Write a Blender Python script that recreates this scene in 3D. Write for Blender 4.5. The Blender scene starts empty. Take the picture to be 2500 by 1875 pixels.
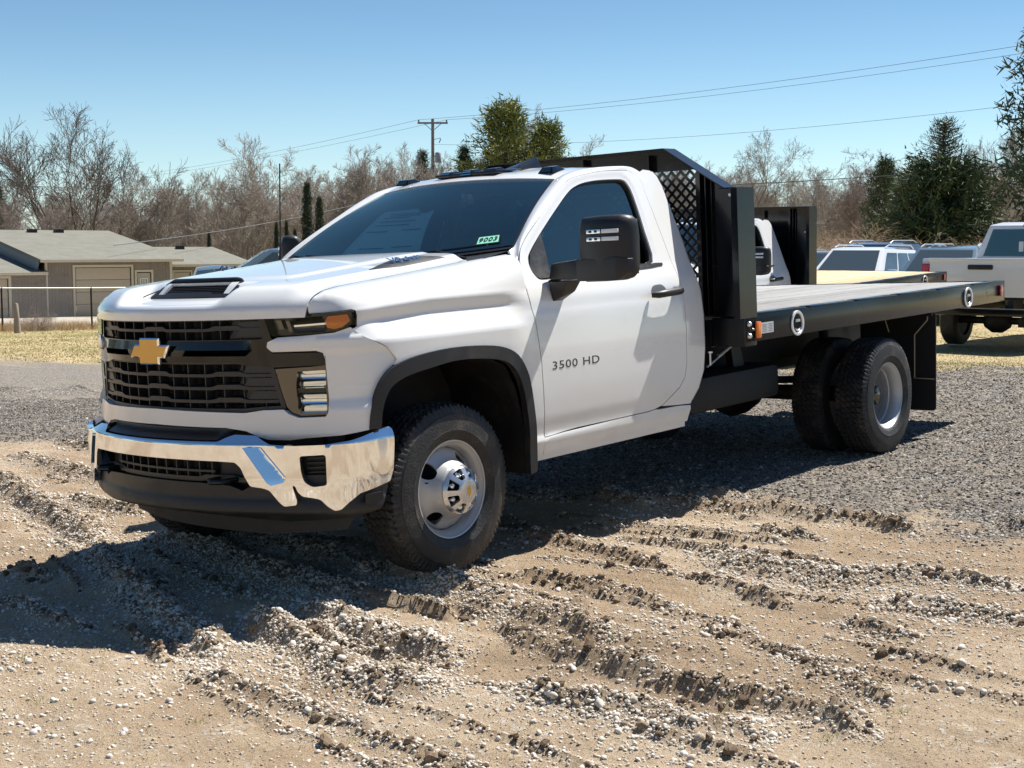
import bpy, bmesh, math, random
import numpy as np
from mathutils import Vector, Matrix, Euler
from mathutils.geometry import delaunay_2d_cdt
random.seed(7); RNG = np.random.default_rng(7)
SC = bpy.context.scene
COL = SC.collection

# ------------------------------------------------------------------ camera, sky, sun, exposure
CAM = np.array([4.66671, 5.29830, 1.59037]); YAW = -2.436878; PITCH = -0.098795; FPX = 3354.64
cam_data = bpy.data.cameras.new("camera"); cam = bpy.data.objects.new("camera", cam_data); COL.objects.link(cam)
SC.camera = cam
cam_data.sensor_width = 36.0; cam_data.lens = FPX / 2500 * 36; cam_data.clip_end = 3000; cam_data.clip_start = 0.05
fw = Vector((math.cos(PITCH) * math.cos(YAW), math.cos(PITCH) * math.sin(YAW), math.sin(PITCH)))
rt = fw.cross(Vector((0, 0, 1))).normalized(); up = rt.cross(fw)
cm = Matrix((rt, up, -fw)).transposed().to_4x4(); cm.translation = Vector(CAM); cam.matrix_world = cm

# the truck stands on slightly tilted ground: truck frame -> world
TR = Matrix(((0.99949, -0.0041, 0.03154), (0.00517, 0.99941, -0.03391), (-0.03138, 0.03405, 0.99893)))
sun_dir = (TR @ Vector((-0.66, 0.17, 1.0))).normalized()
elev = math.asin(sun_dir.z); azim = math.atan2(sun_dir.y, sun_dir.x)
W = bpy.data.worlds.new("World"); SC.world = W; W.use_nodes = True
wn = W.node_tree; wn.nodes.clear()
sky = wn.nodes.new("ShaderNodeTexSky"); sky.sky_type = 'NISHITA'; sky.sun_disc = False
sky.sun_elevation = elev; sky.sun_rotation = math.pi / 2 - azim
sky.air_density = 1.0; sky.dust_density = 0.0; sky.ozone_density = 1.8; sky.altitude = 0
bg = wn.nodes.new("ShaderNodeBackground"); bg.inputs[1].default_value = 0.09
wo = wn.nodes.new("ShaderNodeOutputWorld")
hs = wn.nodes.new('ShaderNodeHueSaturation'); hs.inputs['Saturation'].default_value = 1.12; wn.links.new(sky.outputs[0], hs.inputs['Color']); tn = wn.nodes.new('ShaderNodeVectorMath'); tn.operation = 'MULTIPLY'; tn.inputs[1].default_value = (.79, .955, 1.06); wn.links.new(hs.outputs[0], tn.inputs[0]); tc_ = wn.nodes.new('ShaderNodeTexCoord'); sz_ = wn.nodes.new('ShaderNodeSeparateXYZ'); wn.links.new(tc_.outputs['Generated'], sz_.inputs[0]); mr_ = wn.nodes.new('ShaderNodeMapRange'); mr_.interpolation_type = 'SMOOTHSTEP'; mr_.inputs[1].default_value = -.02; mr_.inputs[2].default_value = .24; mr_.inputs[3].default_value = .86; mr_.inputs[4].default_value = .62; wn.links.new(sz_.outputs[2], mr_.inputs[0]); sr_ = wn.nodes.new('ShaderNodeMapRange'); sr_.interpolation_type = 'SMOOTHSTEP'; sr_.inputs[1].default_value = 0; sr_.inputs[2].default_value = .16; sr_.inputs[3].default_value = .78; sr_.inputs[4].default_value = 1.06; wn.links.new(sz_.outputs[2], sr_.inputs[0]); wn.links.new(sr_.outputs[0], hs.inputs['Saturation']); m2_ = wn.nodes.new('ShaderNodeVectorMath'); m2_.operation = 'SCALE'; wn.links.new(tn.outputs[0], m2_.inputs[0]); wn.links.new(mr_.outputs[0], m2_.inputs[3]); wn.links.new(m2_.outputs[0], bg.inputs[0]); wn.links.new(bg.outputs[0], wo.inputs[0])
sd = bpy.data.lights.new("sun", 'SUN'); sd.energy = 4.9; sd.angle = math.radians(0.5); sd.color = (1.0, 0.955, 0.885)
so = bpy.data.objects.new("sun", sd); COL.objects.link(so); so.rotation_euler = sun_dir.to_track_quat('Z', 'Y').to_euler()
SC.view_settings.view_transform = 'Standard'; SC.view_settings.look = 'None'
SC.view_settings.exposure = 0.80; SC.view_settings.gamma = 1.0; SC.view_settings.use_curve_mapping = False
SC.cycles.max_bounces = 10; SC.cycles.transparent_max_bounces = 16

# ------------------------------------------------------------------ helpers
def at(u, d):
    """place seen in direction u (radians to the right of the view axis, as tan) at depth d along the ground"""
    f = np.array([math.cos(YAW), math.sin(YAW)]); r = np.array([math.sin(YAW), -math.cos(YAW)])
    p = CAM[:2] + d * (f + u * r)
    return float(p[0]), float(p[1])
def px(x): return (x * 1.1302 - 1250) / FPX            # column of the 2212-wide picture -> tan

def tag(o, label=None, cat=None, group=None, kind=None):
    if label: o['label'] = label
    if cat: o['category'] = cat
    if group: o['group'] = group
    if kind: o['kind'] = kind
    return o
def empty(name, loc=(0, 0, 0), rz=0.0, parent=None):
    o = bpy.data.objects.new(name, None); COL.objects.link(o); o.location = loc; o.rotation_euler = (0, 0, rz)
    o.empty_display_size = 0.2
    if parent: o.parent = parent
    return o
def mesh_obj(name, me, mat=None, parent=None):
    o = bpy.data.objects.new(name, me); COL.objects.link(o)
    if mat is not None:
        for m in (mat if isinstance(mat, (list, tuple)) else [mat]): me.materials.append(m)
    if parent: o.parent = parent
    return o
def np_mesh(name, V, F, smooth=False):
    """V (n,3), F (m,k) arrays -> mesh, fast"""
    me = bpy.data.meshes.new(name); V = np.asarray(V, np.float32); F = np.asarray(F, np.int32)
    me.vertices.add(len(V)); me.vertices.foreach_set("co", V.ravel())
    k = F.shape[1]; me.loops.add(F.size); me.loops.foreach_set("vertex_index", F.ravel())
    me.polygons.add(len(F)); me.polygons.foreach_set("loop_start", np.arange(0, F.size, k, dtype=np.int32))
    me.polygons.foreach_set("loop_total", np.full(len(F), k, np.int32))
    if smooth: me.polygons.foreach_set("use_smooth", np.ones(len(F), bool))
    me.update(calc_edges=True); return me
class MB:
    """collects simple shapes into one mesh"""
    def __init__(s): s.v = []; s.f = []; s.m = []
    def add(s, v, f, mi=0):
        n = len(s.v); s.v += [tuple(p) for p in v]; s.f += [tuple(i + n for i in q) for q in f]; s.m += [mi] * len(f); return s
    def box(s, x0, x1, y0, y1, z0, z1, mi=0, M=None):
        v = [(x, y, z) for z in (z0, z1) for y in (y0, y1) for x in (x0, x1)]
        if M is not None: v = [tuple(M @ Vector(p)) for p in v]
        return s.add(v, [(0, 2, 3, 1), (4, 5, 7, 6), (0, 1, 5, 4), (2, 6, 7, 3), (0, 4, 6, 2), (1, 3, 7, 5)], mi)
    def cbox(s, x0, x1, y0, y1, z0, z1, c=.01, mi=0, M=None):
        """box with chamfered edges"""
        bm = bmesh.new(); bmesh.ops.create_cube(bm, size=1)
        for v in bm.verts: v.co = Vector((x0 + (v.co.x + .5) * (x1 - x0), y0 + (v.co.y + .5) * (y1 - y0), z0 + (v.co.z + .5) * (z1 - z0)))
        bmesh.ops.bevel(bm, geom=bm.edges[:], offset=c, segments=2, profile=.6, affect='EDGES')
        if M is not None: bm.transform(M)
        bm.verts.index_update()
        s.add([tuple(v.co) for v in bm.verts], [tuple(v.index for v in f.verts) for f in bm.faces], mi); bm.free(); return s
    def tube(s, pts, r, n=8, mi=0, cap=True):
        pts = [Vector(p) for p in pts]; rs = r if isinstance(r, (list, tuple)) else [r] * len(pts)
        b = len(s.v); prev = None
        for i, p in enumerate(pts):
            t = (pts[min(i + 1, len(pts) - 1)] - pts[max(i - 1, 0)]).normalized()
            a = prev - t * prev.dot(t) if prev is not None else t.cross(Vector((0, 0, 1)) if abs(t.z) < .9 else Vector((1, 0, 0)))
            a.normalize(); prev = a; c = t.cross(a)
            for k in range(n):
                th = 2 * math.pi * k / n; s.v.append(tuple(p + (a * math.cos(th) + c * math.sin(th)) * rs[i]))
        for i in range(len(pts) - 1):
            for k in range(n):
                s.f.append((b + i * n + k, b + i * n + (k + 1) % n, b + (i + 1) * n + (k + 1) % n, b + (i + 1) * n + k)); s.m.append(mi)
        if cap:
            s.f.append(tuple(b + k for k in range(n))[::-1]); s.m.append(mi)
            e = b + (len(pts) - 1) * n; s.f.append(tuple(e + k for k in range(n))); s.m.append(mi)
        return s
    def prism(s, poly, a0, a1, axis=1, mi=0):
        """extrude a 2-D polygon along an axis (0:x -> poly is y,z; 1:y -> poly is x,z; 2:z -> poly is x,y)"""
        def P(u, v, w): return {0: (w, u, v), 1: (u, w, v), 2: (u, v, w)}[axis]
        n = len(poly); v = [P(u, w, a0) for u, w in poly] + [P(u, w, a1) for u, w in poly]
        f = [tuple(range(n)), tuple(range(2 * n - 1, n - 1, -1))] + [(i, i + n, (i + 1) % n + n, (i + 1) % n) for i in range(n)]
        return s.add(v, f, mi)
    def lathe(s, prof, n=48, axis='y', c=(0, 0, 0), mi=0):
        """prof [(r, h)] turned round the axis through c"""
        b = len(s.v)
        for r, h in prof:
            for k in range(n):
                t = 2 * math.pi * k / n; u, w = r * math.cos(t), r * math.sin(t)
                s.v.append({'y': (c[0] + u, c[1] + h, c[2] + w), 'z': (c[0] + u, c[1] + w, c[2] + h), 'x': (c[0] + h, c[1] + u, c[2] + w)}[axis])
        for i in range(len(prof) - 1):
            for k in range(n):
                s.f.append((b + i * n + k, b + i * n + (k + 1) % n, b + (i + 1) * n + (k + 1) % n, b + (i + 1) * n + k)); s.m.append(mi)
        return s
    def obj(s, name, mats, parent=None, smooth=None, bevel=0):
        me = bpy.data.meshes.new(name); me.from_pydata(s.v, [], s.f)
        me.polygons.foreach_set("material_index", s.m)
        bm = bmesh.new(); bm.from_mesh(me); bmesh.ops.recalc_face_normals(bm, faces=bm.faces); 
        if bevel: bmesh.ops.bevel(bm, geom=[e for e in bm.edges if e.is_manifold and e.calc_face_angle(0) > .5], offset=bevel, segments=2, profile=.6, affect='EDGES', clamp_overlap=True)
        bm.to_mesh(me); bm.free()
        o = mesh_obj(name, me, mats, parent)
        if smooth is not None or bevel:
            me.polygons.foreach_set("use_smooth", np.ones(len(me.polygons), bool)); me.set_sharp_from_angle(angle=math.radians(smooth or 35))
        return o
def copy_tree(o, parent=None, mirror=False):
    c = o.copy(); COL.objects.link(c)
    if parent is not None: c.parent = parent
    for ch in list(o.children): copy_tree(ch, c)
    return c

def in_poly(P, poly):
    x, y = P[:, 0], P[:, 1]; r = np.zeros(len(P), bool); n = len(poly)
    for i in range(n):
        x0, y0 = poly[i]; x1, y1 = poly[(i + 1) % n]
        c = ((y0 > y) != (y1 > y)); r ^= c & (x < (x1 - x0) * (y - y0) / ((y1 - y0) if y1 != y0 else 1e-12) + x0)
    return r
def dist_poly(P, poly):
    d = np.full(len(P), 1e9)
    for i in range(len(poly)):
        a = np.array(poly[i]); b = np.array(poly[(i + 1) % len(poly)]); ab = b - a; L = max(ab @ ab, 1e-12)
        t = np.clip(((P - a) @ ab) / L, 0, 1); q = a + t[:, None] * ab
        d = np.minimum(d, np.hypot(*(P - q).T))
    return d
def fillet(poly, r, n=5):
    """round the corners of a polygon; r a number or one per corner"""
    out = []; N = len(poly)
    for i in range(N):
        rr = r[i] if isinstance(r, (list, tuple)) else r
        p0, p, p1 = (np.array(poly[j % N], float) for j in (i - 1, i, i + 1))
        a = p0 - p; b = p1 - p; la, lb = np.hypot(*a), np.hypot(*b)
        k = min(rr, la * .48, lb * .48)
        if k < 1e-4: out.append(tuple(p)); continue
        A = p + a / la * k; B = p + b / lb * k
        for j in range(n + 1):
            t = j / n; out.append(tuple((1 - t) ** 2 * A + 2 * t * (1 - t) * p + t * t * B))
    return out
def spline(pts, n=6, closed=False):
    P = [np.array(p, float) for p in pts]; N = len(P); out = []
    for i in range(N if closed else N - 1):
        p0 = P[(i - 1) % N] if closed or i > 0 else 2 * P[0] - P[1]; p1 = P[i]; p2 = P[(i + 1) % N]
        p3 = P[(i + 2) % N] if closed or i + 2 < N else 2 * P[-1] - P[-2]
        for j in range(n):
            t = j / n; out.append(tuple(.5 * ((2 * p1) + (p2 - p0) * t + (2 * p0 - 5 * p1 + 4 * p2 - p3) * t * t + (3 * p1 - p0 - 3 * p2 + p3) * t ** 3)))
    if not closed: out.append(tuple(P[-1]))
    return out
def resample(poly, du):
    out = []
    for i in range(len(poly)):
        a = np.array(poly[i], float); b = np.array(poly[(i + 1) % len(poly)], float); L = np.hypot(*(b - a))
        if L < 1e-5: continue
        for j in range(max(1, int(math.ceil(L / du)))): out.append(tuple(a + (b - a) * j / max(1, int(math.ceil(L / du)))))
    return out
def patch(name, outline, f, mat, parent, du=.03, holes=(), out=(0, 0, 0), th=.015, mirror=False, lift=0.0, e=1e-4):
    """a panel cut from the surface f(u, v) by an outline with holes; edges turn inwards by th, normals come from f"""
    loops = [resample(outline, du)] + [resample(h, du) for h in holes]
    pts = []; edges = []
    for lp in loops:
        b = len(pts); pts += lp; edges += [(b + i, b + (i + 1) % len(lp)) for i in range(len(lp))]
    A = np.array(loops[0]); lo, hi = A.min(0), A.max(0)
    gu = np.arange(lo[0] + du * .5, hi[0], du); gv = np.arange(lo[1] + du * .5, hi[1], du)
    G = np.array([(u, v) for u in gu for v in gv]) if len(gu) and len(gv) else np.zeros((0, 2))
    if len(G):
        k = in_poly(G, loops[0]) & (dist_poly(G, loops[0]) > du * .45)
        for h in loops[1:]: k &= ~in_poly(G, h) & (dist_poly(G, h) > du * .45)
        G = G[k]; pts += [tuple(g) for g in G]
    r = delaunay_2d_cdt([Vector(p) for p in pts], edges, [], 0, 1e-7)
    P2 = np.array([tuple(v) for v in r[0]]); T = np.array([tuple(t) for t in r[2] if len(t) == 3])
    c = P2[T].mean(1); k = in_poly(c, loops[0])
    for h in loops[1:]: k &= ~in_poly(c, h)
    T = T[k]
    def nrm(u, v):
        n = np.cross(f(u + e, v) - f(u - e, v), f(u, v + e) - f(u, v - e)); return n / np.maximum(np.linalg.norm(n, axis=1, keepdims=True), 1e-12)
    V = f(P2[:, 0], P2[:, 1]); N = nrm(P2[:, 0], P2[:, 1])
    ref = np.array(out, float) if any(out) else V.mean(0) - np.array([-1.0, 0, .9])
    if (N.mean(0) @ ref) < 0: N = -N
    a2 = P2[T[:, 1]] - P2[T[:, 0]]; b2 = P2[T[:, 2]] - P2[T[:, 0]]; fl = a2[:, 0] * b2[:, 1] - a2[:, 1] * b2[:, 0] < 0; T[fl] = T[fl][:, ::-1]
    Tn = np.cross(V[T[:, 1]] - V[T[:, 0]], V[T[:, 2]] - V[T[:, 0]])
    if (Tn * N[T[:, 0]]).sum() < 0: T = T[:, ::-1].copy()
    V = V + N * lift
    # rim from boundary edges
    E = {}
    for t in T:
        for i in range(3):
            a, b = int(t[i]), int(t[(i + 1) % 3]); E[(a, b)] = 1
    bd = [(a, b) for (a, b) in E if (b, a) not in E]
    used = sorted({a for e2 in bd for a in e2}); idx = {a: i for i, a in enumerate(used)}; n0 = len(V)
    if th:
        top = V[used]; 
        VV = np.concatenate([V, top, top - N[used] * th]); F4 = [(n0 + idx[b], n0 + idx[a], n0 + len(used) + idx[a], n0 + len(used) + idx[b]) for a, b in bd]
    else: VV = V; F4 = []
    def build(sgn, nm):
        X = VV.copy(); X[:, 1] *= sgn
        me = bpy.data.meshes.new(nm)
        tr = [tuple(t if sgn > 0 else t[::-1]) for t in T.tolist()]; q = [tuple(t if sgn > 0 else t[::-1]) for t in F4]
        me.from_pydata([tuple(p) for p in X], [], tr + q)
        me.polygons.foreach_set("use_smooth", np.ones(len(me.polygons), bool))
        Nn = N.copy(); Nn[:, 1] *= sgn
        cn = np.zeros((len(me.loops), 3), np.float32); li = np.zeros(len(me.loops), np.int32); me.loops.foreach_get("vertex_index", li)
        m = li < n0; cn[m] = Nn[li[m]]
        rimn = {}
        for (a, b), qd in zip(bd, F4):
            ed = VV[b] - VV[a]; w = np.cross(ed, N[a]); w /= max(np.linalg.norm(w), 1e-9)
            for vi in qd: rimn[vi] = rimn.get(vi, 0) + w
        if rimn:
            R = np.zeros((len(VV), 3)); 
            for k2, w in rimn.items(): R[k2] = w / max(np.linalg.norm(w), 1e-9)
            R[:, 1] *= sgn; cn[~m] = R[li[~m]]
        me.normals_split_custom_set([tuple(x) for x in cn])
        o = mesh_obj(nm, me, mat, parent)
        return o
    o = build(1, name)
    if mirror: return o, build(-1, name)
    return o

# ------------------------------------------------------------------ materials
def new_mat(name):
    m = bpy.data.materials.new(name); m.use_nodes = True; nt = m.node_tree
    return m, nt, nt.nodes["Principled BSDF"]
def mat(name, col, rough=.5, metal=0, coat=0, spec=None, bump=0, bscale=60, var=0, vscale=3, dirt=None, dscale=8, dth=(.5, .75), ior=None, crough=.03):
    m, nt, b = new_mat(name); b.inputs['Roughness'].default_value = rough; b.inputs['Metallic'].default_value = metal
    b.inputs['Base Color'].default_value = (*col, 1); b.inputs['Coat Weight'].default_value = coat; b.inputs['Coat Roughness'].default_value = crough
    if spec is not None: b.inputs['Specular IOR Level'].default_value = spec
    tc = nt.nodes.new("ShaderNodeTexCoord"); L = nt.links
    if var or dirt:
        n = nt.nodes.new("ShaderNodeTexNoise"); n.inputs['Scale'].default_value = vscale; n.inputs['Detail'].default_value = 6; n.inputs['Roughness'].default_value = .65
        L.new(tc.outputs['Object'], n.inputs['Vector'])
        mx = nt.nodes.new("ShaderNodeMix"); mx.data_type = 'RGBA'; mx.inputs[6].default_value = (*[c * (1 - var) for c in col], 1); mx.inputs[7].default_value = (*[min(1, c * (1 + var)) for c in col], 1)
        L.new(n.outputs['Fac'], mx.inputs[0]); src = mx.outputs[2]
        if dirt:
            n2 = nt.nodes.new("ShaderNodeTexNoise"); n2.inputs['Scale'].default_value = dscale; n2.inputs['Detail'].default_value = 8; n2.inputs['Roughness'].default_value = .7
            L.new(tc.outputs['Object'], n2.inputs['Vector'])
            rp = nt.nodes.new("ShaderNodeMapRange"); rp.inputs[1].default_value = dth[0]; rp.inputs[2].default_value = dth[1]; L.new(n2.outputs['Fac'], rp.inputs[0])
            m2 = nt.nodes.new("ShaderNodeMix"); m2.data_type = 'RGBA'; L.new(rp.outputs[0], m2.inputs[0]); L.new(src, m2.inputs[6]); m2.inputs[7].default_value = (*dirt, 1); src = m2.outputs[2]
            r2 = nt.nodes.new("ShaderNodeMix"); r2.data_type = 'FLOAT'; L.new(rp.outputs[0], r2.inputs[0]); r2.inputs[2].default_value = rough; r2.inputs[3].default_value = .9; L.new(r2.outputs[0], b.inputs['Roughness'])
        L.new(src, b.inputs['Base Color'])
    if bump:
        n = nt.nodes.new("ShaderNodeTexNoise"); n.inputs['Scale'].default_value = bscale; n.inputs['Detail'].default_value = 4
        L.new(tc.outputs['Object'], n.inputs['Vector']); bp = nt.nodes.new("ShaderNodeBump"); bp.inputs['Strength'].default_value = bump; bp.inputs['Distance'].default_value = .02
        L.new(n.outputs['Fac'], bp.inputs['Height']); L.new(bp.outputs[0], b.inputs['Normal'])
    return m
def glass(name, tint, alpha_mix=.75, rough=.0, ior=1.6):
    """thin tinted pane: see-through part plus a mirror-like reflection that grows at grazing angles"""
    m, nt, b = new_mat(name); nt.nodes.remove(b); L = nt.links
    o = nt.nodes["Material Output"]; t = nt.nodes.new("ShaderNodeBsdfTransparent"); t.inputs[0].default_value = (*tint, 1)
    g = nt.nodes.new("ShaderNodeBsdfGlossy"); g.inputs['Roughness'].default_value = rough; g.inputs[0].default_value = (.84, .99, .86, 1)
    fr = nt.nodes.new("ShaderNodeFresnel"); fr.inputs[0].default_value = ior
    mx = nt.nodes.new("ShaderNodeMixShader"); ad = nt.nodes.new("ShaderNodeMath"); ad.operation = 'MULTIPLY_ADD'; ad.inputs[1].default_value = 1.0; ad.inputs[2].default_value = 1 - alpha_mix
    L.new(fr.outputs[0], ad.inputs[0]); L.new(ad.outputs[0], mx.inputs[0]); L.new(t.outputs[0], mx.inputs[1]); L.new(g.outputs[0], mx.inputs[2]); L.new(mx.outputs[0], o.inputs[0])
    return m
def car_paint(name, col, dust=(.42, .36, .29), z0=.45, z1=1.0, amt=.52, coat=1):
    """gloss paint with road film that gets thicker towards the sill"""
    m, nt, b = new_mat(name); L = nt.links; b.inputs['Coat Weight'].default_value = coat; b.inputs['Coat Roughness'].default_value = .02
    tc = nt.nodes.new("ShaderNodeTexCoord"); sx = nt.nodes.new("ShaderNodeSeparateXYZ"); L.new(tc.outputs['Object'], sx.inputs[0])
    n = nt.nodes.new("ShaderNodeTexNoise"); n.inputs['Scale'].default_value = 5; n.inputs['Detail'].default_value = 7; n.inputs['Roughness'].default_value = .6; L.new(tc.outputs['Object'], n.inputs['Vector'])
    mr = nt.nodes.new("ShaderNodeMapRange"); mr.inputs[1].default_value = z1; mr.inputs[2].default_value = z0; mr.inputs[3].default_value = .06; mr.inputs[4].default_value = 1; L.new(sx.outputs[2], mr.inputs[0])
    mu = nt.nodes.new("ShaderNodeMath"); mu.operation = 'MULTIPLY'; L.new(mr.outputs[0], mu.inputs[0]); L.new(n.outputs['Fac'], mu.inputs[1])
    m3 = nt.nodes.new("ShaderNodeMath"); m3.operation = 'MULTIPLY'; m3.inputs[1].default_value = amt; L.new(mu.outputs[0], m3.inputs[0])
    mx = nt.nodes.new("ShaderNodeMix"); mx.data_type = 'RGBA'; mx.inputs[6].default_value = (*col, 1); mx.inputs[7].default_value = (*dust, 1); L.new(m3.outputs[0], mx.inputs[0]); L.new(mx.outputs[2], b.inputs['Base Color'])
    rr = nt.nodes.new("ShaderNodeMapRange"); rr.inputs[3].default_value = .25; rr.inputs[4].default_value = .6; L.new(m3.outputs[0], rr.inputs[0]); rr.inputs[2].default_value = .4; L.new(rr.outputs[0], b.inputs['Roughness'])
    cr = nt.nodes.new("ShaderNodeMapRange"); cr.inputs[2].default_value = .4; cr.inputs[3].default_value = coat; cr.inputs[4].default_value = .15; L.new(m3.outputs[0], cr.inputs[0]); L.new(cr.outputs[0], b.inputs['Coat Weight'])
    return m
M = {}
M['white'] = car_paint('white_paint', (.775, .785, .775))
M['black_gloss'] = mat('gloss_black_paint', (.005, .006, .007), .10, coat=.45, spec=.25, var=.2, dirt=(.03, .028, .025), dscale=5, dth=(.62, .95))
M['black_steel'] = mat('black_powder_coat', (.005, .006, .008), .2, spec=.3, coat=.18, bump=.03, bscale=14, dirt=(.05, .05, .045), dscale=6, dth=(.60, 1.0), crough=.08)
M['plastic'] = mat('black_textured_plastic', (.012, .012, .013), .46, bump=.05, bscale=400)
M['plastic_grey'] = mat('faded_black_plastic', (.013, .013, .015), .45, bump=.06, bscale=300, dirt=(.06, .055, .045), dscale=7, dth=(.5, .9))
M['under'] = mat('undercarriage_black', (.007, .007, .008), .6, bump=.15, bscale=30, dirt=(.04, .034, .027), dscale=9, dth=(.5, .85))
M['chrome'] = mat('chrome', (.86, .88, .90), .045, metal=1)
M['chrome_dark'] = mat('smoked_chrome', (.12, .115, .105), .10, metal=1)
M['steel'] = mat('bright_steel', (.62, .63, .64), .3, metal=1)
M['wheel_paint'] = mat('silver_wheel_paint', (.46, .465, .47), .45, metal=.45, coat=.15, dirt=(.24, .20, .15), dscale=10, dth=(.60, 1.0))
M['rubber'] = mat('tyre_rubber', (.014, .014, .015), .58, bump=.2, bscale=90, dirt=(.12, .10, .075), dscale=7, dth=(.50, .85))
M['rubber_flap'] = mat('mudflap_rubber', (.010, .010, .011), .65)
M['gold'] = mat('gold_emblem', (.72, .40, .07), .32, metal=.35, coat=.3)
M['amber'] = mat('amber_lens', (.95, .27, .015), .2, coat=.3)
M['orange'] = mat('orange_marker', (.85, .20, .015), .25, coat=.6)
M['red'] = mat('red_lens', (.45, .012, .012), .15, coat=1)
M['glass'] = glass('windshield_glass', (.80, .93, .91), .88, ior=1.6)
M['glass_side'] = glass('door_glass', (.62, .78, .78), .88)
M['glass_dark'] = glass('dark_glass', (.06, .10, .12), .88)
M['lens'] = glass('clear_lens', (.94, .96, .97), 1.0, ior=1.28)
M['interior'] = mat('dark_interior', (.075, .078, .082), .7)
M['seat'] = mat('seat_cloth', (.14, .145, .15), .85)
M['headliner'] = mat('pale_headliner', (.32, .31, .30), .9)
M['paper'] = mat('paper_sheet', (.85, .87, .80), .7)
M['print'] = mat('printed_ink', (.10, .12, .12), .7)
M['sticker'] = mat('green_sticker', (.30, .78, .55), .5)
M['ink'] = mat('black_ink', (.01, .01, .012), .6)
M['label'] = mat('silver_label', (.55, .57, .58), .4)
M['satin'] = mat('satin_silver', (.62, .63, .64), .22, metal=.8)
M['strap'] = mat('beige_strap', (.45, .37, .25), .5)
M['cup_grey'] = mat('handle_recess_grey', (.14, .145, .155), .4)
M['dash'] = mat('dashboard_vinyl', (.20, .215, .21), .6)
M['grille'] = mat('grille_plastic', (.026, .026, .028), .42)
# ------------------------------------------------------------------ truck: shared surfaces (truck frame: x forward, y to its left, z up)
def _plan():
    side = [(-2.2, 1.03), (-1.5, 1.03), (-.8, 1.03), (0, 1.03), (.12, 1.029), (.22, 1.025), (.32, 1.018), (.40, 1.007), (.47, .990), (.53, .966)]
    fr = [(.90 - .37 * y * y, y) for y in np.arange(.93, -.001, -.03)]
    P = np.array(spline(side + fr + [(.90, 0.0)], 5)); 
    P = P[np.r_[True, np.hypot(*np.diff(P, axis=0).T) > 1e-5]]
    for _ in range(25): P[1:-1] = (P[:-2] + 2 * P[1:-1] + P[2:]) / 4
    s = np.r_[0, np.cumsum(np.hypot(*np.diff(P, axis=0).T))]
    return P, s + P[0, 0]
PL, PS = _plan(); QC = PS[-1]                  # arc coordinate q: equals x along the door, QC at the nose centre
_t = np.gradient(PL, axis=0); _t /= np.linalg.norm(_t, axis=1, keepdims=True); PN = np.stack([-_t[:, 1], _t[:, 0]], 1)
PN[PN[:, 1] < -.01] *= -1
if PN[5, 1] < 0: PN = -PN
PN = np.where((PN @ np.array([.3, 1.0]))[:, None] < 0, -PN, PN)
PN[-3:] = (1, 0); PN /= np.linalg.norm(PN, axis=1, keepdims=True)
def QY(y): return float(np.interp(abs(y), PL[::-1, 1][PL[::-1, 1] < 2], PS[::-1])) if abs(y) < 1.0 else .4
def QX(x): return float(np.interp(x, PL[:, 0], PS))
def Y(y, z):      # front point given by y; q runs on past the centre line for the passenger side
    q = QY(y); return (q, z) if y >= 0 else (2 * QC - q, z)
def X(x, z): return (QX(x), z)
def plan(q):
    """position and outward normal on the plan curve, both sides"""
    q = np.asarray(q, float); m = q > QC; qq = np.where(m, 2 * QC - q, q)
    x = np.interp(qq, PS, PL[:, 0]); y = np.interp(qq, PS, PL[:, 1]); nx = np.interp(qq, PS, PN[:, 0]); ny = np.interp(qq, PS, PN[:, 1])
    s = np.where(m, -1, 1); return x, y * s, nx, ny * s
def sm(t): t = np.clip(t, 0, 1); return t * t * (3 - 2 * t)
def prof(v, tab):
    tab = np.array(tab); xs, ys = tab[:, 0], tab[:, 1]; v = np.clip(v, xs[0], xs[-1])
    h = np.diff(xs); d = np.diff(ys) / h; m = np.zeros(len(xs)); m[1:-1] = np.where(d[:-1] * d[1:] > 0, 2 * d[:-1] * d[1:] / (d[:-1] + d[1:] + 1e-12), 0); m[0], m[-1] = d[0], d[-1]
    i = np.clip(np.searchsorted(xs, v, side='right') - 1, 0, len(h) - 1); t = (v - xs[i]) / h[i]
    return (2 * t ** 3 - 3 * t * t + 1) * ys[i] + (t ** 3 - 2 * t * t + t) * h[i] * m[i] + (-2 * t ** 3 + 3 * t * t) * ys[i + 1] + (t ** 3 - t * t) * h[i] * m[i + 1]
def flat_map(off=0.0, tilt=None):
    """front-clip surface (q, z) standing `off` outside the plan curve; tilt(z, q) adds to it"""
    def f(q, z):
        x, y, nx, ny = plan(q); o = off + (tilt(z, q) if tilt else 0.0)
        return np.stack([x + nx * o, y + ny * o, z + 0 * x], 1)
    return f
DOORP = [(.40, -.03), (.50, -.028), (.575, -.012), (.60, -.020), (.70, -.008), (.85, 0), (1.0, .002), (1.12, -.001), (1.20, -.006), (1.235, -.012), (1.28, -.018), (1.33, -.034), (1.38, -.058), (1.42, -.078)]
def door_off(z):
    return np.where(z < 1.42, prof(z, DOORP), -.078 - (z - 1.42) * .405)
def side_map(lift=0.0):
    def f(x, z):
        return np.stack([x, 1.03 + door_off(z) + lift + 0 * x, z + 0 * x], 1)
    return f
ZS_W = [-.5, .0, .008, .04, .10, .195, .345, .545, .845, 1.245, 1.445, 1.8]; ZS_Z = [1.325, 1.325, 1.338, 1.37, 1.395, 1.410, 1.424, 1.442, 1.470, 1.508, 1.525, 1.54]
def zseam(x): return np.interp(.663 - x, ZS_W, ZS_Z)
FEN = [(.40, -.030), (.55, -.018), (.75, -.006), (.90, .001), (1.0, .005), (1.08, .008), (1.165, .009), (1.178, .002), (1.262, -.046), (1.272, -.048), (1.33, -.034), (1.335, -.035), (1.34, -.038)]
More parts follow.
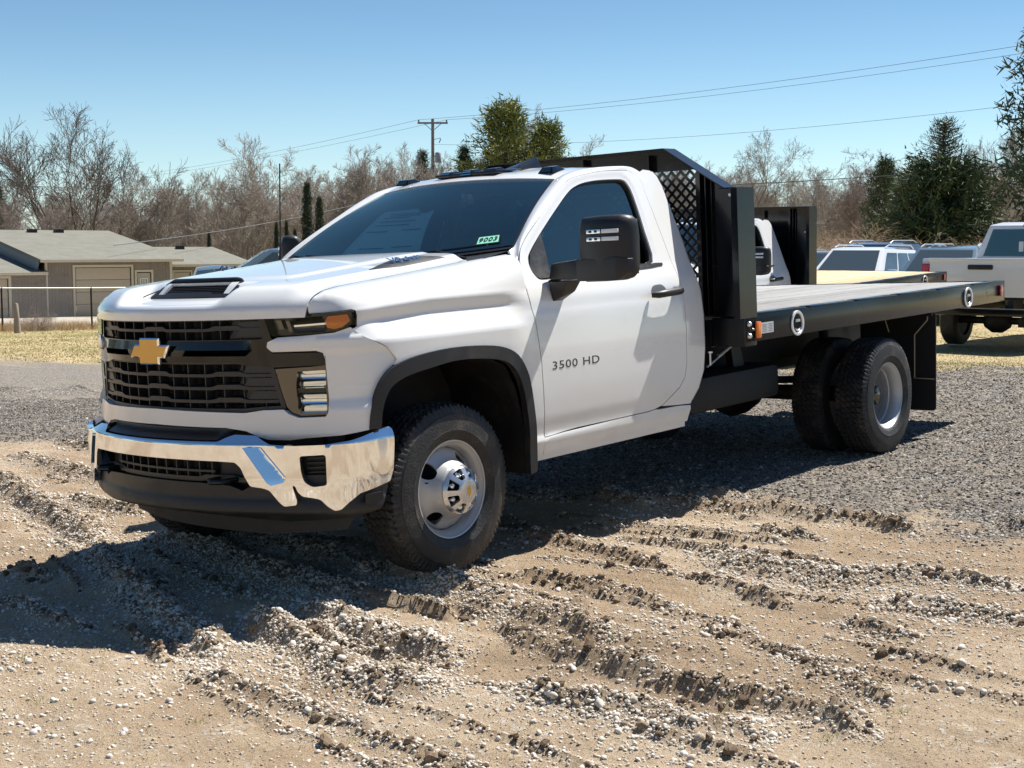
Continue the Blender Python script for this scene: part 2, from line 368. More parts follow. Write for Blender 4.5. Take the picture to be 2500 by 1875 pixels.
def fender_map(q, v):
    x, y, nx, ny = plan(q); zc = np.interp(x, [-.6, .1, .58, .66], [1.335, 1.335, 1.302, 1.300])
    fade = sm((x + .62) / .22); 
    o1 = np.interp(np.minimum(v, 1.34), [a for a, b in FEN], [b for a, b in FEN]) * fade + door_off(np.minimum(v, 1.34)) * (1 - fade)
    k = sm((.60 - x) / .25) * .75 + .25; o1 = o1 * k
    t = np.clip((v - 1.34) / .25, 0, 1); on = prof(t, [(0, 0), (.15, .10), (.35, .27), (.6, .52), (.8, .76), (1, 1)]); zz = prof(t, [(0, 0), (.15, .34), (.35, .66), (.6, .88), (.8, .965), (1, 1)])
    yt = np.interp(x, [-.7, -.3, .3], [.87, .80, .80]); l2 = np.hypot(nx * .30, ny); ax_, ay_ = nx * .30 / l2, ny / l2; mx = np.maximum(y + o1 * ny - yt, 0) / ay_
    xr = x + nx * o1 - ax_ * mx; zt = zseam(xr)
    z = np.where(v < 1.34, np.minimum(v, zc + 0 * v), zc + (zt - zc) * zz)
    sc = np.where(v < 1.34, 1.17 + (v - 1.17) * (zc - 1.17) / .17, v); z = np.where((v < 1.34) & (v > 1.17), sc, z); z = np.where(v <= 1.17, v, z)
    return np.stack([x + nx * o1 - ax_ * mx * on, y + ny * o1 - ay_ * mx * on, z], 1)
HP = [-.06, -.03, 0, .025, .06, .12, .22, .37, .57, .87, 1.27, 1.6]; HW = [0, 0, .001, .010, .035, .090, .185, .335, .535, .835, 1.235, 1.565]; HZ = [1.283, 1.296, 1.322, 1.342, 1.368, 1.394, 1.4105, 1.424, 1.442, 1.470, 1.508, 1.532]
def hood_zw(w, z, y):
    ay = np.abs(y); r = sm(w / .12)
    z = z + .026 * sm((.775 - ay) / .10) * r + .010 * sm((.50 - ay) / .05) * sm((w - .30) / .12) * sm((1.5 - w) / .4)
    z = z - .058 * sm((.43 - ay) / .10) * (1 - sm((w - .185) / .10)) * sm(w / .09)
    return z
def hood_map(p, y):
    w = prof(p, list(zip(HP, HW))); z = prof(p, list(zip(HP, HZ)))
    return np.stack([.90 - .37 * y * y - w, y, hood_zw(w, z, y)], 1)
def hood_xy(x, y):
    w = .90 - .37 * y * y - x; z = np.interp(w, HW[1:], HZ[1:]); return hood_zw(w, z, y)
def ws_map(a, b):
    """windshield: a -1..1 across, b 0 bottom .. 1 top"""
    a2 = a * a; xb = -.52 - .16 * a2 ; zb = 1.500 + .045 * a2; yb = .86 * a
    xt = -1.215 - .075 * a2; zt = 1.925 - .025 * a2; yt = .655 * a
    bl = .018 * np.sin(np.pi * np.clip(b, 0, 1)) 
    return np.stack([xb + (xt - xb) * b + bl * .5, yb + (yt - yb) * b, zb + (zt - zb) * b + bl], 1)
def roof_map(x, a):
    yw = np.interp(x, [-2.2, -2.0, -1.5, -1.2], [.68, .685, .67, .655]); zc = prof(-x, [(1.17, 1.91), (1.215, 1.928), (1.28, 1.952), (1.38, 1.972), (1.55, 1.990), (1.75, 1.996), (1.95, 1.990), (2.06, 1.970), (2.12, 1.935), (2.15, 1.89)])
    ribs = .004 * sm((np.cos(a * 14) - .3) * 2) * sm((-x - 1.42) / .08) * sm((2.02 + x) / .05) * (np.abs(a) < .85)
    return np.stack([x - .075 * a * a * sm((x + 1.6) / .4), a * yw, zc - .024 * a * a - .006 * a ** 4 + ribs], 1)

def text_obj(name, s, size, matx, parent, Mx, ext=.002, shear=0.0, align='CENTER', bold=0.0, spacing=1.0, xs=1.0):
    c = bpy.data.curves.new(name, 'FONT'); c.body = s; c.size = size; c.extrude = ext; c.shear = shear; c.align_x = align; c.align_y = 'CENTER'; c.offset = bold; c.space_character = spacing
    c.resolution_u = 3; c.materials.append(matx); tmp = bpy.data.objects.new(name, c); COL.objects.link(tmp); bpy.context.view_layer.update(); me = bpy.data.meshes.new_from_object(tmp.evaluated_get(bpy.context.evaluated_depsgraph_get())); bpy.data.objects.remove(tmp)
    if not me.materials: me.materials.append(matx)
    o = bpy.data.objects.new(name, me); COL.objects.link(o); o.parent = parent
    o.matrix_local = Mx @ Matrix.Diagonal((xs, 1, 1, 1)); return o
def frame_at(p, right, upv, s=1.0):
    r = Vector(right).normalized(); n = r.cross(Vector(upv)).normalized(); u = n.cross(r); m = Matrix((r, u, n)).transposed().to_4x4(); m.translation = Vector(p); return m
BOW = [(-.37, .5), (-.37, .5)]
def bowtie(parent, Mx, w, h, d, name='emblem', inner=.80):
    """cross-shaped badge: bright bevelled rim with a gold field"""
    s = w / 2; sl = .13 * w; cx = .235 * w; hy = h / 2; ay = h * .25
    P = [(-s + sl, ay), (-cx, ay), (-cx + .0, hy), (cx + .02 * w, hy), (cx + .02 * w, ay), (s, ay), (s - sl, -ay), (cx, -ay), (cx, -hy), (-cx - .02 * w, -hy), (-cx - .02 * w, -ay), (-s, -ay)]
    def off(P, k):
        out = []; n = len(P)
        for i in range(n):
            a, p, b = (Vector(P[j % n]) for j in (i - 1, i, i + 1)); e1 = (p - a).normalized(); e2 = (b - p).normalized(); n1 = Vector((e1.y, -e1.x)); n2 = Vector((e2.y, -e2.x)); bis = (n1 + n2); bis /= max(bis.dot(n1), .3); out.append(tuple(p + bis * k))
        return out
    n = len(P); I = off(P, min(w, h) * .055)
    if abs(sum(a[0] * b[1] - b[0] * a[1] for a, b in zip(I, I[1:] + I[:1]))) > abs(sum(a[0] * b[1] - b[0] * a[1] for a, b in zip(P, P[1:] + P[:1]))): I = off(P, -min(w, h) * .055)
    mb = MB(); mb.add([(*p, 0) for p in P] + [(*p, d * .5) for p in P] + [(*p, d) for p in I], [(i, (i + 1) % n, n + (i + 1) % n, n + i) for i in range(n)] + [(n + i, n + (i + 1) % n, 2 * n + (i + 1) % n, 2 * n + i) for i in range(n)] + [tuple(range(n))[::-1]])
    o = mb.obj(name, M['chrome'], parent); o.matrix_local = Mx
    g = MB(); J = off(I, min(w, h) * .0); g.add([(*p, d * .9) for p in J] + [(*p, d * 1.0 + .0005) for p in J], [tuple(range(n, 2 * n))] + [(i, (i + 1) % n, n + (i + 1) % n, n + i) for i in range(n)])
    g.obj('gold_field', M['gold'], o); return o

# ------------------------------------------------------------------ wheels (axis along y, outer face towards +y, centre at the origin)
def tyre_mesh(R=.404, w=.235, rr=.226):
    hw = w / 2; prof_ = [(rr, -hw * .80), (rr + .012, -hw * .93), (rr + .045, -hw * 1.03), (rr + .085, -hw * 1.06), (rr + .125, -hw * 1.0), (R - .030, -hw * .93), (R - .014, -hw * .87)]
    ty = list(np.linspace(-hw * .84, hw * .84, 43)); prof_ += [(R - .0035 * (abs(y) / hw) ** 3 * 3, y) for y in ty]
    prof_ += [(R - .014, hw * .87), (R - .030, hw * .93), (R - .046, hw * .955), (R - .052, hw * .985), (R - .058, hw * .965), (rr + .125, hw * 1.0), (rr + .085, hw * 1.06), (rr + .060, hw * 1.045), (rr + .052, hw * 1.06), (rr + .045, hw * 1.03), (rr + .022, hw * .97), (rr + .012, hw * .93), (rr, hw * .80)]
    prof_ = np.array(prof_); n = 504; th = np.arange(n) / n * 2 * np.pi; nt = len(ty)
    r = np.repeat(prof_[:, 0][:, None], n, 1).copy(); h = np.repeat(prof_[:, 1][:, None], n, 1)
    k0 = 7; yy = np.array(ty)[:, None]; T = th[None, :]; g = np.zeros((nt, n), bool)
    for c, a in ((-.056, .0035), (-.019, .003), (.019, .003), (.056, .0035)): g |= np.abs(yy - c - .0035 * np.sign(np.sin(T * 63))) < .0052
    u = (T * 63 / (2 * np.pi) + np.where(np.abs(yy) < .019, 0, np.where(np.abs(yy) < .056, .5, .25)) + yy * 9) % 1.0
    g |= (u < .15); g |= (np.abs(yy) > .086) & (((T * 84 / (2 * np.pi)) % 1) < .30)
    r[k0:k0 + nt] -= np.where(g, .0105, 0)
    sh = ((T[0] * 84 / (2 * np.pi)) % 1) < .34
    for kk in (k0 - 1, k0 - 2, k0 + nt, k0 + nt + 1): r[kk] -= np.where(sh, .007, 0)
    x = r * np.cos(th); z = r * np.sin(th); m = len(prof_)
    V = np.stack([x, h, z], 2).reshape(-1, 3); i = np.arange(m - 1)[:, None] * n; k = np.arange(n)[None, :]; k2 = (k + 1) % n
    F = np.stack([i + k, i + k2, i + n + k2, i + n + k], 2).reshape(-1, 4)
    me = np_mesh('tyre', V, F, True); me.set_sharp_from_angle(angle=math.radians(38)); return me
TYRE = tyre_mesh()
def polar(fz):
    """disc map (radius profile fz gives the height along y); u, v are plain x, z"""
    def f(u, v): r = np.hypot(u, v); return np.stack([u, fz(r), v], 1)
    return f
def hole_shape(ang, r0, r1, half, n=6):
    """rounded trapezoid hole in a wheel disc centred at an angle"""
    P = [(r0, -half * .75), (r0, half * .75), (r1, half), (r1, -half)]; P = [(r * math.cos(ang) - t * math.sin(ang), r * math.sin(ang) + t * math.cos(ang)) for r, t in P]
    return fillet(P, half * .55, 4)
def circle(r, n=40, c=(0, 0)): return [(c[0] + r * math.cos(2 * math.pi * i / n), c[1] + r * math.sin(2 * math.pi * i / n)) for i in range(n)]
def rim_barrel(parent, y_out, depth, R=.230):
    mb = MB(); mb.lathe([(R - .026, y_out - .20 if depth > .1 else y_out - .19), (R - .030, y_out - .05), (R - .022, y_out - .030), (R - .018, y_out - .018), (R - .006, y_out - .012), (R - .003, y_out - .006), (R, y_out - .004), (R + .003, y_out + .001), (R + .001, y_out + .006), (R - .005, y_out + .004), (R - .010, y_out - .006), (R - .020, y_out - .013), (R - .026, y_out - .024), (R - .034, y_out - .045), (R - .034, y_out - .075), (R - .041, y_out - .082), (R - .041, y_out - .12), (R - .036, y_out - .126), (R - .036, y_out - depth - .02)], 72)
    return mb.obj('rim_barrel', M['wheel_paint'], parent, smooth=30)
def front_wheel(loc, parent, side=1, steer=0):
    w = empty('wheel', loc, parent=parent); w.rotation_euler = (0, 0, steer + (0 if side > 0 else math.pi))
    mesh_obj('tyre', TYRE, M['rubber'] if not TYRE.materials else None, w)
    rim_barrel(w, .098, .04)
    ft = lambda r: prof(r, [(0, .155), (.085, .150), (.112, .142), (.126, .118), (.142, .088), (.165, .068), (.185, .054), (.197, .040), (.200, .020)])
    hs = [hole_shape(math.radians(a), .133, .182, .044) for a in (38, 128, 218, 308)]
    patch('wheel_disc', circle(.199, 72), polar(ft), M['wheel_paint'], w, du=.012, holes=hs, out=(0, 1, 0), th=.012)
    # chrome hub cover with eight lug windows
    fc = lambda r: prof(r, [(0, .208), (.052, .206), (.064, .199), (.090, .182), (.110, .168), (.117, .150)])
    hh = []
    for i in range(8):
        a = math.radians(22.5 + 45 * i); P = [(.062, -.014), (.062, .014), (.106, .029), (.106, -.029)]
        hh.append(fillet([(r * math.cos(a) - t * math.sin(a), r * math.sin(a) + t * math.cos(a)) for r, t in P], .007, 3))
    patch('hub_cover', circle(.117, 64), polar(fc), M['satin'], w, du=.008, holes=hh, out=(0, 1, 0), th=.016)
    MB().lathe([(.104, .140), (.104, .150), (.02, .158), (.0, .158)], 40).obj('hub_back', M['black_gloss'], w, smooth=30)
    lg = MB()
    for i in range(8):
        a = math.radians(22.5 + 45 * i); lg.lathe([(0, .182), (.009, .180), (.013, .174), (.014, .150)], 12, c=(.080 * math.cos(a), 0, .080 * math.sin(a)))
        lg.box(-.004, .004, .196, .199, .060, .10, M=Matrix.Rotation(math.radians(45 * i), 4, 'Y') @ Matrix.Translation((0, -.012, 0))) if False else None
    lg.obj('lug_nut', M['chrome'], w, smooth=30)
    bowtie(w, frame_at((0, .2045, 0), (-math.cos(1.45), 0, math.sin(1.45)), (math.sin(1.45), 0, math.cos(1.45))), .066, .029, .003)
    MB().tube([(.155, .08, .05), (.165, .105, .055)], .004, 6).obj('valve_stem', M['plastic'], w)
    MB().lathe([(0, -.10), (.15, -.10), (.16, -.02), (.12, .0), (0, .0)], 32).obj('brake_disc', M['under'], w, smooth=40)
    return w
def rear_wheels(loc, parent, side=1):
    w = empty('dual_wheel', loc, parent=parent); w.rotation_euler = (0, 0, 0 if side > 0 else math.pi)
    for dy in (0, -.33):
        o = mesh_obj('tyre', TYRE, None, w); o.location = (0, dy, 0)
        if dy: o.rotation_euler = (0, .7, 0)
    rim_barrel(w, .098, .19)
    r2 = rim_barrel(w, .098, .19); r2.location = (0, -.33, 0)
    fd = lambda r: prof(r, [(0, -.085), (.075, -.087), (.095, -.100), (.130, -.118), (.165, -.112), (.185, -.098), (.197, -.100)])
    patch('wheel_disc', circle(.198, 64), polar(fd), M['wheel_paint'], w, du=.016, holes=[hole_shape(math.radians(a), .135, .172, .026) for a in range(20, 380, 60)], out=(0, 1, 0), th=.012)
    MB().lathe([(.075, -.095), (.076, -.040), (.066, .010), (.058, .030), (.040, .036), (0, .038)], 32).obj('hub', M['chrome_dark'], w, smooth=35)
    lg = MB()
    for i in range(8):
        a = math.radians(45 * i); lg.lathe([(0, -.045), (.011, -.047), (.014, -.060), (.014, -.10)], 10, c=(.0935 * math.cos(a), 0, .0935 * math.sin(a)))
    lg.obj('lug_nut', M['steel'], w, smooth=30); return w

# ------------------------------------------------------------------ the truck
def make_truck(variant=0):
    """variant 0: peaked headboard and grey aged deck; 1: square headboard and fresh yellow deck"""
    T = empty('flatbed_truck'); wh = M['white']
    body = T
    # --- front clip: white fascia around grille and lamps
    half_o = [Y(.42, .806), Y(.515, .792), Y(.608, .751), Y(.70, .748), Y(.77, .757), Y(.90, .766), X(.505, .782), X(.485, .90), X(.435, 1.0), X(.37, 1.050), X(.345, 1.072), X(.394, 1.133), X(.50, 1.19), Y(.948, 1.235), Y(.92, 1.222), Y(.895, 1.213), Y(.777, 1.205), Y(.675, 1.201), Y(.632, 1.182), Y(.628, 1.160), Y(.648, 1.138), Y(.825, 1.138), Y(.850, 1.128), Y(.858, 1.10), Y(.861, 1.005), Y(.864, .905), Y(.862, .868), Y(.85, .850), Y(.745, .848), Y(.705, .866), Y(.686, .886), Y(.60, .884), Y(.515, .872), Y(.42, .874)]
    mir = [(2 * QC - q, z) for q, z in half_o[::-1]]
    outl = [Y(0, .811)] ; ring = half_o + [Y(0, .883)] + mir + [Y(0, .811)]
    def ftilt(z, q): 
        b = sm((.93 - z) / .05); return .018 * b * sm((z - .74) / .03) + .010 * sm((z - 1.13) / .02) * sm((1.21 - z) / .02) - .004
    patch('front_fascia', ring, flat_map(0, ftilt), wh, body, du=.022, th=.05, out=(1, 0, 0))
    # dark core behind all front openings
    patch('radiator_core', [Y(-.9, .45), Y(.9, .45), Y(.9, 1.28), Y(-.9, 1.28)], flat_map(-.085), M['under'], body, du=.08, th=0, out=(1, 0, 0))
    rc = MB()
    for k in range(22):
        z = .90 + k * .010; pts = [tuple(flat_map(-.078)(np.array([q]), np.array([z]))[0]) for q in np.linspace(QY(.50), 2 * QC - QY(.12), 9)]; rc.tube(pts, .0022, 4)
    rc.obj('cooling_fins', M['chrome_dark'], body)
    # grilles
    G = empty('grille', parent=T)
    def bar(zc, h, y0, y1, off, d, bumps, parent, m, name='grille_bar'):
        """horizontal bar with raised trapezoid humps, swept along the nose"""
        ys = np.linspace(y0, y1, 61); top = []; bot = []
        for y in ys:
            b = max([0] + [min(1, max(0, (w_ - abs(y - c)) / .022)) for c, w_ in bumps]); dz = .011 * b
            top.append(Y(y, zc + h / 2 + dz)); bot.append(Y(y, zc - h / 2 + dz * .35))
        return patch(name, top + bot[::-1], flat_map(off), m, parent, du=.03, th=d, out=(1, 0, 0))
    hb = [(-.43, .085), (0.0, .085), (.43, .085)]
    gp = M['grille']
    for zc in (1.240,): bar(zc, .013, -.62, .62, -.012, .05, hb, G, gp)
    for zc in (1.036, .978, .920): bar(zc, .014, -.66, .66, -.012, .05, hb, G, gp)
    for za, zb, ya in ((1.192, 1.287, .60), (.89, 1.098, .63)):
        for k in range(-6, 7):
            y = k * .0985
            if abs(y) < ya:
                rb = MB(); x = .9 - .37 * y * y; rb.box(x - .07, x - .022, y - .003, y + .003, za, zb); rb.obj('grille_rib', gp, G)
    for s in (-1, 1):   # wide blanks at the outer ends of the grille rows
        for z0, z1, ya, yb in ((1.205, 1.236, .47, .615), (1.244, 1.275, .47, .60), (1.046, 1.085, .50, .625), (.988, 1.024, .50, .645), (.930, .966, .52, .665)):
            P = [Y(s * ya, z0), Y(s * (ya + .03), z1), Y(s * yb, z1), Y(s * (yb + .008), z0)]
            patch('grille_blank', P if s > 0 else P[::-1], flat_map(-.018), gp, G, du=.05, th=.03, out=(1, 0, 0))
            P = [Y(s * (ya - .03), z0 - .006), Y(s * (ya - .004), z1 + .004), Y(s * (yb + .006), z1 + .004), Y(s * (yb + .02), z0 - .006)]
            patch('grille_blank', P if s > 0 else P[::-1], flat_map(-.028), M['plastic_grey'], G, du=.05, th=.03, out=(1, 0, 0))
    fr = [Y(-.62, 1.290), Y(.62, 1.290), Y(.645, 1.20), Y(.66, 1.185), Y(-.66, 1.185), Y(-.645, 1.20)]
    patch('grille_frame', fr, flat_map(-.004), M['black_gloss'], G, du=.04, th=.05, out=(1, 0, 0), holes=[[Y(-.595, 1.281), Y(.595, 1.281), Y(.612, 1.205), Y(.60, 1.196), Y(-.60, 1.196), Y(-.612, 1.205)]])
    fr = [Y(-.64, 1.10), Y(.64, 1.10), Y(.69, .888), Y(.60, .884), Y(.5, .875), Y(-.5, .875), Y(-.60, .884), Y(-.69, .888)]
    patch('grille_frame', fr, flat_map(-.008), gp, G, du=.04, th=.05, out=(1, 0, 0), holes=[[Y(-.622, 1.088), Y(.622, 1.088), Y(.668, .900), Y(.58, .896), Y(.5, .889), Y(-.5, .889), Y(-.58, .896), Y(-.668, .900)]])
    # gloss black centre band with chrome-edged slots
    cb = [Y(-.86, 1.130), Y(-.645, 1.132), Y(-.622, 1.165), Y(-.63, 1.192), Y(.63, 1.192), Y(.622, 1.165), Y(.645, 1.132), Y(.86, 1.130), Y(.858, 1.075), Y(.66, 1.070), Y(.52, 1.082), Y(.44, 1.097), Y(-.44, 1.097), Y(-.52, 1.082), Y(-.66, 1.070), Y(-.858, 1.075)]
    slots = [[Y(s * .20, 1.125), Y(s * .22, 1.152), Y(s * .56, 1.150), Y(s * .53, 1.123)] for s in (-1, 1)]
    patch('centre_band', cb, flat_map(-.004, lambda z, q: .014 * (1 - np.abs((z - 1.14) / .06)) * sm((.60 - np.abs(q - QC)) / .1)), M['black_gloss'], G, du=.02, th=.05, out=(1, 0, 0), holes=[s if i else s[::-1] for i, s in enumerate(slots)])
    bowtie(T, frame_at((.914, 0, 1.148), (0, 1, 0), (0, 0, 1)) , .300, .122, .016)
    # upper headlights
    for s in (1, -1):
        H = empty('headlight', parent=T); S = (lambda P: P) if s > 0 else (lambda P: [(2 * QC - q, z) for q, z in P[::-1]])
        L0 = [Y(.625, 1.283), Y(.74, 1.293), Y(.80, 1.297), Y(.90, 1.304), Y(.950, 1.309), Y(.962, 1.304), X(.525, 1.285), X(.53, 1.262), Y(.962, 1.246), Y(.945, 1.233), Y(.92, 1.224), Y(.895, 1.216), Y(.78, 1.208), Y(.66, 1.205), Y(.645, 1.212)]
        patch('headlight_bowl', S(L0), flat_map(-.045), M['black_gloss'], H, du=.03, th=-.045, out=(1, 0, 0))
        for ya, yb, za, zb in ((.665, .685, 1.235, 1.275), (.705, .720, 1.225, 1.270)):
            patch('reflector', S([Y(ya + .012, za), Y(ya, zb), Y(yb, zb), Y(yb + .012, za)]), flat_map(-.022), M['chrome_dark'], H, du=.03, th=.01, out=(1, 0, 0))
        patch('reflector', S(fillet([Y(.73, 1.222), Y(.725, 1.272), Y(.845, 1.278), Y(.86, 1.226)], .012)), flat_map(-.034, lambda z, q: .014 * np.abs(z - 1.25) / .03), M['chrome_dark'], H, du=.012, th=.02, out=(1, 0, 0))
        pr = MB(); pr.lathe([(0, .03), (.016, .026), (.022, .01), (.024, 0)], 20, 'x', c=(.900 - .37 * .64 - .055, .79 * s, 1.25)); pr.obj('projector', M['lens'], H, smooth=40)
        patch('light_strip', S([Y(.74, 1.244), Y(.74, 1.252), Y(.865, 1.258), Y(.865, 1.250)]), flat_map(-.018), M['chrome'], H, du=.02, th=.01, out=(1, 0, 0))
        patch('turn_lamp', S(fillet([Y(.868, 1.235), Y(.862, 1.262), Y(.872, 1.285), Y(.944, 1.291), Y(.950, 1.262), Y(.925, 1.235), Y(.898, 1.227)], .006)), flat_map(-.015, lambda z, q: -.008 * np.abs(z - 1.26) / .03), M['amber'], H, du=.010, th=.02, out=(1, 0, 0))
        patch('lens', S(L0), flat_map(-.001), M['lens'], H, du=.03, th=0, out=(1, 0, 0))
        # lower lamp: dark bright-work pocket with stacked mirrors
        B = empty('lower_headlight', parent=T)
        P = [Y(.645, 1.062), Y(.80, 1.068), Y(.857, 1.074), Y(.862, 1.0), Y(.866, .905), Y(.86, .856), Y(.75, .853), Y(.708, .872), Y(.692, .895)]
        patch('lamp_surround', S(P), flat_map(-.012, lambda z, q: -.035 * sm((np.minimum(q, 2 * QC - q) - QY(.86)) / -.06 + 1.9) * 0), M['chrome_dark'], B, du=.02, th=.03, out=(1, 0, 0), holes=[S([Y(.738, .885), Y(.760, .872), Y(.852, .874), Y(.854, 1.052), Y(.742, 1.048), Y(.735, .98)])])
        patch('lamp_bowl', S([Y(.73, .865), Y(.862, .865), Y(.862, 1.06), Y(.73, 1.06)]), flat_map(-.065), M['chrome_dark'], B, du=.03, th=0, out=(1, 0, 0))
        for za, zb, cv in ((.985, 1.052, 1.1), (.874, .945, 1.1)):
            zc = (za + zb) / 2; patch('mirror_bowl', S(fillet([Y(.746, za), Y(.742, zb), Y(.855, zb), Y(.855, za)], .012)), flat_map(-.042, lambda z, q, zc=zc: .030 * ((z - zc) / .034) ** 2 * .9 - (z - zc) * .25), M['chrome'], B, du=.010, th=.012, out=(1, 0, 0))
        patch('lamp_divider', S([Y(.742, .955), Y(.740, .975), Y(.855, .978), Y(.855, .955)]), flat_map(-.018), M['black_gloss'], B, du=.02, th=.03, out=(1, 0, 0))
        patch('lens', S([Y(.735, .870), Y(.857, .868), Y(.857, 1.060), Y(.738, 1.058)]), flat_map(-.008), M['lens'], B, du=.04, th=0, out=(1, 0, 0))
    # --- chrome bumper
    def btilt(z, q):
        qq = np.minimum(q, 2 * QC - q); e = sm((qq - QX(.40)) / (QY(.85) - QX(.40)))
        top = np.clip((z - .738) / .045, 0, 1); low = sm((.60 - z) / .14)
        return (.018 + .072 * e) - .055 * top * (.35 + .65 * e) - .006 * low + .010 * sm((.735 - z) / .012) * 0
    ho = [Y(.41, .752), Y(.44, .768), Y(.475, .780), Y(.576, .776), Y(.61, .758), Y(.646, .742), Y(.74, .735), Y(.855, .737), Y(.93, .748), X(.47, .776), X(.405, .785), X(.392, .770), X(.395, .70), X(.405, .60), X(.425, .545), X(.47, .535), Y(.945, .515), Y(.92, .480), Y(.90, .450), Y(.88, .446), Y(.855, .466), Y(.83, .498), Y(.80, .506), Y(.765, .512), Y(.748, .530), Y(.738, .560), Y(.728, .560), Y(.742, .490), Y(.738, .474), Y(.69, .468), Y(.672, .486), Y(.635, .540), Y(.61, .550), Y(.556, .558), Y(.535, .60), Y(.52, .640), Y(.495, .664), Y(.40, .668), Y(.20, .671)]
    mir = [(2 * QC - q, z) for q, z in ho[::-1]]
    ring = ho + [Y(0, .672)] + mir + [Y(0, .752)]
    vh = [fillet([Y(.762, .690), Y(.860, .694), Y(.858, .560), Y(.805, .553), Y(.775, .575), Y(.765, .62)], .014, 4)]
    vh.append([(2 * QC - q, z) for q, z in vh[0][::-1]])
    ring = fillet(ring, .009, 3)
    BU = patch('bumper', ring, flat_map(0, btilt), M['chrome'], T, du=.014, th=.03, out=(1, 0, 0), holes=vh)
    for s in (1, -1):
        S = (lambda P: P) if s > 0 else (lambda P: [(2 * QC - q, z) for q, z in P[::-1]])
        e0, e1 = np.array(Y(.612, .730)), np.array(Y(.706, .594)); ed_ = (e1 - e0) / np.hypot(*(e1 - e0))
        base = lambda z, q: btilt(z, q) + .006 + (.38 if s > 0 else .05) * np.abs((np.minimum(q, 2 * QC - q) - e0[0]) * ed_[1] - (z - e0[1]) * ed_[0])
        patch('bumper_ridge', S([Y(.545, .734), Y(.612, .730), Y(.706, .594), Y(.698, .577), Y(.655, .566), Y(.640, .578)]), lambda q, z, b=base: (lambda V, q=q, z=z: V)(flat_map(0, b)(q, z)) + np.stack([0 * q, 0 * q, 0 * q], 1), M['chrome'], BU, du=.014, th=.03, out=(1, 0, 0))
        patch('vent_insert', S([Y(.75, .70), Y(.87, .70), Y(.87, .545), Y(.75, .545)]), flat_map(.012), M['plastic'], BU, du=.05, th=0, out=(1, 0, 0))
        for k in range(5): 
            z = .585 + k * .021; patch('vent_slat', S([Y(.775, z), Y(.775, z + .006), Y(.850, z + .009), Y(.850, z + .003)]), flat_map(.036), M['plastic'], BU, du=.05, th=.02, out=(1, 0, 0))
        patch('bumper_lip', S(fillet([Y(.765, .552), Y(.80, .534), Y(.862, .536), Y(.866, .548), Y(.81, .546), Y(.775, .566)], .004)), flat_map(.072), M['chrome'], BU, du=.012, th=.02, out=(1, 0, 0))
    # black valance, lower grille and air dam
    va = [Y(.30, .560), Y(.44, .552), Y(.50, .53), Y(.56, .565), Y(.70, .60), Y(.90, .60), X(.43, .56), X(.425, .52), X(.47, .425), Y(.93, .405), Y(.80, .394), Y(.675, .388), Y(.44, .412), Y(.26, .425)]
    ring = va + [Y(0, .430)] + [(2 * QC - q, z) for q, z in va[::-1]] + [Y(0, .562)]
    VA = patch('bumper_valance', ring, flat_map(-.004, lambda z, q: .052 * sm((np.minimum(q, 2 * QC - q) - QX(.42)) / .30) + .012 * sm((.50 - z) / .04) - .05 * sm((.44 - z) / .06)), M['plastic_grey'], T, du=.022, th=.04, out=(1, 0, 0))
    patch('air_dam', [Y(-.30, .425), Y(0, .425), Y(.45, .405), Y(.70, .385), Y(.93, .40), Y(.90, .345), Y(.60, .325), Y(0, .36), Y(-.26, .385)], flat_map(-.01), M['under'], T, du=.05, th=.02, out=(1, 0, 0))
    for s in (1, -1):
        S = (lambda P: P) if s > 0 else (lambda P: [(2 * QC - q, z) for q, z in P[::-1]])
        patch('valance_badge', S(fillet([Y(.955, .505), Y(.985, .51), Y(.985, .475), Y(.972, .46), Y(.955, .463)], .008)), flat_map(.052), M['plastic'], VA, du=.02, th=.012, out=(1, .6, 0))
    LG = empty('lower_grille', parent=T)
    patch('grille_back', [Y(-.56, .48), Y(.56, .48), Y(.56, .70), Y(-.56, .70)], flat_map(-.02), M['under'], LG, du=.08, th=0, out=(1, 0, 0))
    bar(.612, .010, -.36, .36, .03, .03, [], LG, gp); bar(.575, .02, -.54, .54, .03, .03, [(-.38, .10), (.38, .10)], LG, gp)
    for k in range(-5, 6):
        y = k * .07; x = .9 - .37 * y * y; MB().box(x - .01, x + .028, y - .003, y + .003, .57, .665).obj('grille_rib', gp, LG)
    for s in (1, -1):
        patch('grille_blank', [Y(s * .37, .575), Y(s * .38, .655), Y(s * .50, .652), Y(s * .54, .58)][::s], flat_map(.004), M['plastic_grey'], LG, du=.05, th=.02, out=(1, 0, 0))
        hk = MB(); c = (.905, .43 * s, .578); hk.tube([(c[0] - .06, c[1] - .045, c[2]), (c[0] + .03, c[1] - .042, c[2]), (c[0] + .052, c[1], c[2]), (c[0] + .03, c[1] + .042, c[2]), (c[0] - .06, c[1] + .045, c[2])], .012, 10)
        hk.obj('tow_hook', M['black_gloss'], T, smooth=40)
    patch('step_pad', [Y(-.40, .757), Y(.40, .757), Y(.46, .80), Y(-.46, .80)], flat_map(-.005, lambda z, q: .07 * (1 - np.clip((z - .755) / .03, 0, 1))), M['plastic'], T, du=.04, th=0, out=(1, 0, 0))
    # --- fenders, wheel arches
    arch = [X(.505, .785), X(.495, .86), X(.470, .94), X(.430, 1.005), X(.365, 1.052), X(.23, 1.085), X(.013, 1.100), X(-.214, 1.091), X(-.355, 1.068), X(-.449, 1.023), X(-.51, .942), X(-.537, .857), X(-.557, .719), X(-.571, .560), X(-.571, .500)]
    fo = arch[5:] + [X(-.60, .497), X(-.664, .499), X(-.668, .590), X(-.662, .70), X(-.645, .968), X(-.619, 1.167), (-.602, 1.243), (-.596, 1.30), (-.600, 1.36), (-.615, 1.45), (-.62, 1.587)]
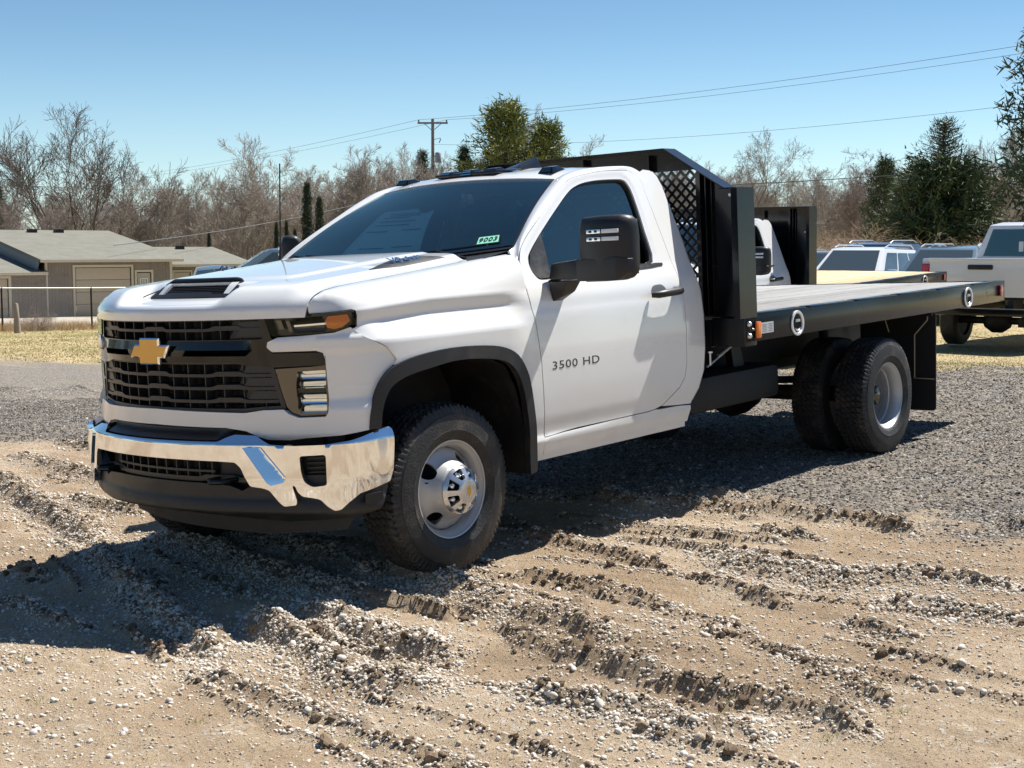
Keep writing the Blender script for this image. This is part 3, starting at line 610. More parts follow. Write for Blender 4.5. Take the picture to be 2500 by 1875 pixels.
    top = [(x, 1.587) for x in np.arange(-.55, .34, .05)] + [(QX(x), 1.587) for x in np.arange(.35, .50, .02)] + [Y(y, 1.587) for y in (.95, .92, .89, .86, .83)] + [Y(.803, 1.55), Y(.802, 1.40), Y(.804, 1.342)]
    frt = [Y(.86, 1.342), Y(.91, 1.345), Y(.955, 1.348), X(.525, 1.34), X(.520, 1.30), Y(.966, 1.252), Y(.952, 1.238), X(.50, 1.194), X(.396, 1.137), X(.348, 1.078), X(.366, 1.054)]
    patch('fender', fo + top + frt, fender_map, wh, T, du=.015, th=.02, mirror=True, out=(0, 1, .3), e=.003)
    inner = [X(.455, .78), X(.445, .86), X(.415, .935), X(.370, .975), X(.29, 1.003), X(.164, 1.022), X(.018, 1.038), X(-.132, 1.036), X(-.287, 1.018), X(-.375, .992), X(-.437, .938), X(-.480, .84), X(-.503, .70), X(-.515, .58), X(-.515, .425)]
    ao = arch[:]; ao[-1] = X(-.571, .455)
    flare = spline(ao, 3) + [X(-.56, .43)] + spline(inner[::-1], 3)
    patch('wheel_arch_trim', flare, flat_map(.012, lambda z, q: .012 * sm((z - .5) / .2)), M['plastic_grey'], T, du=.016, th=.035, mirror=True, out=(0, 1, 0))
    pts = [(.50, .70), (.47, .90), (.40, .99), (.25, 1.04), (0, 1.055), (-.25, 1.035), (-.40, .98), (-.48, .85), (-.53, .65), (-.545, .42)]; m_ = len(pts)
    MB().cbox(-.55, .72, -.54, .54, .50, 1.27, .03).obj('engine_bay_filler', M['under'], T); MB().box(.50, .60, -.78, .78, .60, 1.27).obj('nose_light_blocker', M['under'], T)  # unseen dark boxes added to stop sunlight leaking through the nose
    for s in (1, -1):
        li = MB(); li.add([(x, s * 1.0, z) for x, z in pts] + [(x, s * .55, z) for x, z in pts], [(i, i + 1, m_ + i + 1, m_ + i) for i in range(m_ - 1)]); li.add([(x, s * .55, z) for x, z in pts] + [(0, s * .55, .5)], [tuple(range(m_ + 1))]); li.obj('wheel_well_liner', M['under'], T, smooth=40)
    # --- hood
    hp = [(-.055, y) for y in np.linspace(-.79, .79, 30)] + [(p, .797) for p in np.arange(0, 1.06, .05)] + [(1.10, .79), (1.24, .60), (1.33, .35), (1.36, 0), (1.33, -.35), (1.24, -.60), (1.10, -.79)] + [(p, -.797) for p in np.arange(1.05, -.01, -.05)]
    HO = patch('hood', hp, hood_map, wh, T, du=.020, th=.022, out=(.3, 0, 1), holes=[[(.235, -.235), (.235, .235), (.315, .225), (.315, -.225)]])
    # scoop
    def scoop_map(u, v):   # v 0 bottom .. 1 top
        y = u * (.30 - .012 * v); w = .185 + .115 * v; x = .90 - .37 * y * y - w
        return np.stack([x, y, 1.379 + .082 * v - .010 * sm((np.abs(u) - .8) / .2) * v], 1)
    SCO = patch('hood_scoop', fillet([(-1.02, -.02), (1.02, -.02), (1.0, .9), (.92, 1.02), (-.92, 1.02), (-1.0, .9)], .04), scoop_map, M['plastic'], T, du=.05, th=.035, lift=.006, out=(1, 0, .5), holes=[fillet([(-.94, .16), (-.60, .16), (-.54, .26), (.54, .26), (.60, .16), (.94, .16), (.93, .95), (-.93, .95)], .03)])
    patch('scoop_back', [(-.95, .1), (.95, .1), (.95, 1.0), (-.95, 1.0)], scoop_map, M['under'], SCO, du=.06, th=0, lift=-.024, out=(1, 0, .5))
    for k in range(6): patch('scoop_slat', [(-.86, .36 + k * .09), (.86, .36 + k * .09), (.86, .385 + k * .09), (-.86, .385 + k * .09)], scoop_map, M['under'], SCO, du=.08, th=.012, lift=-.010, out=(1, 0, .5))
    for s in (1, -1):
        def wm(u, v, s=s):
            x = .715 - .30 * u; y = s * (.30 + .012 * u - .0 * v); z = 1.381 + .092 * u ** .8 * 1 * v + 0 * u + (1 - v) * .062 * u ** .7; return np.stack([x, y + s * (1 - v) * .03 * (1 - u), z], 1)
        patch('scoop_cheek', [(.02, 0), (.98, 0), (.98, .4), (.55, 1), (.02, .3)], wm, M['plastic_grey'], SCO, du=.08, th=.004, lift=.004, out=(.2, s, .6))
    # engine badges on the hood flanks
    for s in (1, -1):
        def bm_(u, v, s=s):
            x = .16 - .50 * u; y = s * (.69 - .085 * v + 0 * u); z = hood_xy(x, np.abs(y)) + (.003 + .012 * v * sm(u / .2)) * (1 if s > 0 else .2); return np.stack([x, y, z], 1)
        BA = patch('hood_badge', [(0, .15), (.35, -.25), (1.0, -.25), (.92, .15), (.80, 1.0), (.42, 1.0)], bm_, M['plastic_grey'], HO, du=.05, th=.014, out=(0, s * .5, 1))
        a0 = bm_(np.array([.30]), np.array([.45]))[0]; a1 = bm_(np.array([.80]), np.array([.45]))[0]; c_ = (a0 + a1) / 2
        text_obj('engine_lettering', 'V8 6.6L', .058, M['chrome'], BA, frame_at(c_ + np.array([0, s * .004, .006 if s > 0 else .001]), (-s * 1, 0, .03), (0, -s * .86, .50)), .002, bold=.0012, xs=1.35)
    # --- cowl and wipers
    def cw(u, v):
        y = u * .84; x0 = .90 - .37 * (y * .9) ** 2 - np.interp(np.abs(y), [0, .35, .60, .79, .85], [1.33, 1.30, 1.20, 1.06, 1.04]); x1 = -.545 - .16 * u * u; return np.stack([x0 + (x1 - x0) * v, y, 1.478 + .045 * u * u * v + .012 * v + 0 * u], 1)
    patch('cowl_panel', [(-1, -.1), (1, -.1), (1, 1), (-1, 1)], cw, M['plastic'], T, du=.06, th=0, out=(0, 0, 1))
    wp = MB()
    for y0, y1 in ((.05, .72), (-.62, .02)):
        a = [tuple(ws_map(np.array([y / .86]), np.array([.022 + .02 * (y - y0)]))[0] + np.array([.012, 0, .016])) for y in np.linspace(y0, y1, 8)]; wp.tube(a, .006, 6); wp.tube([(-.50, y1 - .03, 1.50), a[4]], .007, 6)
    wp.obj('wiper', M['plastic'], T, smooth=40)
    # --- windshield with black edge band and things stuck on it
    WS = patch('windshield', [(-.985, .03), (.985, .03), (.985, .985), (-.985, .985)], ws_map, M['glass'], T, du=.06, th=0, out=(1, 0, 1))
    patch('windshield_border', [(-1, 0), (1, 0), (1, 1), (-1, 1)], ws_map, M['plastic'], T, du=.06, th=.0, lift=-.004, out=(1, 0, 1), holes=[fillet([(-.95, .055), (.95, .055), (.955, .93), (-.955, .93)], .05)])
    patch('mirror_pod', spline([(-.10, .92), (.10, .92), (.13, .80), (.10, .66), (0.0, .61), (-.10, .66), (-.13, .80)], 4, True), ws_map, M['plastic'], WS, du=.03, th=.05, lift=-.012, out=(1, 0, 1))
    mbm = MB(); mbm.cbox(-1.0, -.98, -.13, .13, 1.71, 1.78, .008); mbm.obj('rear_view_mirror', M['plastic'], T, smooth=40)
    PA = patch('window_sheet', [(-.43, .10), (.30, .13), (.06, .68), (-.52, .66)], ws_map, M['paper'], WS, du=.05, th=0, lift=-.02, out=(1, 0, 1)) if variant == 0 else None
    if PA:
        for a0, a1, b0, b1 in ((-.38, .02, .60, .605), (-.35, -.02, .575, .58), (-.42, -.18, .37, .376), (-.04, .14, .38, .386), (-.30, -.05, .17, .175), (.02, .2, .18, .185), (-.40, -.1, .55, .555), (-.40, .0, .50, .505), (-.4, -.02, .45, .455)):
            patch('printed_line', [(a0, b0), (a1, b0), (a1, b1 + .004), (a0, b1 + .004)], ws_map, M['print'], PA, du=.1, th=0, lift=-.017, out=(1, 0, 1))
        ST = patch('window_sticker', [(.735, .075), (.895, .075), (.875, .175), (.725, .175)], ws_map, M['plastic'], WS, du=.03, th=0, lift=.004, out=(1, 0, 1))
        patch('sticker_face', [(.745, .085), (.885, .085), (.868, .167), (.734, .167)], ws_map, M['sticker'], ST, du=.03, th=0, lift=.006, out=(1, 0, 1))
        c_ = ws_map(np.array([.81]), np.array([.125]))[0]; r_ = ws_map(np.array([.86]), np.array([.125]))[0] - ws_map(np.array([.76]), np.array([.125]))[0]; u_ = ws_map(np.array([.81]), np.array([.17]))[0] - ws_map(np.array([.81]), np.array([.08]))[0]
        text_obj('sticker_number', '9003', .050, M['ink'], ST, frame_at(c_ + np.cross(r_, u_) / np.linalg.norm(np.cross(r_, u_)) * .008, r_, u_), .0004, bold=.0005, spacing=1.1)
    # --- roof, pillars
    patch('roof', [(-1.225, -1)] + [(-1.225, a) for a in np.linspace(-.9, .9, 19)] + [(-1.225, 1)] + [(x, 1) for x in np.arange(-1.3, -2.1, -.06)] + [(-2.145, 1), (-2.145, -1)] + [(x, -1) for x in np.arange(-2.1, -1.28, .06)], roof_map, wh, T, du=.045, th=.012, out=(0, 0, 1))
    C1 = [(-.600, 1.395), (-.615, 1.46), (-.668, 1.53), (-.747, 1.592), (-.87, 1.668), (-1.0, 1.745), (-1.13, 1.822), (-1.261, 1.887), (-1.33, 1.908), (-1.416, 1.922), (-1.52, 1.935), (-1.626, 1.945), (-1.832, 1.951), (-1.88, 1.944), (-1.92, 1.922), (-1.945, 1.89), (-1.953, 1.84)]
    c1 = np.array(spline(C1, 6)); y1 = 1.03 + door_off(c1[:, 1]); c1 = np.stack([c1[:, 0], y1, c1[:, 1]], 1)
    b_ = np.linspace(0, 1, 40); w1 = ws_map(np.ones(40), b_); w1 = np.concatenate([[[-.625, .872, 1.530]], w1, roof_map(np.linspace(-1.30, -2.10, 30), np.ones(30))])
    s1 = np.r_[0, np.cumsum(np.linalg.norm(np.diff(c1, axis=0), axis=1))]; s2 = np.r_[0, np.cumsum(np.linalg.norm(np.diff(w1, axis=0), axis=1))]
    # match stations by x so that the strip does not shear
    def strip(u, v):
        """u station 0..1 along the pillar and roof rail, v 0 at the door gap .. 1 at the glass / roof"""
        i1 = u * s1[-1]; P = np.stack([np.interp(i1, s1, c1[:, k]) for k in range(3)], 1)
        kx = np.interp(u, [0, .12, .30, .52, .62, .85, 1], [0, .10, .26, .47, .56, .88, 1]); i2 = kx * s2[-1]; Q = np.stack([np.interp(i2, s2, w1[:, k]) for k in range(3)], 1)
        d = Q - P; n = np.stack([0 * u, .55 + 0 * u, .8 + 0 * u], 1); blg = (np.sin(np.pi * v) * .16 * sm(u / .08) * np.linalg.norm(d, axis=1))[:, None]
        return P + d * v[:, None] + n * blg
    st = [(u, 0) for u in np.linspace(0, 1, 80)] + [(1, v) for v in np.linspace(.1, .9, 6)] + [(u, 1) for u in np.linspace(1, 0, 80)] + [(0, v) for v in np.linspace(.9, .1, 6)]
    patch('roof_rail', st, strip, wh, T, du=.022, th=.012, mirror=True, out=(0, .6, 1), e=.03)
    # --- doors
    gap = [(-.672, .590), (-.666, .70), (-.649, .968), (-.623, 1.167), (-.606, 1.243), (-.600, 1.30), (-.604, 1.36), (-.619, 1.45)]
    gap = [(x - .003, z) for x, z in gap]
    fr_ = C1[2:]; fr_ = [(x - .003, z - .003) for x, z in fr_]
    do = gap + spline([gap[-1]] + fr_ + [(-1.957, 1.70)], 4)[1:] + [(-1.957, 1.475), (-1.957, 1.30), (-1.965, 1.126), (-1.962, .844), (-1.945, .767), (-1.90, .715), (-1.838, .682), (-1.76, .640), (-1.715, .622), (-1.665, .613), (-1.606, .607), (-1.261, .604), (-.95, .603), (-.831, .598), (-.74, .592)]
    win = [(-.708, 1.475), (-.745, 1.518), (-.904, 1.624), (-1.125, 1.758), (-1.25, 1.828), (-1.33, 1.858), (-1.42, 1.878), (-1.553, 1.892), (-1.72, 1.898), (-1.79, 1.895), (-1.822, 1.872), (-1.836, 1.80), (-1.818, 1.60), (-1.782, 1.425), (-1.576, 1.412), (-1.2, 1.392), (-.9, 1.378), (-.76, 1.374), (-.722, 1.39), (-.704, 1.43)]
    win = spline(win, 3, True)
    def dmap(x, z):
        P = side_map()(x, z); d = dist_poly(np.stack([x, z], 1), win) ; k = (z > 1.30); P[:, 1] -= np.where(k, .005 * (1 - sm((d - .006) / .034)), 0); return P
    doors = patch('door', do, dmap, wh, T, e=.004, du=.016, th=.022, mirror=True, holes=[win], out=(0, 1, .3))
    for i, (dr, s) in enumerate(zip(doors, (1, -1))):
        def sy(f, s=s):
            def g(u, v): P = f(u, v); P[:, 1] *= s; return P
            return g
        patch('door_glass', win, sy(side_map(-.030)), M['glass_side'], dr, du=.08, th=0, out=(0, s, .3))
        patch('door_trim', [(-.70, .64), (-.66, 1.34)] + win[-8:-1][::-1][:0] + [(-.66, 1.50), (-.9, 1.66), (-1.27, 1.87), (-1.6, 1.93), (-1.88, 1.92), (-1.93, 1.70), (-1.93, .80), (-1.7, .64)], sy(side_map(-.055)), M['interior'], dr, du=.1, th=0, out=(0, -s, 0), holes=[win])
        seal = [(x + (-1.4 - x) * .035, z + (1.62 - z) * .045) for x, z in win]
        patch('window_seal', win, sy(side_map(-.016)), M['plastic'], dr, du=.03, th=.02, out=(0, s, .3), holes=[seal])
        patch('sail_trim', [(-.712, 1.44), (-.75, 1.508), (-.895, 1.612), (-.872, 1.47), (-.850, 1.385), (-.76, 1.381), (-.728, 1.395)], sy(side_map(-.012)), M['plastic_grey'], dr, du=.05, th=.01, out=(0, s, .3))
        patch('belt_moulding', fillet([(-.80, 1.372), (-1.79, 1.420), (-1.855, 1.418), (-1.852, 1.404), (-1.79, 1.402), (-.80, 1.358)], .004), sy(side_map(.006)), M['plastic_grey'], dr, du=.04, th=.014, out=(0, s, .3))
        hd = MB(); hd.tube([(-1.628, s * 1.035, 1.247), (-1.65, s * 1.066, 1.248), (-1.72, s * 1.072, 1.252), (-1.84, s * 1.072, 1.256), (-1.875, s * 1.064, 1.257), (-1.888, s * 1.035, 1.258)], [.014, .020, .021, .021, .020, .014], 12)
        hd.obj('door_handle', M['plastic'], dr, smooth=50)
        patch('handle_cup', spline([(-1.66, 1.262), (-1.675, 1.292), (-1.72, 1.300), (-1.77, 1.296), (-1.80, 1.262), (-1.75, 1.240), (-1.70, 1.240)], 4, True), sy(side_map(.003)), M['cup_grey'], dr, du=.03, th=.003, out=(0, s, 0))
        text_obj('model_lettering', '3500 HD', .058, M['chrome_dark'], dr, frame_at((-.932, s * 1.0319, .941), (-s, 0, 0), (0, -.01, 1)), .0006, bold=.0002, spacing=1.10, xs=1.72)
    # --- rocker and cab corner
    patch('rocker_panel', [(-.668, .498), (-1.99, .502), (-2.0, .55), (-2.015, .592), (-1.90, .600), (-1.70, .603), (-1.665, .608), (-1.6, .602), (-1.261, .599), (-.83, .593), (-.668, .586)], side_map(), wh, T, du=.03, th=.05, mirror=True, out=(0, 1, 0))
    [MB().box(-1.99, -.58, *sorted((s * .90, s * .985)), .47, .502).obj('sill_flange', wh, T) for s in (1, -1)]
    re = [(-1.962, 1.30), (-1.962, 1.475), (-1.962, 1.70), (-1.958, 1.84), (-1.95, 1.892), (-1.925, 1.924), (-2.02, 1.955), (-2.09, 1.950), (-2.125, 1.92), (-2.142, 1.86), (-2.140, 1.735), (-2.142, 1.572), (-2.135, 1.433), (-2.145, 1.25), (-2.150, 1.10), (-2.150, .92), (-2.135, .78), (-2.085, .68), (-2.02, .60), (-1.90, .606), (-1.74, .618), (-1.72, .620), (-1.764, .636), (-1.842, .677), (-1.905, .711), (-1.951, .765), (-1.968, .844), (-1.971, 1.126)]
    patch('cab_corner', re, side_map(), wh, T, du=.035, th=.03, mirror=True, out=(0, 1, .3))
    zs = [.62, .68, .78, .92, 1.1, 1.25, 1.433, 1.572, 1.735, 1.86, 1.92, 1.945]; xs = [-2.03, -2.085, -2.135, -2.150, -2.150, -2.145, -2.135, -2.142, -2.140, -2.142, -2.125, -2.10]
    for s in (1, -1):
        cr = MB()
        for j, (z, x) in enumerate(zip(zs, xs)):
            yy = 1.03 + float(door_off(np.array([z]))[0]); 
            for t in range(7): 
                a = t / 6 * math.pi / 2; cr.v.append((x - .05 * math.sin(a), s * (yy - .055 * (1 - math.cos(a))), z))
        b = len(cr.v) - len(zs) * 7
        for j in range(len(zs) - 1):
            for t in range(6): cr.f.append((b + j * 7 + t, b + j * 7 + t + 1, b + (j + 1) * 7 + t + 1, b + (j + 1) * 7 + t)); cr.m.append(0)
        cr.obj('cab_rear_edge', wh, T, smooth=60)
    def rw(y, z): 
        x = np.interp(z, zs, xs) - .05; return np.stack([x - .01 * (1 - (y / .98) ** 2), y, z], 1)
    hwin = fillet([(-.62, 1.42), (.62, 1.42), (.56, 1.84), (-.56, 1.84)], .06)
    ed = [(1.03 + float(door_off(np.array([z]))[0]) - .055, z) for z in zs]
    patch('cab_back', ed + [(-y, z) for y, z in ed[::-1]], rw, wh, T, du=.06, th=.02, out=(-1, 0, 0), holes=[hwin])
    patch('rear_glass', hwin, rw, M['glass_dark'], T, du=.1, th=0, out=(-1, 0, 0), lift=-.01)
    # --- interior
    patch('rear_trim', ed + [(-y, z) for y, z in ed[::-1]], lambda y, z: rw(y * .97, z) + np.array([.035, 0, 0]), M['interior'], T, du=.2, th=0, out=(1, 0, 0), holes=[hwin])
    I = empty('interior', parent=T)
    MB().cbox(-1.02, -.62, -.84, .84, 1.28, 1.455, .04).obj('dashboard', M['dash'], I, smooth=40)
    MB().box(-2.12, -.55, -.92, .92, .62, .70).box(-2.15, -2.12, -.9, .9, .62, 1.40).obj('cab_floor', M['interior'], I)
    for y in (.44, -.44):
        se = MB(); se.cbox(-1.85, -1.28, y - .26, y + .26, .95, 1.12, .05); se.cbox(-1.95, -1.78, y - .26, y + .26, 1.05, 1.62, .06, M=Matrix.Translation((0, 0, 0))); se.cbox(-1.97, -1.87, y - .13, y + .13, 1.64, 1.82, .04); se.obj('seat', M['seat'], I, smooth=40)
    sw = MB(); c = Vector((-1.12, .44, 1.40)); ring = [tuple(c + Vector((.07 * math.sin(a) * 1, .185 * math.cos(a), .165 * math.sin(a)))) for a in np.linspace(0, 2 * math.pi, 29)]; sw.tube(ring, .015, 8, cap=False); sw.cbox(-1.14, -1.09, .36, .52, 1.36, 1.44, .02); sw.obj('steering_wheel', M['plastic'], I, smooth=50)
    MB().box(-2.10, -1.32, -.62, .62, 1.895, 1.905).obj('headliner', M['headliner'], I)
    # --- roof lamps and fin
    for y in (-.555, -.17, 0, .17, .555):
        x0 = float(roof_map(np.array([-1.33]), np.array([y / .66]))[0, 0]); z0 = float(roof_map(np.array([-1.36]), np.array([y / .66]))[0, 2]) - .006
        l = MB(); l.add([(x0 + .035, y - .055, z0 - .004), (x0 + .035, y + .055, z0 - .004), (x0 - .14, y + .03, z0 + .012), (x0 - .14, y - .03, z0 + .012), (x0 + .012, y - .038, z0 + .032), (x0 + .012, y + .038, z0 + .032), (x0 - .06, y + .022, z0 + .040), (x0 - .06, y - .022, z0 + .040)], [(0, 1, 5, 4), (1, 2, 6, 5), (2, 3, 7, 6), (3, 0, 4, 7), (4, 5, 6, 7), (3, 2, 1, 0)])
        o = l.obj('roof_marker_lamp', M['black_gloss'], T, bevel=.006)
        MB().add([(x0 + .034, y - .040, z0 + .004), (x0 + .034, y + .040, z0 + .004), (x0 + .018, y + .032, z0 + .026), (x0 + .018, y - .032, z0 + .026)], [(0, 1, 2, 3)]).obj('lamp_lens', M['glass_dark'], o)
    MB().cbox(-1.50, -1.30, -.24, .24, 1.962, 1.982, .008).obj('lamp_plinth', M['black_gloss'], T, smooth=40)
    fin = MB(); fx = -1.50; yf = .27; z0 = 1.984
    fin.add([(fx + .13, yf - .045, z0), (fx + .13, yf + .045, z0), (fx - .12, yf + .04, z0 + .012), (fx - .12, yf - .04, z0 + .012), (fx + .02, yf, z0 + .035), (fx - .08, yf + .004, z0 + .070), (fx - .12, yf, z0 + .078)], [(0, 1, 4), (1, 2, 5, 4), (2, 6, 5), (3, 0, 4, 5), (3, 5, 6), (2, 3, 6), (3, 2, 1, 0)])
    fin.obj('roof_fin_antenna', M['black_gloss'], T, bevel=.008)
    an = MB(); an.tube([(-.64, -.90, 1.44), (-.648, -.90, 1.52), (-.655, -.90, 1.60)], [.014, .012, .006], 8); an.tube([(-.655, -.90, 1.60), (-.69, -.90, 2.09)], .0042, 6); an.obj('mast_antenna', M['plastic'], T, smooth=50)
    # --- towing mirrors
    def mirror(s, fold=0):
        R = empty('door_mirror', (-.86, s * 1.0, 1.36), parent=T); R.rotation_euler = (0, 0, s * fold); k = lambda x, y, z: (x + .86, s * (y - 1.0), z - 1.36)
        sh = MB()
        def ring(y, x0, x1, z0, z1, n=20, e=4.0):
            out = []
            for i in range(n):
                a = 2 * math.pi * i / n; ca, sa = math.cos(a), math.sin(a); rr = (abs(ca) ** e + abs(sa) ** e) ** (-1 / e)
                out.append(k((x0 + x1) / 2 + (x1 - x0) / 2 * ca * rr, y, (z0 + z1) / 2 + (z1 - z0) / 2 * sa * rr))
            return out
        # housing lofted outwards
        st_ = [(1.188, -.87, -.80, 1.375, 1.655), (1.195, -.885, -.785, 1.362, 1.668), (1.215, -.89, -.765, 1.356, 1.676), (1.34, -.89, -.752, 1.358, 1.680), (1.43, -.89, -.765, 1.362, 1.679), (1.465, -.89, -.785, 1.372, 1.672), (1.482, -.885, -.81, 1.39, 1.655), (1.488, -.88, -.84, 1.42, 1.62)]
        b = 0
        for t in st_: sh.v += ring(*t)
        n = 20
        for j in range(len(st_) - 1):
            for i in range(n): sh.f.append((j * n + i, j * n + (i + 1) % n, (j + 1) * n + (i + 1) % n, (j + 1) * n + i)); sh.m.append(0)
        sh.f.append(tuple(range(n))); sh.m.append(0); sh.f.append(tuple((len(st_) - 1) * n + i for i in range(n))); sh.m.append(0)
        sh.obj('mirror_housing', M['plastic'], R, smooth=50)
        ar = MB(); ar.v = []; P = [k(x, y, z) for x, y, z in ((-.90, .975, 1.372), (-.79, .985, 1.372), (-.765, 1.20, 1.372), (-.90, 1.20, 1.372), (-.90, .985, 1.458), (-.80, .995, 1.452), (-.78, 1.20, 1.474), (-.90, 1.20, 1.474))]
        ar.add(P, [(0, 1, 2, 3), (4, 5, 6, 7), (0, 1, 5, 4), (1, 2, 6, 5), (2, 3, 7, 6), (3, 0, 4, 7)]); ar.obj('mirror_arm', M['plastic'], R, bevel=.012)
        lo = MB(); z0, z1 = 1.378, 1.466; lo.add([k(-.755, 1.19, z0 - .016), k(-.755, 1.43, z0 - .016), k(-.79, 1.482, z0 + .02), k(-.79, 1.482, z1), k(-.755, 1.43, z1 + .012), k(-.755, 1.19, z1), k(-.80, 1.19, z0 - .016), k(-.80, 1.43, z0 - .016), k(-.82, 1.490, z0 + .02), k(-.82, 1.490, z1), k(-.80, 1.43, z1 + .012), k(-.80, 1.19, z1)], [(0, 1, 4, 5), (1, 2, 3, 4), (0, 6, 7, 1), (1, 7, 8, 2), (2, 8, 9, 3), (3, 9, 10, 4), (4, 10, 11, 5), (5, 11, 6, 0)])
        lo.obj('mirror_lower_cover', M['plastic_grey'], R, bevel=.006)
        ft = MB(); ft.add([k(-.75, 1.015, 1.362), k(-.88, 1.015, 1.362), k(-.87, 1.01, 1.262), k(-.78, 1.01, 1.262), k(-.76, 1.135, 1.366), k(-.87, 1.135, 1.366), k(-.86, 1.10, 1.31), k(-.79, 1.07, 1.285)], [(0, 1, 2, 3), (4, 5, 6, 7), (0, 4, 5, 1), (1, 5, 6, 2), (2, 6, 7, 3), (3, 7, 4, 0)]); ft.obj('mirror_foot', M['plastic'], R, bevel=.010)
        gl = MB(); gl.add([k(-.893, 1.21, 1.375), k(-.893, 1.47, 1.39), k(-.893, 1.47, 1.655), k(-.893, 1.21, 1.66)], [(0, 1, 2, 3)]); gl.obj('mirror_glass', M['chrome'], R)
        for z in (1.602, 1.565):
            for y0, y1 in ((1.268, 1.352), (1.358, 1.455)):
                t = MB(); t.cbox(*sorted((k(-.756, 0, 0)[0], k(-.744, 0, 0)[0])), *sorted((k(0, y0, 0)[1], k(0, y1, 0)[1])), z - 1.36 - .010, z - 1.36 + .010, .003); t.obj('mirror_light_bar', M['chrome'] if y0 < 1.3 else M['lens_bar'], R, smooth=40)
            for y0 in (1.285, 1.318):
                MB().box(.117, .119, *sorted((s * (y0 - 1.0), s * (y0 + .014 - 1.0))), z - 1.366, z - 1.354).obj('lamp_chip', M['ink'], R)
    mirror(1); mirror(-1, fold=.74)
    # --- wheels
    zf, zr = (.434, .398) if variant == 0 else (.404, .404)
    front_wheel((0, .885, zf), T, 1); front_wheel((0, -.885, zf), T, -1)
    rear_wheels((-4.24, 1.085, zr), T, 1); rear_wheels((-4.24, -1.085, zr), T, -1)
    # --- frame, axles and tanks
    ch = MB()
    for s in (1, -1): ch.box(-6.1, -.3, s * .43 - .04, s * .43 + .04, .66, .86)
    for x in (-2.6, -3.3, -5.2, -6.0): ch.box(x - .04, x + .04, -.43, .43, .70, .82)
    ch.obj('chassis_frame', M['under'], T, bevel=.01)
    ax = MB(); ax.tube([(-4.24, -1.0, zr), (-4.24, 1.0, zr)], .055, 14); ax.lathe([(0, -.22), (.10, -.20), (.17, -.10), (.20, 0), (.17, .10), (.10, .20), (0, .22)], 24, c=(-4.24, -.05, zr)); ax.obj('rear_axle', M['under'], T, smooth=45)
    MB().tube([(0, -.8, .42), (0, .8, .42)], .05, 12).obj('front_axle', M['under'], T, smooth=45)
    MB().tube([(-4.05, -.05, .42), (-1.2, 0, .52)], .05, 14).obj('drive_shaft', M['under'], T, smooth=45)
    for s in (1, -1):
        MB().add([(x, s * .52 + w, z) for w in (-.035, .035) for x, z in [(-3.45, .62), (-3.7, .52), (-4.24, .47), (-4.8, .54), (-5.05, .66), (-5.05, .70), (-4.8, .58), (-4.24, .52), (-3.7, .57), (-3.45, .66)]], [tuple(range(10)), tuple(range(19, 9, -1))] + [(i, (i + 1) % 10, 10 + (i + 1) % 10, 10 + i) for i in range(10)]).obj('leaf_spring', M['under'], T)
        MB().tube([(-4.45, s * .60, .84), (-4.30, s * .66, .46)], .035, 12).obj('shock_absorber', M['under'], T, smooth=45)
        MB().tube([(-4.46, s * .5, .40), (-4.16, s * .5, .40)], .02).obj('spring_clamp', M['under'], T)
    MB().cbox(-3.45, -2.35, .50, .80, .47, .70, .06).obj('fuel_tank', M['under'], T, smooth=45)
    MB().cbox(-2.9, -2.2, .50, .56, .60, .84, .01).obj('frame_bracket', M['under'], T, smooth=45)
    MB().cbox(-3.3, -2.3, -.86, -.5, .48, .78, .06).obj('battery_box', M['under'], T, smooth=45)
    MB().cbox(-1.9, -.9, -.5, .5, .42, .62, .05).obj('transmission', M['under'], T, smooth=45)
    MB().tube([(-1.2, -.35, .45), (-3.6, -.40, .52), (-5.2, -.55, .62), (-5.5, -.9, .60)], .045, 12).obj('exhaust_pipe', M['under'], T, smooth=45)
    MB().box(-3.35, -2.35, -.95, .52, .70, .92).box(-4.9, -3.5, -.38, .38, .58, .90).obj('underbody_gap_filler', M['under'], T)  # boxes added to block the bright gaps under the bed
    bk = MB(); bk.add([(x, .62 + w, z) for w in (0, .05) for x, z in [(-3.02, .92), (-3.12, .92), (-3.22, .66), (-3.18, .48), (-3.10, .46), (-3.08, .66)]], [tuple(range(6)), tuple(range(11, 5, -1))] + [(i, (i + 1) % 6, 6 + (i + 1) % 6, 6 + i) for i in range(6)]); bk.obj('spring_hanger', M['plastic'], T)
    MB().lathe([(0, .70), (.016, .70), (.022, .69), (.024, .67)], 12, c=(-3.14, 0, .50)).obj('hanger_bolt', M['steel'], T, smooth=40)
    tr = MB(); tr.tube([(-2.24, .99, .79), (-2.62, 1.0, .93)], .007, 8); tr.tube([(-2.36, .995, .845), (-2.49, .995, .893)], .012, 8); tr.obj('turnbuckle', M['steel'], T, smooth=40)
    MB().tube([(-2.23, 1.02, .80), (-2.23, 1.02, .875)], .006, 8).lathe([(0, 0), (.014, 0), (.014, .01), (0, .01)], 6, 'z', c=(-2.23, 1.02, .872)).obj('hanging_bolt', M['steel'], T)
    # --- flatbed
    BX0, BX1, BW = -6.33, -2.43, 1.22; bs = M['black_steel']
    for s in (1, -1):
        rl = MB(); y0, y1 = sorted((s * (BW - .012), s * BW)); rl.box(BX0, BX1 + .13, y0, y1, .928, 1.086)
        rl.box(BX0, BX1 + .13, *sorted((s * (BW - .11), s * (BW - .012))), .928, .938); rl.box(BX0, BX1, *sorted((s * (BW - .075), s * (BW - .012))), 1.072, 1.086)
        rl.obj('side_rail', bs, T, bevel=.003)
        for k in range(6):
            x = BX0 + .03 + k * .655; MB().cbox(x, x + .60, *sorted((s * (BW - .074), s * (BW + .005))), 1.086, 1.094, .003).obj('rail_cap', bs, T, smooth=40)
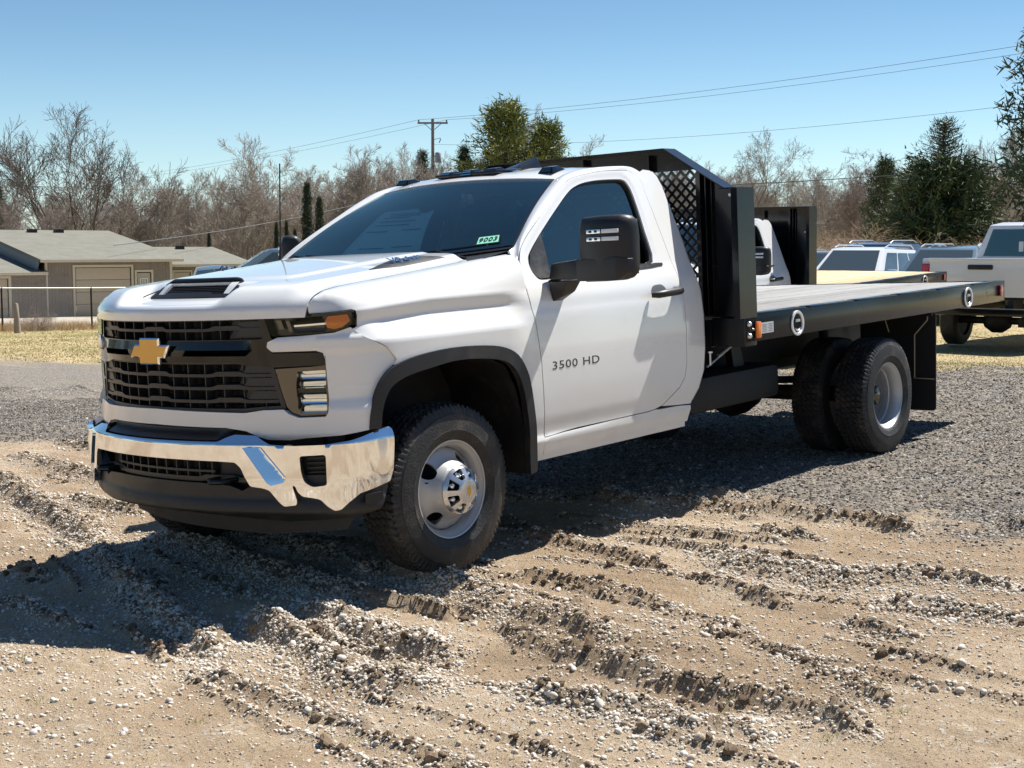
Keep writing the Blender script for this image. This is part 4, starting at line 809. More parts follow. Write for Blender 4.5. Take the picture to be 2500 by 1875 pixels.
    MB().box(BX0 - .012, BX0, -BW, BW, .928, 1.09).box(BX0, BX0 + .09, -BW, BW, .928, .938).obj('tail_rail', bs, T, bevel=.003)
    bdp = MB()
    for k in range(13): x = -6.2 + k * .30; bdp.box(x - .02, x + .02, -1.10, 1.10, .95, 1.045)
    for s in (1, -1): bdp.box(-6.3, -2.45, s * .43 - .05, s * .43 + .05, .862, .95)
    bdp.obj('bed_crossmember', M['under'], T); MB().box(-6.30, -2.44, -1.14, 1.14, 1.0455, 1.0465).obj('plank_gap_blocker', M['under'], T)  # thin sheet added below the planks to keep sunlight out of their gaps
    n = 13; wpl = 2 * (BW - .078) / n
    base = None
    for k in range(n):
        y = -(BW - .078) + k * wpl; pl_ = MB(); dz = random.uniform(-.0015, .0015)
        pl_.cbox(BX0 + .002, BX1 - .004, y + .005, y + wpl - .005, 1.047 + dz, 1.085 + dz, .004)
        o = pl_.obj('plank', M['deck_old'] if variant == 0 else M['deck_new'], T, smooth=40)
    for s in (1, -1):
        for xc in (-2.91, -5.585):
            R = empty('tie_down', (xc, s * BW, 1.0), parent=T)
            if s < 0: R.rotation_euler = (0, 0, math.pi)
            MB().lathe([(.074, 0), (.078, .006), (.076, .012), (.062, .012), (.058, .006), (.058, .002)], 40).obj('ring_bezel', M['ring_white'], R, smooth=45)
            MB().lathe([(.058, .003), (.05, -.0), (0, -.0)], 32).obj('ring_pocket', M['ink'], R, smooth=45)
            dr = MB(); dr.tube([(.035 * math.cos(a), .006, -.012 + .035 * math.sin(a)) for a in np.linspace(-2.6, -.54, 10)], .0055, 8); dr.cbox(-.026, .026, .002, .014, .006, .024, .004); dr.obj('ring', M['steel'], R, smooth=45)
        am = MB(); am.cbox(-2.462, -2.408, *sorted((s * BW, s * (BW + .018))), .945, 1.045, .012); am.obj('marker_lamp', M['orange'], T, smooth=50)
        rd = MB(); rd.cbox(-6.27, -6.225, *sorted((s * BW, s * (BW + .014))), .97, 1.06, .008); rd.obj('marker_lamp', M['red'], T, smooth=50)
    if variant == 0:
        LB = MB().box(-2.625, -2.475, BW, BW + .0015, .968, 1.032).obj('data_label', M['label'], T)
        ll = MB()
        for k in range(5):
            for a, b2 in ((-2.545, -2.487), (-2.612, -2.562)): ll.box(a, b2 - .01 * (k % 2), BW + .0015, BW + .002, .978 + k * .010, .980 + k * .010)
        ll.obj('label_print', M['ink'], LB)
        bz = MB()
        for z in (.965, 1.035): bz.lathe([(0, .020), (.010, .019), (.016, .012), (.017, 0)], 8, c=(-2.335, BW, z)); 
        bz.lathe([(0, .012), (.006, .01), (.008, 0)], 8, c=(-2.385, BW, 1.0)); bz.obj('frame_bolt', M['steel'], T, smooth=40)
    MB().box(-2.43, -2.29, 1.0, BW, .905, 1.072).box(-2.43, -2.29, -BW, -1.0, .905, 1.072).box(-2.33, -2.28, -1.0, 1.0, .90, 1.06).obj('front_rail', bs, T, bevel=.004)
    # headboard
    HB = empty('headboard', parent=T); x1, x0 = -2.43, -2.24
    if variant == 0: O = [(1.22, 1.07), (1.22, 1.82), (1.105, 1.822), (.69, 2.082)]
    else: O = [(1.22, 1.07), (1.22, 2.10), (1.10, 2.10), (.69, 2.10)]
    O = O + [(-a, b) for a, b in O[::-1]]
    gw = (.855, 1.275, 1.955); hole = [(-gw[0], gw[1]), (gw[0], gw[1]), (gw[0], gw[2]), (-gw[0], gw[2])]
    hm = lambda y, z: np.stack([x1 + 0 * y, y, z], 1)
    patch('headboard_sheet', O, hm, bs, HB, du=.3, th=.006, out=(1, 0, 0), holes=[hole] if variant == 0 else ())
    if variant == 0:
        # sheet punched with diamonds: crossing diagonal webs
        lt = MB(); pit = .066; wdt = .0085; z0, z1, yw = gw[1], gw[2], gw[0]
        for sgn in (1, -1):
            c = -3.0
            while c < 3.6:
                a0 = max(-yw, (z0 - c) * sgn if sgn > 0 else -(z1 - c)); 
                ys_ = sorted([(z0 - c) * sgn, (z1 - c) * sgn]); ya, yb = max(-yw, ys_[0]), min(yw, ys_[1])
                if yb - ya > .01:
                    za, zb = sgn * ya + c, sgn * yb + c; nx_, nz_ = -sgn * wdt / 1.414, wdt / 1.414; xx = x1 - .003 + .0004 * sgn
                    lt.add([(xx + dx, y + k2 * nx_, z + k2 * nz_) for dx in (-.0025, .0025) for y, z in ((ya, za), (yb, zb)) for k2 in (-1, 1)], [(0, 1, 3, 2), (4, 6, 7, 5), (0, 2, 6, 4), (1, 5, 7, 3)])
                c += pit
        lt.obj('diamond_mesh', bs, HB)
    fl = MB()
    for (ya, za), (yb, zb) in zip(O, O[1:]):
        d = x0 if abs(ya) > 1.2 and abs(yb) > 1.2 else (x0 if abs(ya) > 1.0 and abs(yb) > 1.0 else x0 - .06)
        nrm_ = Vector((0, -(zb - za), yb - ya)).normalized() * .006
        fl.add([(x1, ya, za), (x1, yb, zb), (d, yb, zb), (d, ya, za), (x1, ya - nrm_.y, za - nrm_.z), (x1, yb - nrm_.y, zb - nrm_.z), (d, yb - nrm_.y, zb - nrm_.z), (d, ya - nrm_.y, za - nrm_.z)], [(0, 1, 2, 3), (4, 5, 6, 7), (0, 1, 5, 4), (1, 2, 6, 5), (2, 3, 7, 6), (3, 0, 4, 7)])
    fl.obj('headboard_flange', bs, HB)
    for s in (1, -1):
        lip = MB(); yy = s * BW; h_ = 1.82 if variant == 0 else 2.10
        lip.box(x0 - .004, x0, *sorted((yy, yy - s * .035)), 1.07, h_); lip.obj('flange_lip', bs, HB)
        for y0 in ((.885, .93), ):
            po = MB(); yy0, yy1 = sorted((s * y0[0], s * y0[1])); zt_ = 1.93 if variant == 0 else 2.08
            po.box(x1, x1 + .05, yy0, yy0 + .006, 1.08, zt_); po.box(x1, x1 + .05, yy1 - .006, yy1, 1.08, zt_); po.box(x1 + .05, x1 + .056, yy0 - .02 * (s > 0), yy0 + .01, 1.08, zt_); po.box(x1, x1 + .02, yy1 + .012, yy1 + .022, 1.08, zt_ - .05); po.obj('headboard_post', bs, HB)
        gs = MB(); yy = s * 1.15; gs.add([(x1 + .002, s * 1.085, 1.08), (x1 + .002, s * 1.205, 1.08), (x1 + .002, s * 1.19, 1.50), (x1 + .002, s * 1.115, 1.50), (x1 + .13, s * 1.085, 1.08), (x1 + .13, s * 1.205, 1.08), (x1 + .07, s * 1.19, 1.50), (x1 + .07, s * 1.115, 1.50)], [(0, 1, 2, 3), (4, 5, 6, 7), (0, 1, 5, 4), (1, 2, 6, 5), (2, 3, 7, 6), (3, 0, 4, 7)]); gs.obj('stake_gusset', bs, HB, bevel=.004)
        MB().lathe([(0, .012), (.010, .010), (.014, 0)], 10, 'x', c=(x1, s * 1.07, 1.79)).obj('sheet_bolt', M['steel'], HB, smooth=40)
    MB().box(x1, x1 + .045, -.03, .03, 1.96, 2.07).box(x1, x1 + .045, .50, .53, 1.96, 2.06).obj('headboard_brace', bs, HB)
    # mud flaps with strap lines
    for s in (1, -1):
        fp = MB(); P = fillet([(s * .62, .20), (s * 1.205, .20), (s * 1.215, .92), (s * .62, .92)], .03); fp.prism(P, -5.012, -5.0, 0); fp.obj('mud_flap', M['rubber_flap'], T)
        sp = MB(); sp.tube([(-4.99, s * 1.16, .935), (-4.99, s * 1.155, .87), (-4.99, s * 1.055, .76), (-4.99, s * 1.05, .44), (-4.99, s * 1.20, .436)], .005, 6); sp.obj('flap_strap', M['strap'], T)
        MB().box(-5.02, -4.96, *sorted((s * .6, s * 1.2)), .90, .93).obj('flap_bracket', M['under'], T)
    MB().tube([(-4.7, .95, .93), (-4.72, .98, .80)], .004, 6).obj('brake_line', M['strap'], T)
    MB().cbox(-6.30, -6.18, -.5, .5, .55, .66, .01).box(-6.28, -6.2, -.43, -.35, .6, .93).box(-6.28, -6.2, .35, .43, .6, .93).obj('hitch_bar', M['under'], T)
    return T
M['lens_bar'] = mat('frosted_lamp', (.62, .66, .70), .12, coat=1)
M['ring_white'] = mat('zinc_ring', (.72, .73, .74), .35, metal=.3, bump=.1, bscale=60)
def deck_mat(name, c1, c2, crack):
    m, nt, b = new_mat(name); L = nt.links; b.inputs['Roughness'].default_value = .75
    tc = nt.nodes.new("ShaderNodeTexCoord"); mp = nt.nodes.new("ShaderNodeMapping"); mp.inputs['Scale'].default_value = (1.2, 26, 10); L.new(tc.outputs['Object'], mp.inputs[0])
    n = nt.nodes.new("ShaderNodeTexNoise"); n.inputs['Scale'].default_value = 2.2; n.inputs['Detail'].default_value = 9; n.inputs['Roughness'].default_value = .7; L.new(mp.outputs[0], n.inputs['Vector'])
    mx = nt.nodes.new("ShaderNodeMix"); mx.data_type = 'RGBA'; mx.inputs[6].default_value = (*c1, 1); mx.inputs[7].default_value = (*c2, 1); rp = nt.nodes.new("ShaderNodeMapRange"); rp.inputs[1].default_value = .35; rp.inputs[2].default_value = .65; L.new(n.outputs['Fac'], rp.inputs[0]); L.new(rp.outputs[0], mx.inputs[0])
    n2 = nt.nodes.new("ShaderNodeTexNoise"); n2.inputs['Scale'].default_value = 3.5; n2.inputs['Detail'].default_value = 3; L.new(mp.outputs[0], n2.inputs['Vector']); r2 = nt.nodes.new("ShaderNodeMapRange"); r2.inputs[1].default_value = .62; r2.inputs[2].default_value = .70; r2.inputs[4].default_value = crack; L.new(n2.outputs['Fac'], r2.inputs[0])
    oi = nt.nodes.new('ShaderNodeObjectInfo'); rr = nt.nodes.new('ShaderNodeMapRange'); rr.inputs[3].default_value = .72; rr.inputs[4].default_value = 1.12; L.new(oi.outputs['Random'], rr.inputs[0]); sc_ = nt.nodes.new('ShaderNodeVectorMath'); sc_.operation = 'SCALE'; L.new(mx.outputs[2], sc_.inputs[0]); L.new(rr.outputs[0], sc_.inputs[3])
    m2 = nt.nodes.new("ShaderNodeMix"); m2.data_type = 'RGBA'; L.new(r2.outputs[0], m2.inputs[0]); L.new(sc_.outputs[0], m2.inputs[6]); m2.inputs[7].default_value = (.05, .04, .03, 1); L.new(m2.outputs[2], b.inputs['Base Color'])
    bp = nt.nodes.new("ShaderNodeBump"); bp.inputs['Strength'].default_value = .25; bp.inputs['Distance'].default_value = .01; L.new(n.outputs['Fac'], bp.inputs['Height']); L.new(bp.outputs[0], b.inputs['Normal'])
    return m
M['deck_old'] = deck_mat('aged_deck_wood', (.25, .245, .235), (.40, .392, .375), .85)
M['deck_new'] = deck_mat('fresh_deck_wood', (.52, .40, .22), (.62, .49, .28), .3)
TRUCK = make_truck(0)
TRUCK.matrix_world = TR.to_4x4()
tag(TRUCK, 'white regular cab flatbed truck with chrome bumper and peaked black headboard in front', 'truck')
# ------------------------------------------------------------------ ground
def vnoise(x, y, seed=0):
    """smooth value noise, numpy"""
    xi = np.floor(x).astype(np.int64); yi = np.floor(y).astype(np.int64); xf = x - xi; yf = y - yi
    def h(a, b):
        n = (a * 374761393 + b * 668265263 + seed * 974634777) & 0xffffffff; n = ((n ^ (n >> 13)) * 1274126177) & 0xffffffff; return ((n ^ (n >> 16)) & 0xffff) / 65535.0
    u = xf * xf * (3 - 2 * xf); v = yf * yf * (3 - 2 * yf)
    return (h(xi, yi) * (1 - u) + h(xi + 1, yi) * u) * (1 - v) + (h(xi, yi + 1) * (1 - u) + h(xi + 1, yi + 1) * u) * v
def fbm(x, y, o=4, seed=0):
    a = .5; s = 0; t = 0
    for k in range(o): s = s + a * vnoise(x * 2 ** k, y * 2 ** k, seed + k); t += a; a *= .55
    return s / t
FH = np.array([math.cos(YAW), math.sin(YAW)]); RH = np.array([math.sin(YAW), -math.cos(YAW)])
def ud(x, y):
    dx, dy = x - CAM[0], y - CAM[1]; d = dx * FH[0] + dy * FH[1]; l = dx * RH[0] + dy * RH[1]; return l / np.maximum(d, 4), np.maximum(d, 0)
def gbase(x, y):
    x = np.asarray(x, float); y = np.asarray(y, float)
    zp = -.03157 * x + .03395 * y; u, d = ud(x, y); L = 1 - sm((u + .26) / .2); zf = -.0255 * d * L - .002 * d * (1 - L)
    w = 1 - sm((np.hypot(x + 2.4, y) - 4.8) / 8.5); return zp * w + zf * (1 - w)
# ridges thrown up by wheels: (points, height, width, share of pale pebbles)
RD = [
 ([(-2.14, .23), (-1.85, .69), (-2.01, .87), (-1.97, 1.14), (-1.93, 1.39), (-1.98, 1.59), (-1.98, 1.83), (-2.02, 2.04), (-1.99, 2.19), (-1.86, 2.44)], .075, .085, .35),
 ([(-2.3, .43), (-2.36, .74), (-2.3, 1.17)], .05, .07, .25),
 ([(-.82, .63), (-.85, .85), (-.74, 1.13), (-.7, 1.39), (-.65, 1.65), (-.63, 1.79)], .045, .05, .3),
 ([(-.58, 1.87), (-.52, 2.06), (-.48, 2.25), (-.42, 2.36), (-.38, 2.54)], .05, .055, .2),
 ([(-.95, 1.82), (-.87, 2.02), (-.82, 2.29), (-.85, 2.51), (-.95, 2.68), (-1.04, 2.86), (-1.06, 3.06), (-1.09, 3.26)], .06, .11, 1.0),
 ([(-.67, 2.82), (-.63, 3.04), (-.62, 3.23), (-.65, 3.42)], .05, .09, .9),
 ([(-.28, 2.78), (-.23, 2.92), (-.19, 3.06), (-.2, 3.2)], .03, .06, .6),
 ([(.26, 1.55), (.29, 1.69), (.27, 1.93), (.34, 2.15)], .04, .06, .5),
 ([(.6, 1.84), (.68, 2.08), (.66, 2.24), (.69, 2.42), (.71, 2.59), (.73, 2.79), (.74, 2.89), (.7, 3.05), (.72, 3.19), (.78, 3.35), (.84, 3.5)], .075, .065, .45),
 ([(1.07, 2.24), (1.1, 2.47), (1.08, 2.6), (1.06, 2.73), (1.07, 2.88), (1.05, 3.0), (.97, 3.12), (1.01, 3.23)], .07, .075, .9),
 ([(-1.66, 1.63), (-1.53, 1.9), (-1.56, 2.09)], .05, .06, .4),
 ([(-2.32, 2.66), (-2.26, 2.83), (-2.3, 3.3)], .06, .07, .2),
 ([(-.34, 1.46), (-.18, 1.97), (-.03, 2.23), (-.05, 2.51)], .025, .04, .4),
 ([(.18, 2.8), (.33, 3.11), (.47, 3.39)], .025, .05, .4),
 ([(.2, -1.21), (.17, -.89), (.26, -.37), (.4, .17), (.44, .55), (.46, .78)], .06, .13, 1.0),
 ([(.34, .66), (.13, .62), (.09, .81), (.17, 1.12), (.25, 1.39), (.29, 1.58)], .075, .11, 1.0),
 ([(.56, -1.17), (.82, -.47), (1.01, 0), (1.22, .48), (1.29, .73), (1.39, .96)], .06, .085, .85),
 ([(.92, .61), (1.03, .93), (1.16, 1.28), (1.3, 1.57), (1.38, 1.72), (1.31, 1.89), (1.23, 2.1)], .065, .10, .95),
 ([(.77, .72), (.76, .91), (.84, 1.21), (.86, 1.44), (.91, 1.67), (.98, 1.86)], .06, .085, .9),
 ([(-.1, -1.26), (-.24, -1.0), (-.08, -.41), (.04, .28)], .05, .12, .9),
 ([(1.06, -1.24), (1.02, -1.1), (1.02, -.87)], .055, .07, .3),
 ([(-.58, -4.18), (-.26, -3.3), (-.03, -2.62), (.09, -2.15), (.5, -1.27)], .06, .10, .6),
 ([(-.71, -3.85), (-.77, -3.63)], .05, .1, .3), ([(-.34, -2.91), (-.29, -2.44), (-.23, -1.89)], .05, .09, .5),
 ([(1.64, -.61), (1.35, -.53), (1.43, -.11), (1.41, .15)], .03, .06, .5),
 ([(-1.3, -5.2), (-1.1, -4.2), (-.9, -3.0)], .05, .10, .4), ([(-1.9, -5.5), (-1.75, -4.3), (-1.6, -3.1), (-1.7, -2.0)], .05, .09, .35), ([(-5.9, -12.0), (-5.0, -13.2), (-4.0, -14.6)], .14, .25, .1), ([(-6.9, -12.1), (-6.0, -13.4)], .12, .2, .1)]
rs = np.random.default_rng(44); X0S = []
for x0 in np.arange(-2.0, .95, .17):
    x0 = x0 + rs.uniform(-.05, .05); y = -1.6 + rs.uniform(-.6, 1.2)
    while y < 3.7:
        ln = rs.uniform(.5, 1.9); sl = .36 * float(sm((x0 + .1) / .7)); xa = lambda yy: x0 + sl * min(yy + 1.0, 2.4) + .10 * max(yy - 1.4, 0) * (1 if x0 > -.5 else -.4) + .03 * math.sin(yy * 2.3 + x0 * 9)
        if rs.uniform() < .62: RD.append(([(xa(q), q) for q in np.linspace(y, y + ln, 6)], rs.uniform(.012, .034), rs.uniform(.018, .036), rs.uniform(.15, .6)))
        y += ln + rs.uniform(.1, .8)
# shallow wheel tracks between the ridges (sunk, smooth)
TK = [([(.05, -1.2), (.25, 0), (.5, .95), (.48, 1.7), (.5, 2.6), (.6, 3.6)], .035, .15), ([(.75, -.9), (1.0, .35), (1.12, .85), (1.0, 1.5), (.9, 2.4), (.92, 3.2)], .035, .12), ([(-1.3, -1.0), (-1.25, 1.0), (-1.2, 2.0), (-1.3, 3.4)], .03, .2), ([(-.3, .8), (-.3, 1.6), (-.2, 2.6), (-.2, 3.4)], .02, .16), ([(1.05, -1.2), (1.2, -.3), (1.4, .5), (1.6, 1.2)], .03, .16), ([(-.4, -4.4), (0, -3.0), (.35, -1.5)], .04, .15)]
def pl_dist(x, y, pts):
    """distance to a polyline, signed side, and run along it 0..1"""
    P = np.array(spline(pts, 4)); best = np.full(x.shape, 1e9); run = np.zeros(x.shape); side = np.zeros(x.shape); seg = np.hypot(*np.diff(P, axis=0).T); cum = np.r_[0, np.cumsum(seg)]
    for i in range(len(P) - 1):
        a, b = P[i], P[i + 1]; ab = b - a; t = np.clip(((x - a[0]) * ab[0] + (y - a[1]) * ab[1]) / (ab @ ab), 0, 1)
        dx = x - a[0] - t * ab[0]; dy = y - a[1] - t * ab[1]; d = np.hypot(dx, dy); k = d < best
        best = np.where(k, d, best); run = np.where(k, (cum[i] + t * seg[i]) / cum[-1], run); side = np.where(k, np.sign(ab[0] * dy - ab[1] * dx), side)
    return best, side, run, cum[-1]
def relief(x, y):
    """height added by ridges, tracks and clods; also the masks ridge and pebble"""
    h = np.zeros(x.shape); rm = np.zeros(x.shape); pm = np.zeros(x.shape); n1 = fbm(x * 9, y * 9, 3, 3); n2 = fbm(x * 28, y * 28, 3, 9); wob = (fbm(x * 5, y * 5, 2, 21) - .5) * .10
    for pts, H, w, p in RD:
        P = np.array(pts); k = (x > P[:, 0].min() - 5 * w) & (x < P[:, 0].max() + 5 * w) & (y > P[:, 1].min() - 5 * w) & (y < P[:, 1].max() + 5 * w)
        if not k.any(): continue
        d, s, r, L = pl_dist(x[k], y[k], pts); d = np.abs(d * s + wob[k]); e = sm(r * L / .15) * sm((1 - r) * L / .15)
        wa = np.where(s < 0, w * .72, w * 1.1); g = np.exp(-(d / wa) ** 2) * e; lump = np.clip(.42 + .75 * n1[k] + .95 * (n2[k] - .5), .15, 1.4)
        h[k] = np.maximum(h[k], H * g * lump); rm[k] = np.maximum(rm[k], g); pm[k] = np.maximum(pm[k], np.exp(-(d / (w * 1.45)) ** 2) * e * p)
        h[k] -= .22 * H * np.exp(-((d - 2.1 * w) / (.8 * w)) ** 2) * e
    for pts, D_, w in TK:
        P = np.array(pts); k = (x > P[:, 0].min() - 3 * w) & (x < P[:, 0].max() + 3 * w) & (y > P[:, 1].min() - 3 * w) & (y < P[:, 1].max() + 3 * w)
        if not k.any(): continue
        d, s, r, L = pl_dist(x[k], y[k], pts); h[k] -= D_ * np.exp(-(d / w) ** 4) * sm(r * L / .4) * sm((1 - r) * L / .4) * (1 - rm[k])
    return h, rm, pm
def zones(x, y):
    """gravel 0..1, dry grass 0..1, concrete 0..1, moist mud 0..1"""
    n = fbm(x * 1.1, y * 1.1, 4, 31) - .5; n3 = fbm(x * 4, y * 4, 3, 41) - .5; u, d = ud(x, y)
    gb = np.interp(y, [-9, -6.6, -5.1, -3, -1, 1, 2, 2.9, 5], [-2.2, -1.95, -1.95, -1.85, -1.8, -2.2, -2.25, -2.2, -2.3])
    gravel = sm((gb - x + n * 1.0 + n3 * .5) / .40 + .5); far = sm((d - np.where(u < -.05, 27.0, 14.5) + n * 5 + n3 * 2.5 + np.where(u < -.05, 0, -6 * (u - .2))) / 3.0)
    left = 1 - sm((u + .12) / .12); road = sm((d - 55 + n) / .6) * left * (1 - sm((d - 63.2) / .4)); mud = np.clip(sm((fbm(x * .7, y * .7, 4, 57) - .52) / .12), 0, 1)
    return gravel * (1 - far * left) * (1 - .75 * far * (1 - left)), far * (1 - road), road, mud
def gz(x, y):
    x = np.atleast_1d(np.asarray(x, float)); y = np.atleast_1d(np.asarray(y, float)); return gbase(x, y) + micro(x, y) + relief(x, y)[0]
def micro(x, y):
    near = 1 - sm((np.hypot(x, y - 1) - 7) / 8); wheel = sum(np.exp(-((x - a) ** 2 + (y - b) ** 2) / .16) for a, b in ((0, .88), (0, -.88))); w2 = sum(np.exp(-((x - a) ** 2 + (y - b) ** 2) / .3) for a, b in ((-4.24, 1.0), (-4.24, -1.0)))
    yy_ = y + .25 * np.sin(x * 1.3); rut = (fbm(x * 7, yy_ * .9, 3, 15) - .5) * .045 * sm((x + 2.4) / .6) * sm((2.4 - x) / 1.0)
    m = rut * near + (fbm(x * 1.6, y * 1.6, 4, 5) - .5) * .05 * near + (fbm(x * 14, y * 14, 3, 6) - .5) * .012 * near + (fbm(x * .2, y * .2, 3, 8) - .5) * .10 * (1 - near)
    return m * (1 - np.clip(wheel + w2, 0, 1)) + .028 * wheel - .0 * w2
def axis(lo, hi, step, far):
    a = list(np.arange(lo, hi + 1e-6, step)); s = step; v = hi
    while v < far: s *= 1.09; v += s; a.append(v)
    s = step; v = lo; b = []
    while v > -far: s *= 1.09; v -= s; b.append(v)
    return np.array(b[::-1] + a)
gx = axis(-6.5, 2.6, .024, 900); gy = axis(-4.6, 3.9, .026, 900)
GX, GY = np.meshgrid(gx, gy, indexing='ij'); fx, fy = GX.ravel(), GY.ravel()
rh = np.zeros(fx.shape); rmk = np.zeros(fx.shape); pmk = np.zeros(fx.shape); kk = (np.abs(fx + 2) < 6.5) & (fy > -16) & (fy < 5)
rh[kk], rmk[kk], pmk[kk] = relief(fx[kk], fy[kk])
GZ = gbase(fx, fy) + micro(fx, fy) + rh
nx_, ny_ = len(gx), len(gy); ii = (np.arange(nx_ - 1)[:, None] * ny_ + np.arange(ny_ - 1)[None, :]).ravel()
gme = np_mesh('ground', np.stack([fx, fy, GZ], 1), np.stack([ii, ii + ny_, ii + ny_ + 1, ii + 1], 1), True)
zg, zr_, zc_, zm = zones(fx, fy)
ca = gme.attributes.new('zone', 'FLOAT_COLOR', 'POINT'); ca.data.foreach_set('color', np.stack([zg, zr_, zc_, np.ones_like(zg)], 1).astype(np.float32).ravel())
ca = gme.attributes.new('wear', 'FLOAT_COLOR', 'POINT'); ca.data.foreach_set('color', np.stack([rmk, zm, pmk, np.ones_like(zg)], 1).astype(np.float32).ravel())
def ground_mat():
    m, nt, b = new_mat('dirt_and_gravel'); L = nt.links; b.inputs['Roughness'].default_value = .95; b.inputs['Specular IOR Level'].default_value = .15
    geo = nt.nodes.new("ShaderNodeNewGeometry")
    def noise(sc, det=6, ro=.65): n = nt.nodes.new("ShaderNodeTexNoise"); n.inputs['Scale'].default_value = sc; n.inputs['Detail'].default_value = det; n.inputs['Roughness'].default_value = ro; L.new(geo.outputs['Position'], n.inputs['Vector']); return n.outputs['Fac']
    def rng(s, a, b2, c=0, d=1): r = nt.nodes.new("ShaderNodeMapRange"); r.inputs[1].default_value = a; r.inputs[2].default_value = b2; r.inputs[3].default_value = c; r.inputs[4].default_value = d; L.new(s, r.inputs[0]); return r.outputs[0]
    def mix(f, A, B):
        x = nt.nodes.new("ShaderNodeMix"); x.data_type = 'RGBA'
        if isinstance(f, float): x.inputs[0].default_value = f
        else: L.new(f, x.inputs[0])
        for i, c in ((6, A), (7, B)):
            if isinstance(c, tuple): x.inputs[i].default_value = (*c, 1)
            else: L.new(c, x.inputs[i])
        return x.outputs[2]
    def mul(a, b2): r = nt.nodes.new("ShaderNodeMath"); r.operation = 'MULTIPLY'; L.new(a, r.inputs[0]); (L.new(b2, r.inputs[1]) if not isinstance(b2, float) else setattr(r.inputs[1], 'default_value', b2)); return r.outputs[0]
    za = nt.nodes.new("ShaderNodeAttribute"); za.attribute_name = 'zone'; zs = nt.nodes.new("ShaderNodeSeparateColor"); L.new(za.outputs['Color'], zs.inputs[0])
    wa = nt.nodes.new("ShaderNodeAttribute"); wa.attribute_name = 'wear'; wsp = nt.nodes.new("ShaderNodeSeparateColor"); L.new(wa.outputs['Color'], wsp.inputs[0])
    vo = nt.nodes.new("ShaderNodeTexVoronoi"); vo.inputs['Scale'].default_value = 75; L.new(geo.outputs['Position'], vo.inputs['Vector']); vs = nt.nodes.new("ShaderNodeSeparateColor"); L.new(vo.outputs['Color'], vs.inputs[0])
    vo2 = nt.nodes.new("ShaderNodeTexVoronoi"); vo2.inputs['Scale'].default_value = 26; L.new(geo.outputs['Position'], vo2.inputs['Vector']); vs2 = nt.nodes.new("ShaderNodeSeparateColor"); L.new(vo2.outputs['Color'], vs2.inputs[0])
    dirt = mix(rng(noise(1.3), .35, .65), (.44, .34, .228), (.57, .458, .328)); dirt = mix(rng(noise(11, 8, .75), .42, .72), dirt, (.47, .345, .22)); dirt = mix(rng(noise(140, 3, .8), .52, .66), dirt, (.30, .22, .15)); dirt = mix(mul(rng(vs.outputs[0], .80, .86), rng(noise(6), .45, .6)), dirt, (.60, .55, .47))
    mp = nt.nodes.new('ShaderNodeMapping'); mp.inputs['Scale'].default_value = (5, .9, 1); L.new(geo.outputs['Position'], mp.inputs[0]); ns = nt.nodes.new('ShaderNodeTexNoise'); ns.inputs['Scale'].default_value = 2.6; ns.inputs['Detail'].default_value = 8; ns.inputs['Roughness'].default_value = .7; L.new(mp.outputs[0], ns.inputs['Vector']); dirt = mix(mul(rng(ns.outputs['Fac'], .50, .68), .6), dirt, (.36, .26, .17))
    dirt = mix(mul(rng(wsp.outputs[1], .2, .9), .55), dirt, (.33, .23, .14)); dirt = mix(rng(wsp.outputs[0], .35, .9, 0, .6), dirt, (.20, .145, .095))
    grav = mix(rng(vs.outputs[0], 0, 1), (.065, .058, .052), (.30, .27, .23)); grav = mix(rng(vs.outputs[1], .82, .88), grav, (.58, .55, .50)); grav = mix(rng(noise(.5, 5), .40, .66), grav, mix(rng(vs2.outputs[0], 0, 1), (.13, .12, .11), (.40, .34, .27)))
    grav = mix(mul(rng(noise(2.2, 6), .5, .7), .45), grav, (.34, .27, .19))
    straw = mix(rng(noise(22, 6, .8), .35, .65), (.34, .26, .135), (.64, .52, .30)); straw = mix(rng(noise(.35, 5), .48, .66), straw, mix(rng(noise(30, 3), .4, .6), (.19, .19, .065), (.36, .32, .13))); straw = mix(rng(noise(1.4, 6, .7), .58, .72), straw, (.40, .30, .19))
    conc = mix(rng(noise(3), .4, .6), (.50, .44, .36), (.58, .52, .44))
    c = mix(zs.outputs[0], dirt, grav); c = mix(zs.outputs[1], c, straw); c = mix(zs.outputs[2], c, conc); L.new(c, b.inputs['Base Color'])
    bp = nt.nodes.new("ShaderNodeBump"); bp.inputs['Strength'].default_value = .9; bp.inputs['Distance'].default_value = .012; ad = nt.nodes.new("ShaderNodeMath"); ad.operation = 'ADD'; L.new(noise(70, 5, .7), ad.inputs[0]); L.new(mul(vs.outputs[2], .6), ad.inputs[1]); L.new(ad.outputs[0], bp.inputs['Height'])
    bp2 = nt.nodes.new("ShaderNodeBump"); bp2.inputs['Strength'].default_value = .8; bp2.inputs['Distance'].default_value = .05; L.new(noise(9, 8, .75), bp2.inputs['Height']); L.new(bp.outputs[0], bp2.inputs['Normal']); L.new(bp2.outputs[0], b.inputs['Normal'])
    return m
G = mesh_obj('ground', gme, ground_mat()); tag(G, 'rutted sandy ground with gravel lot and dry grass beyond', kind='structure')

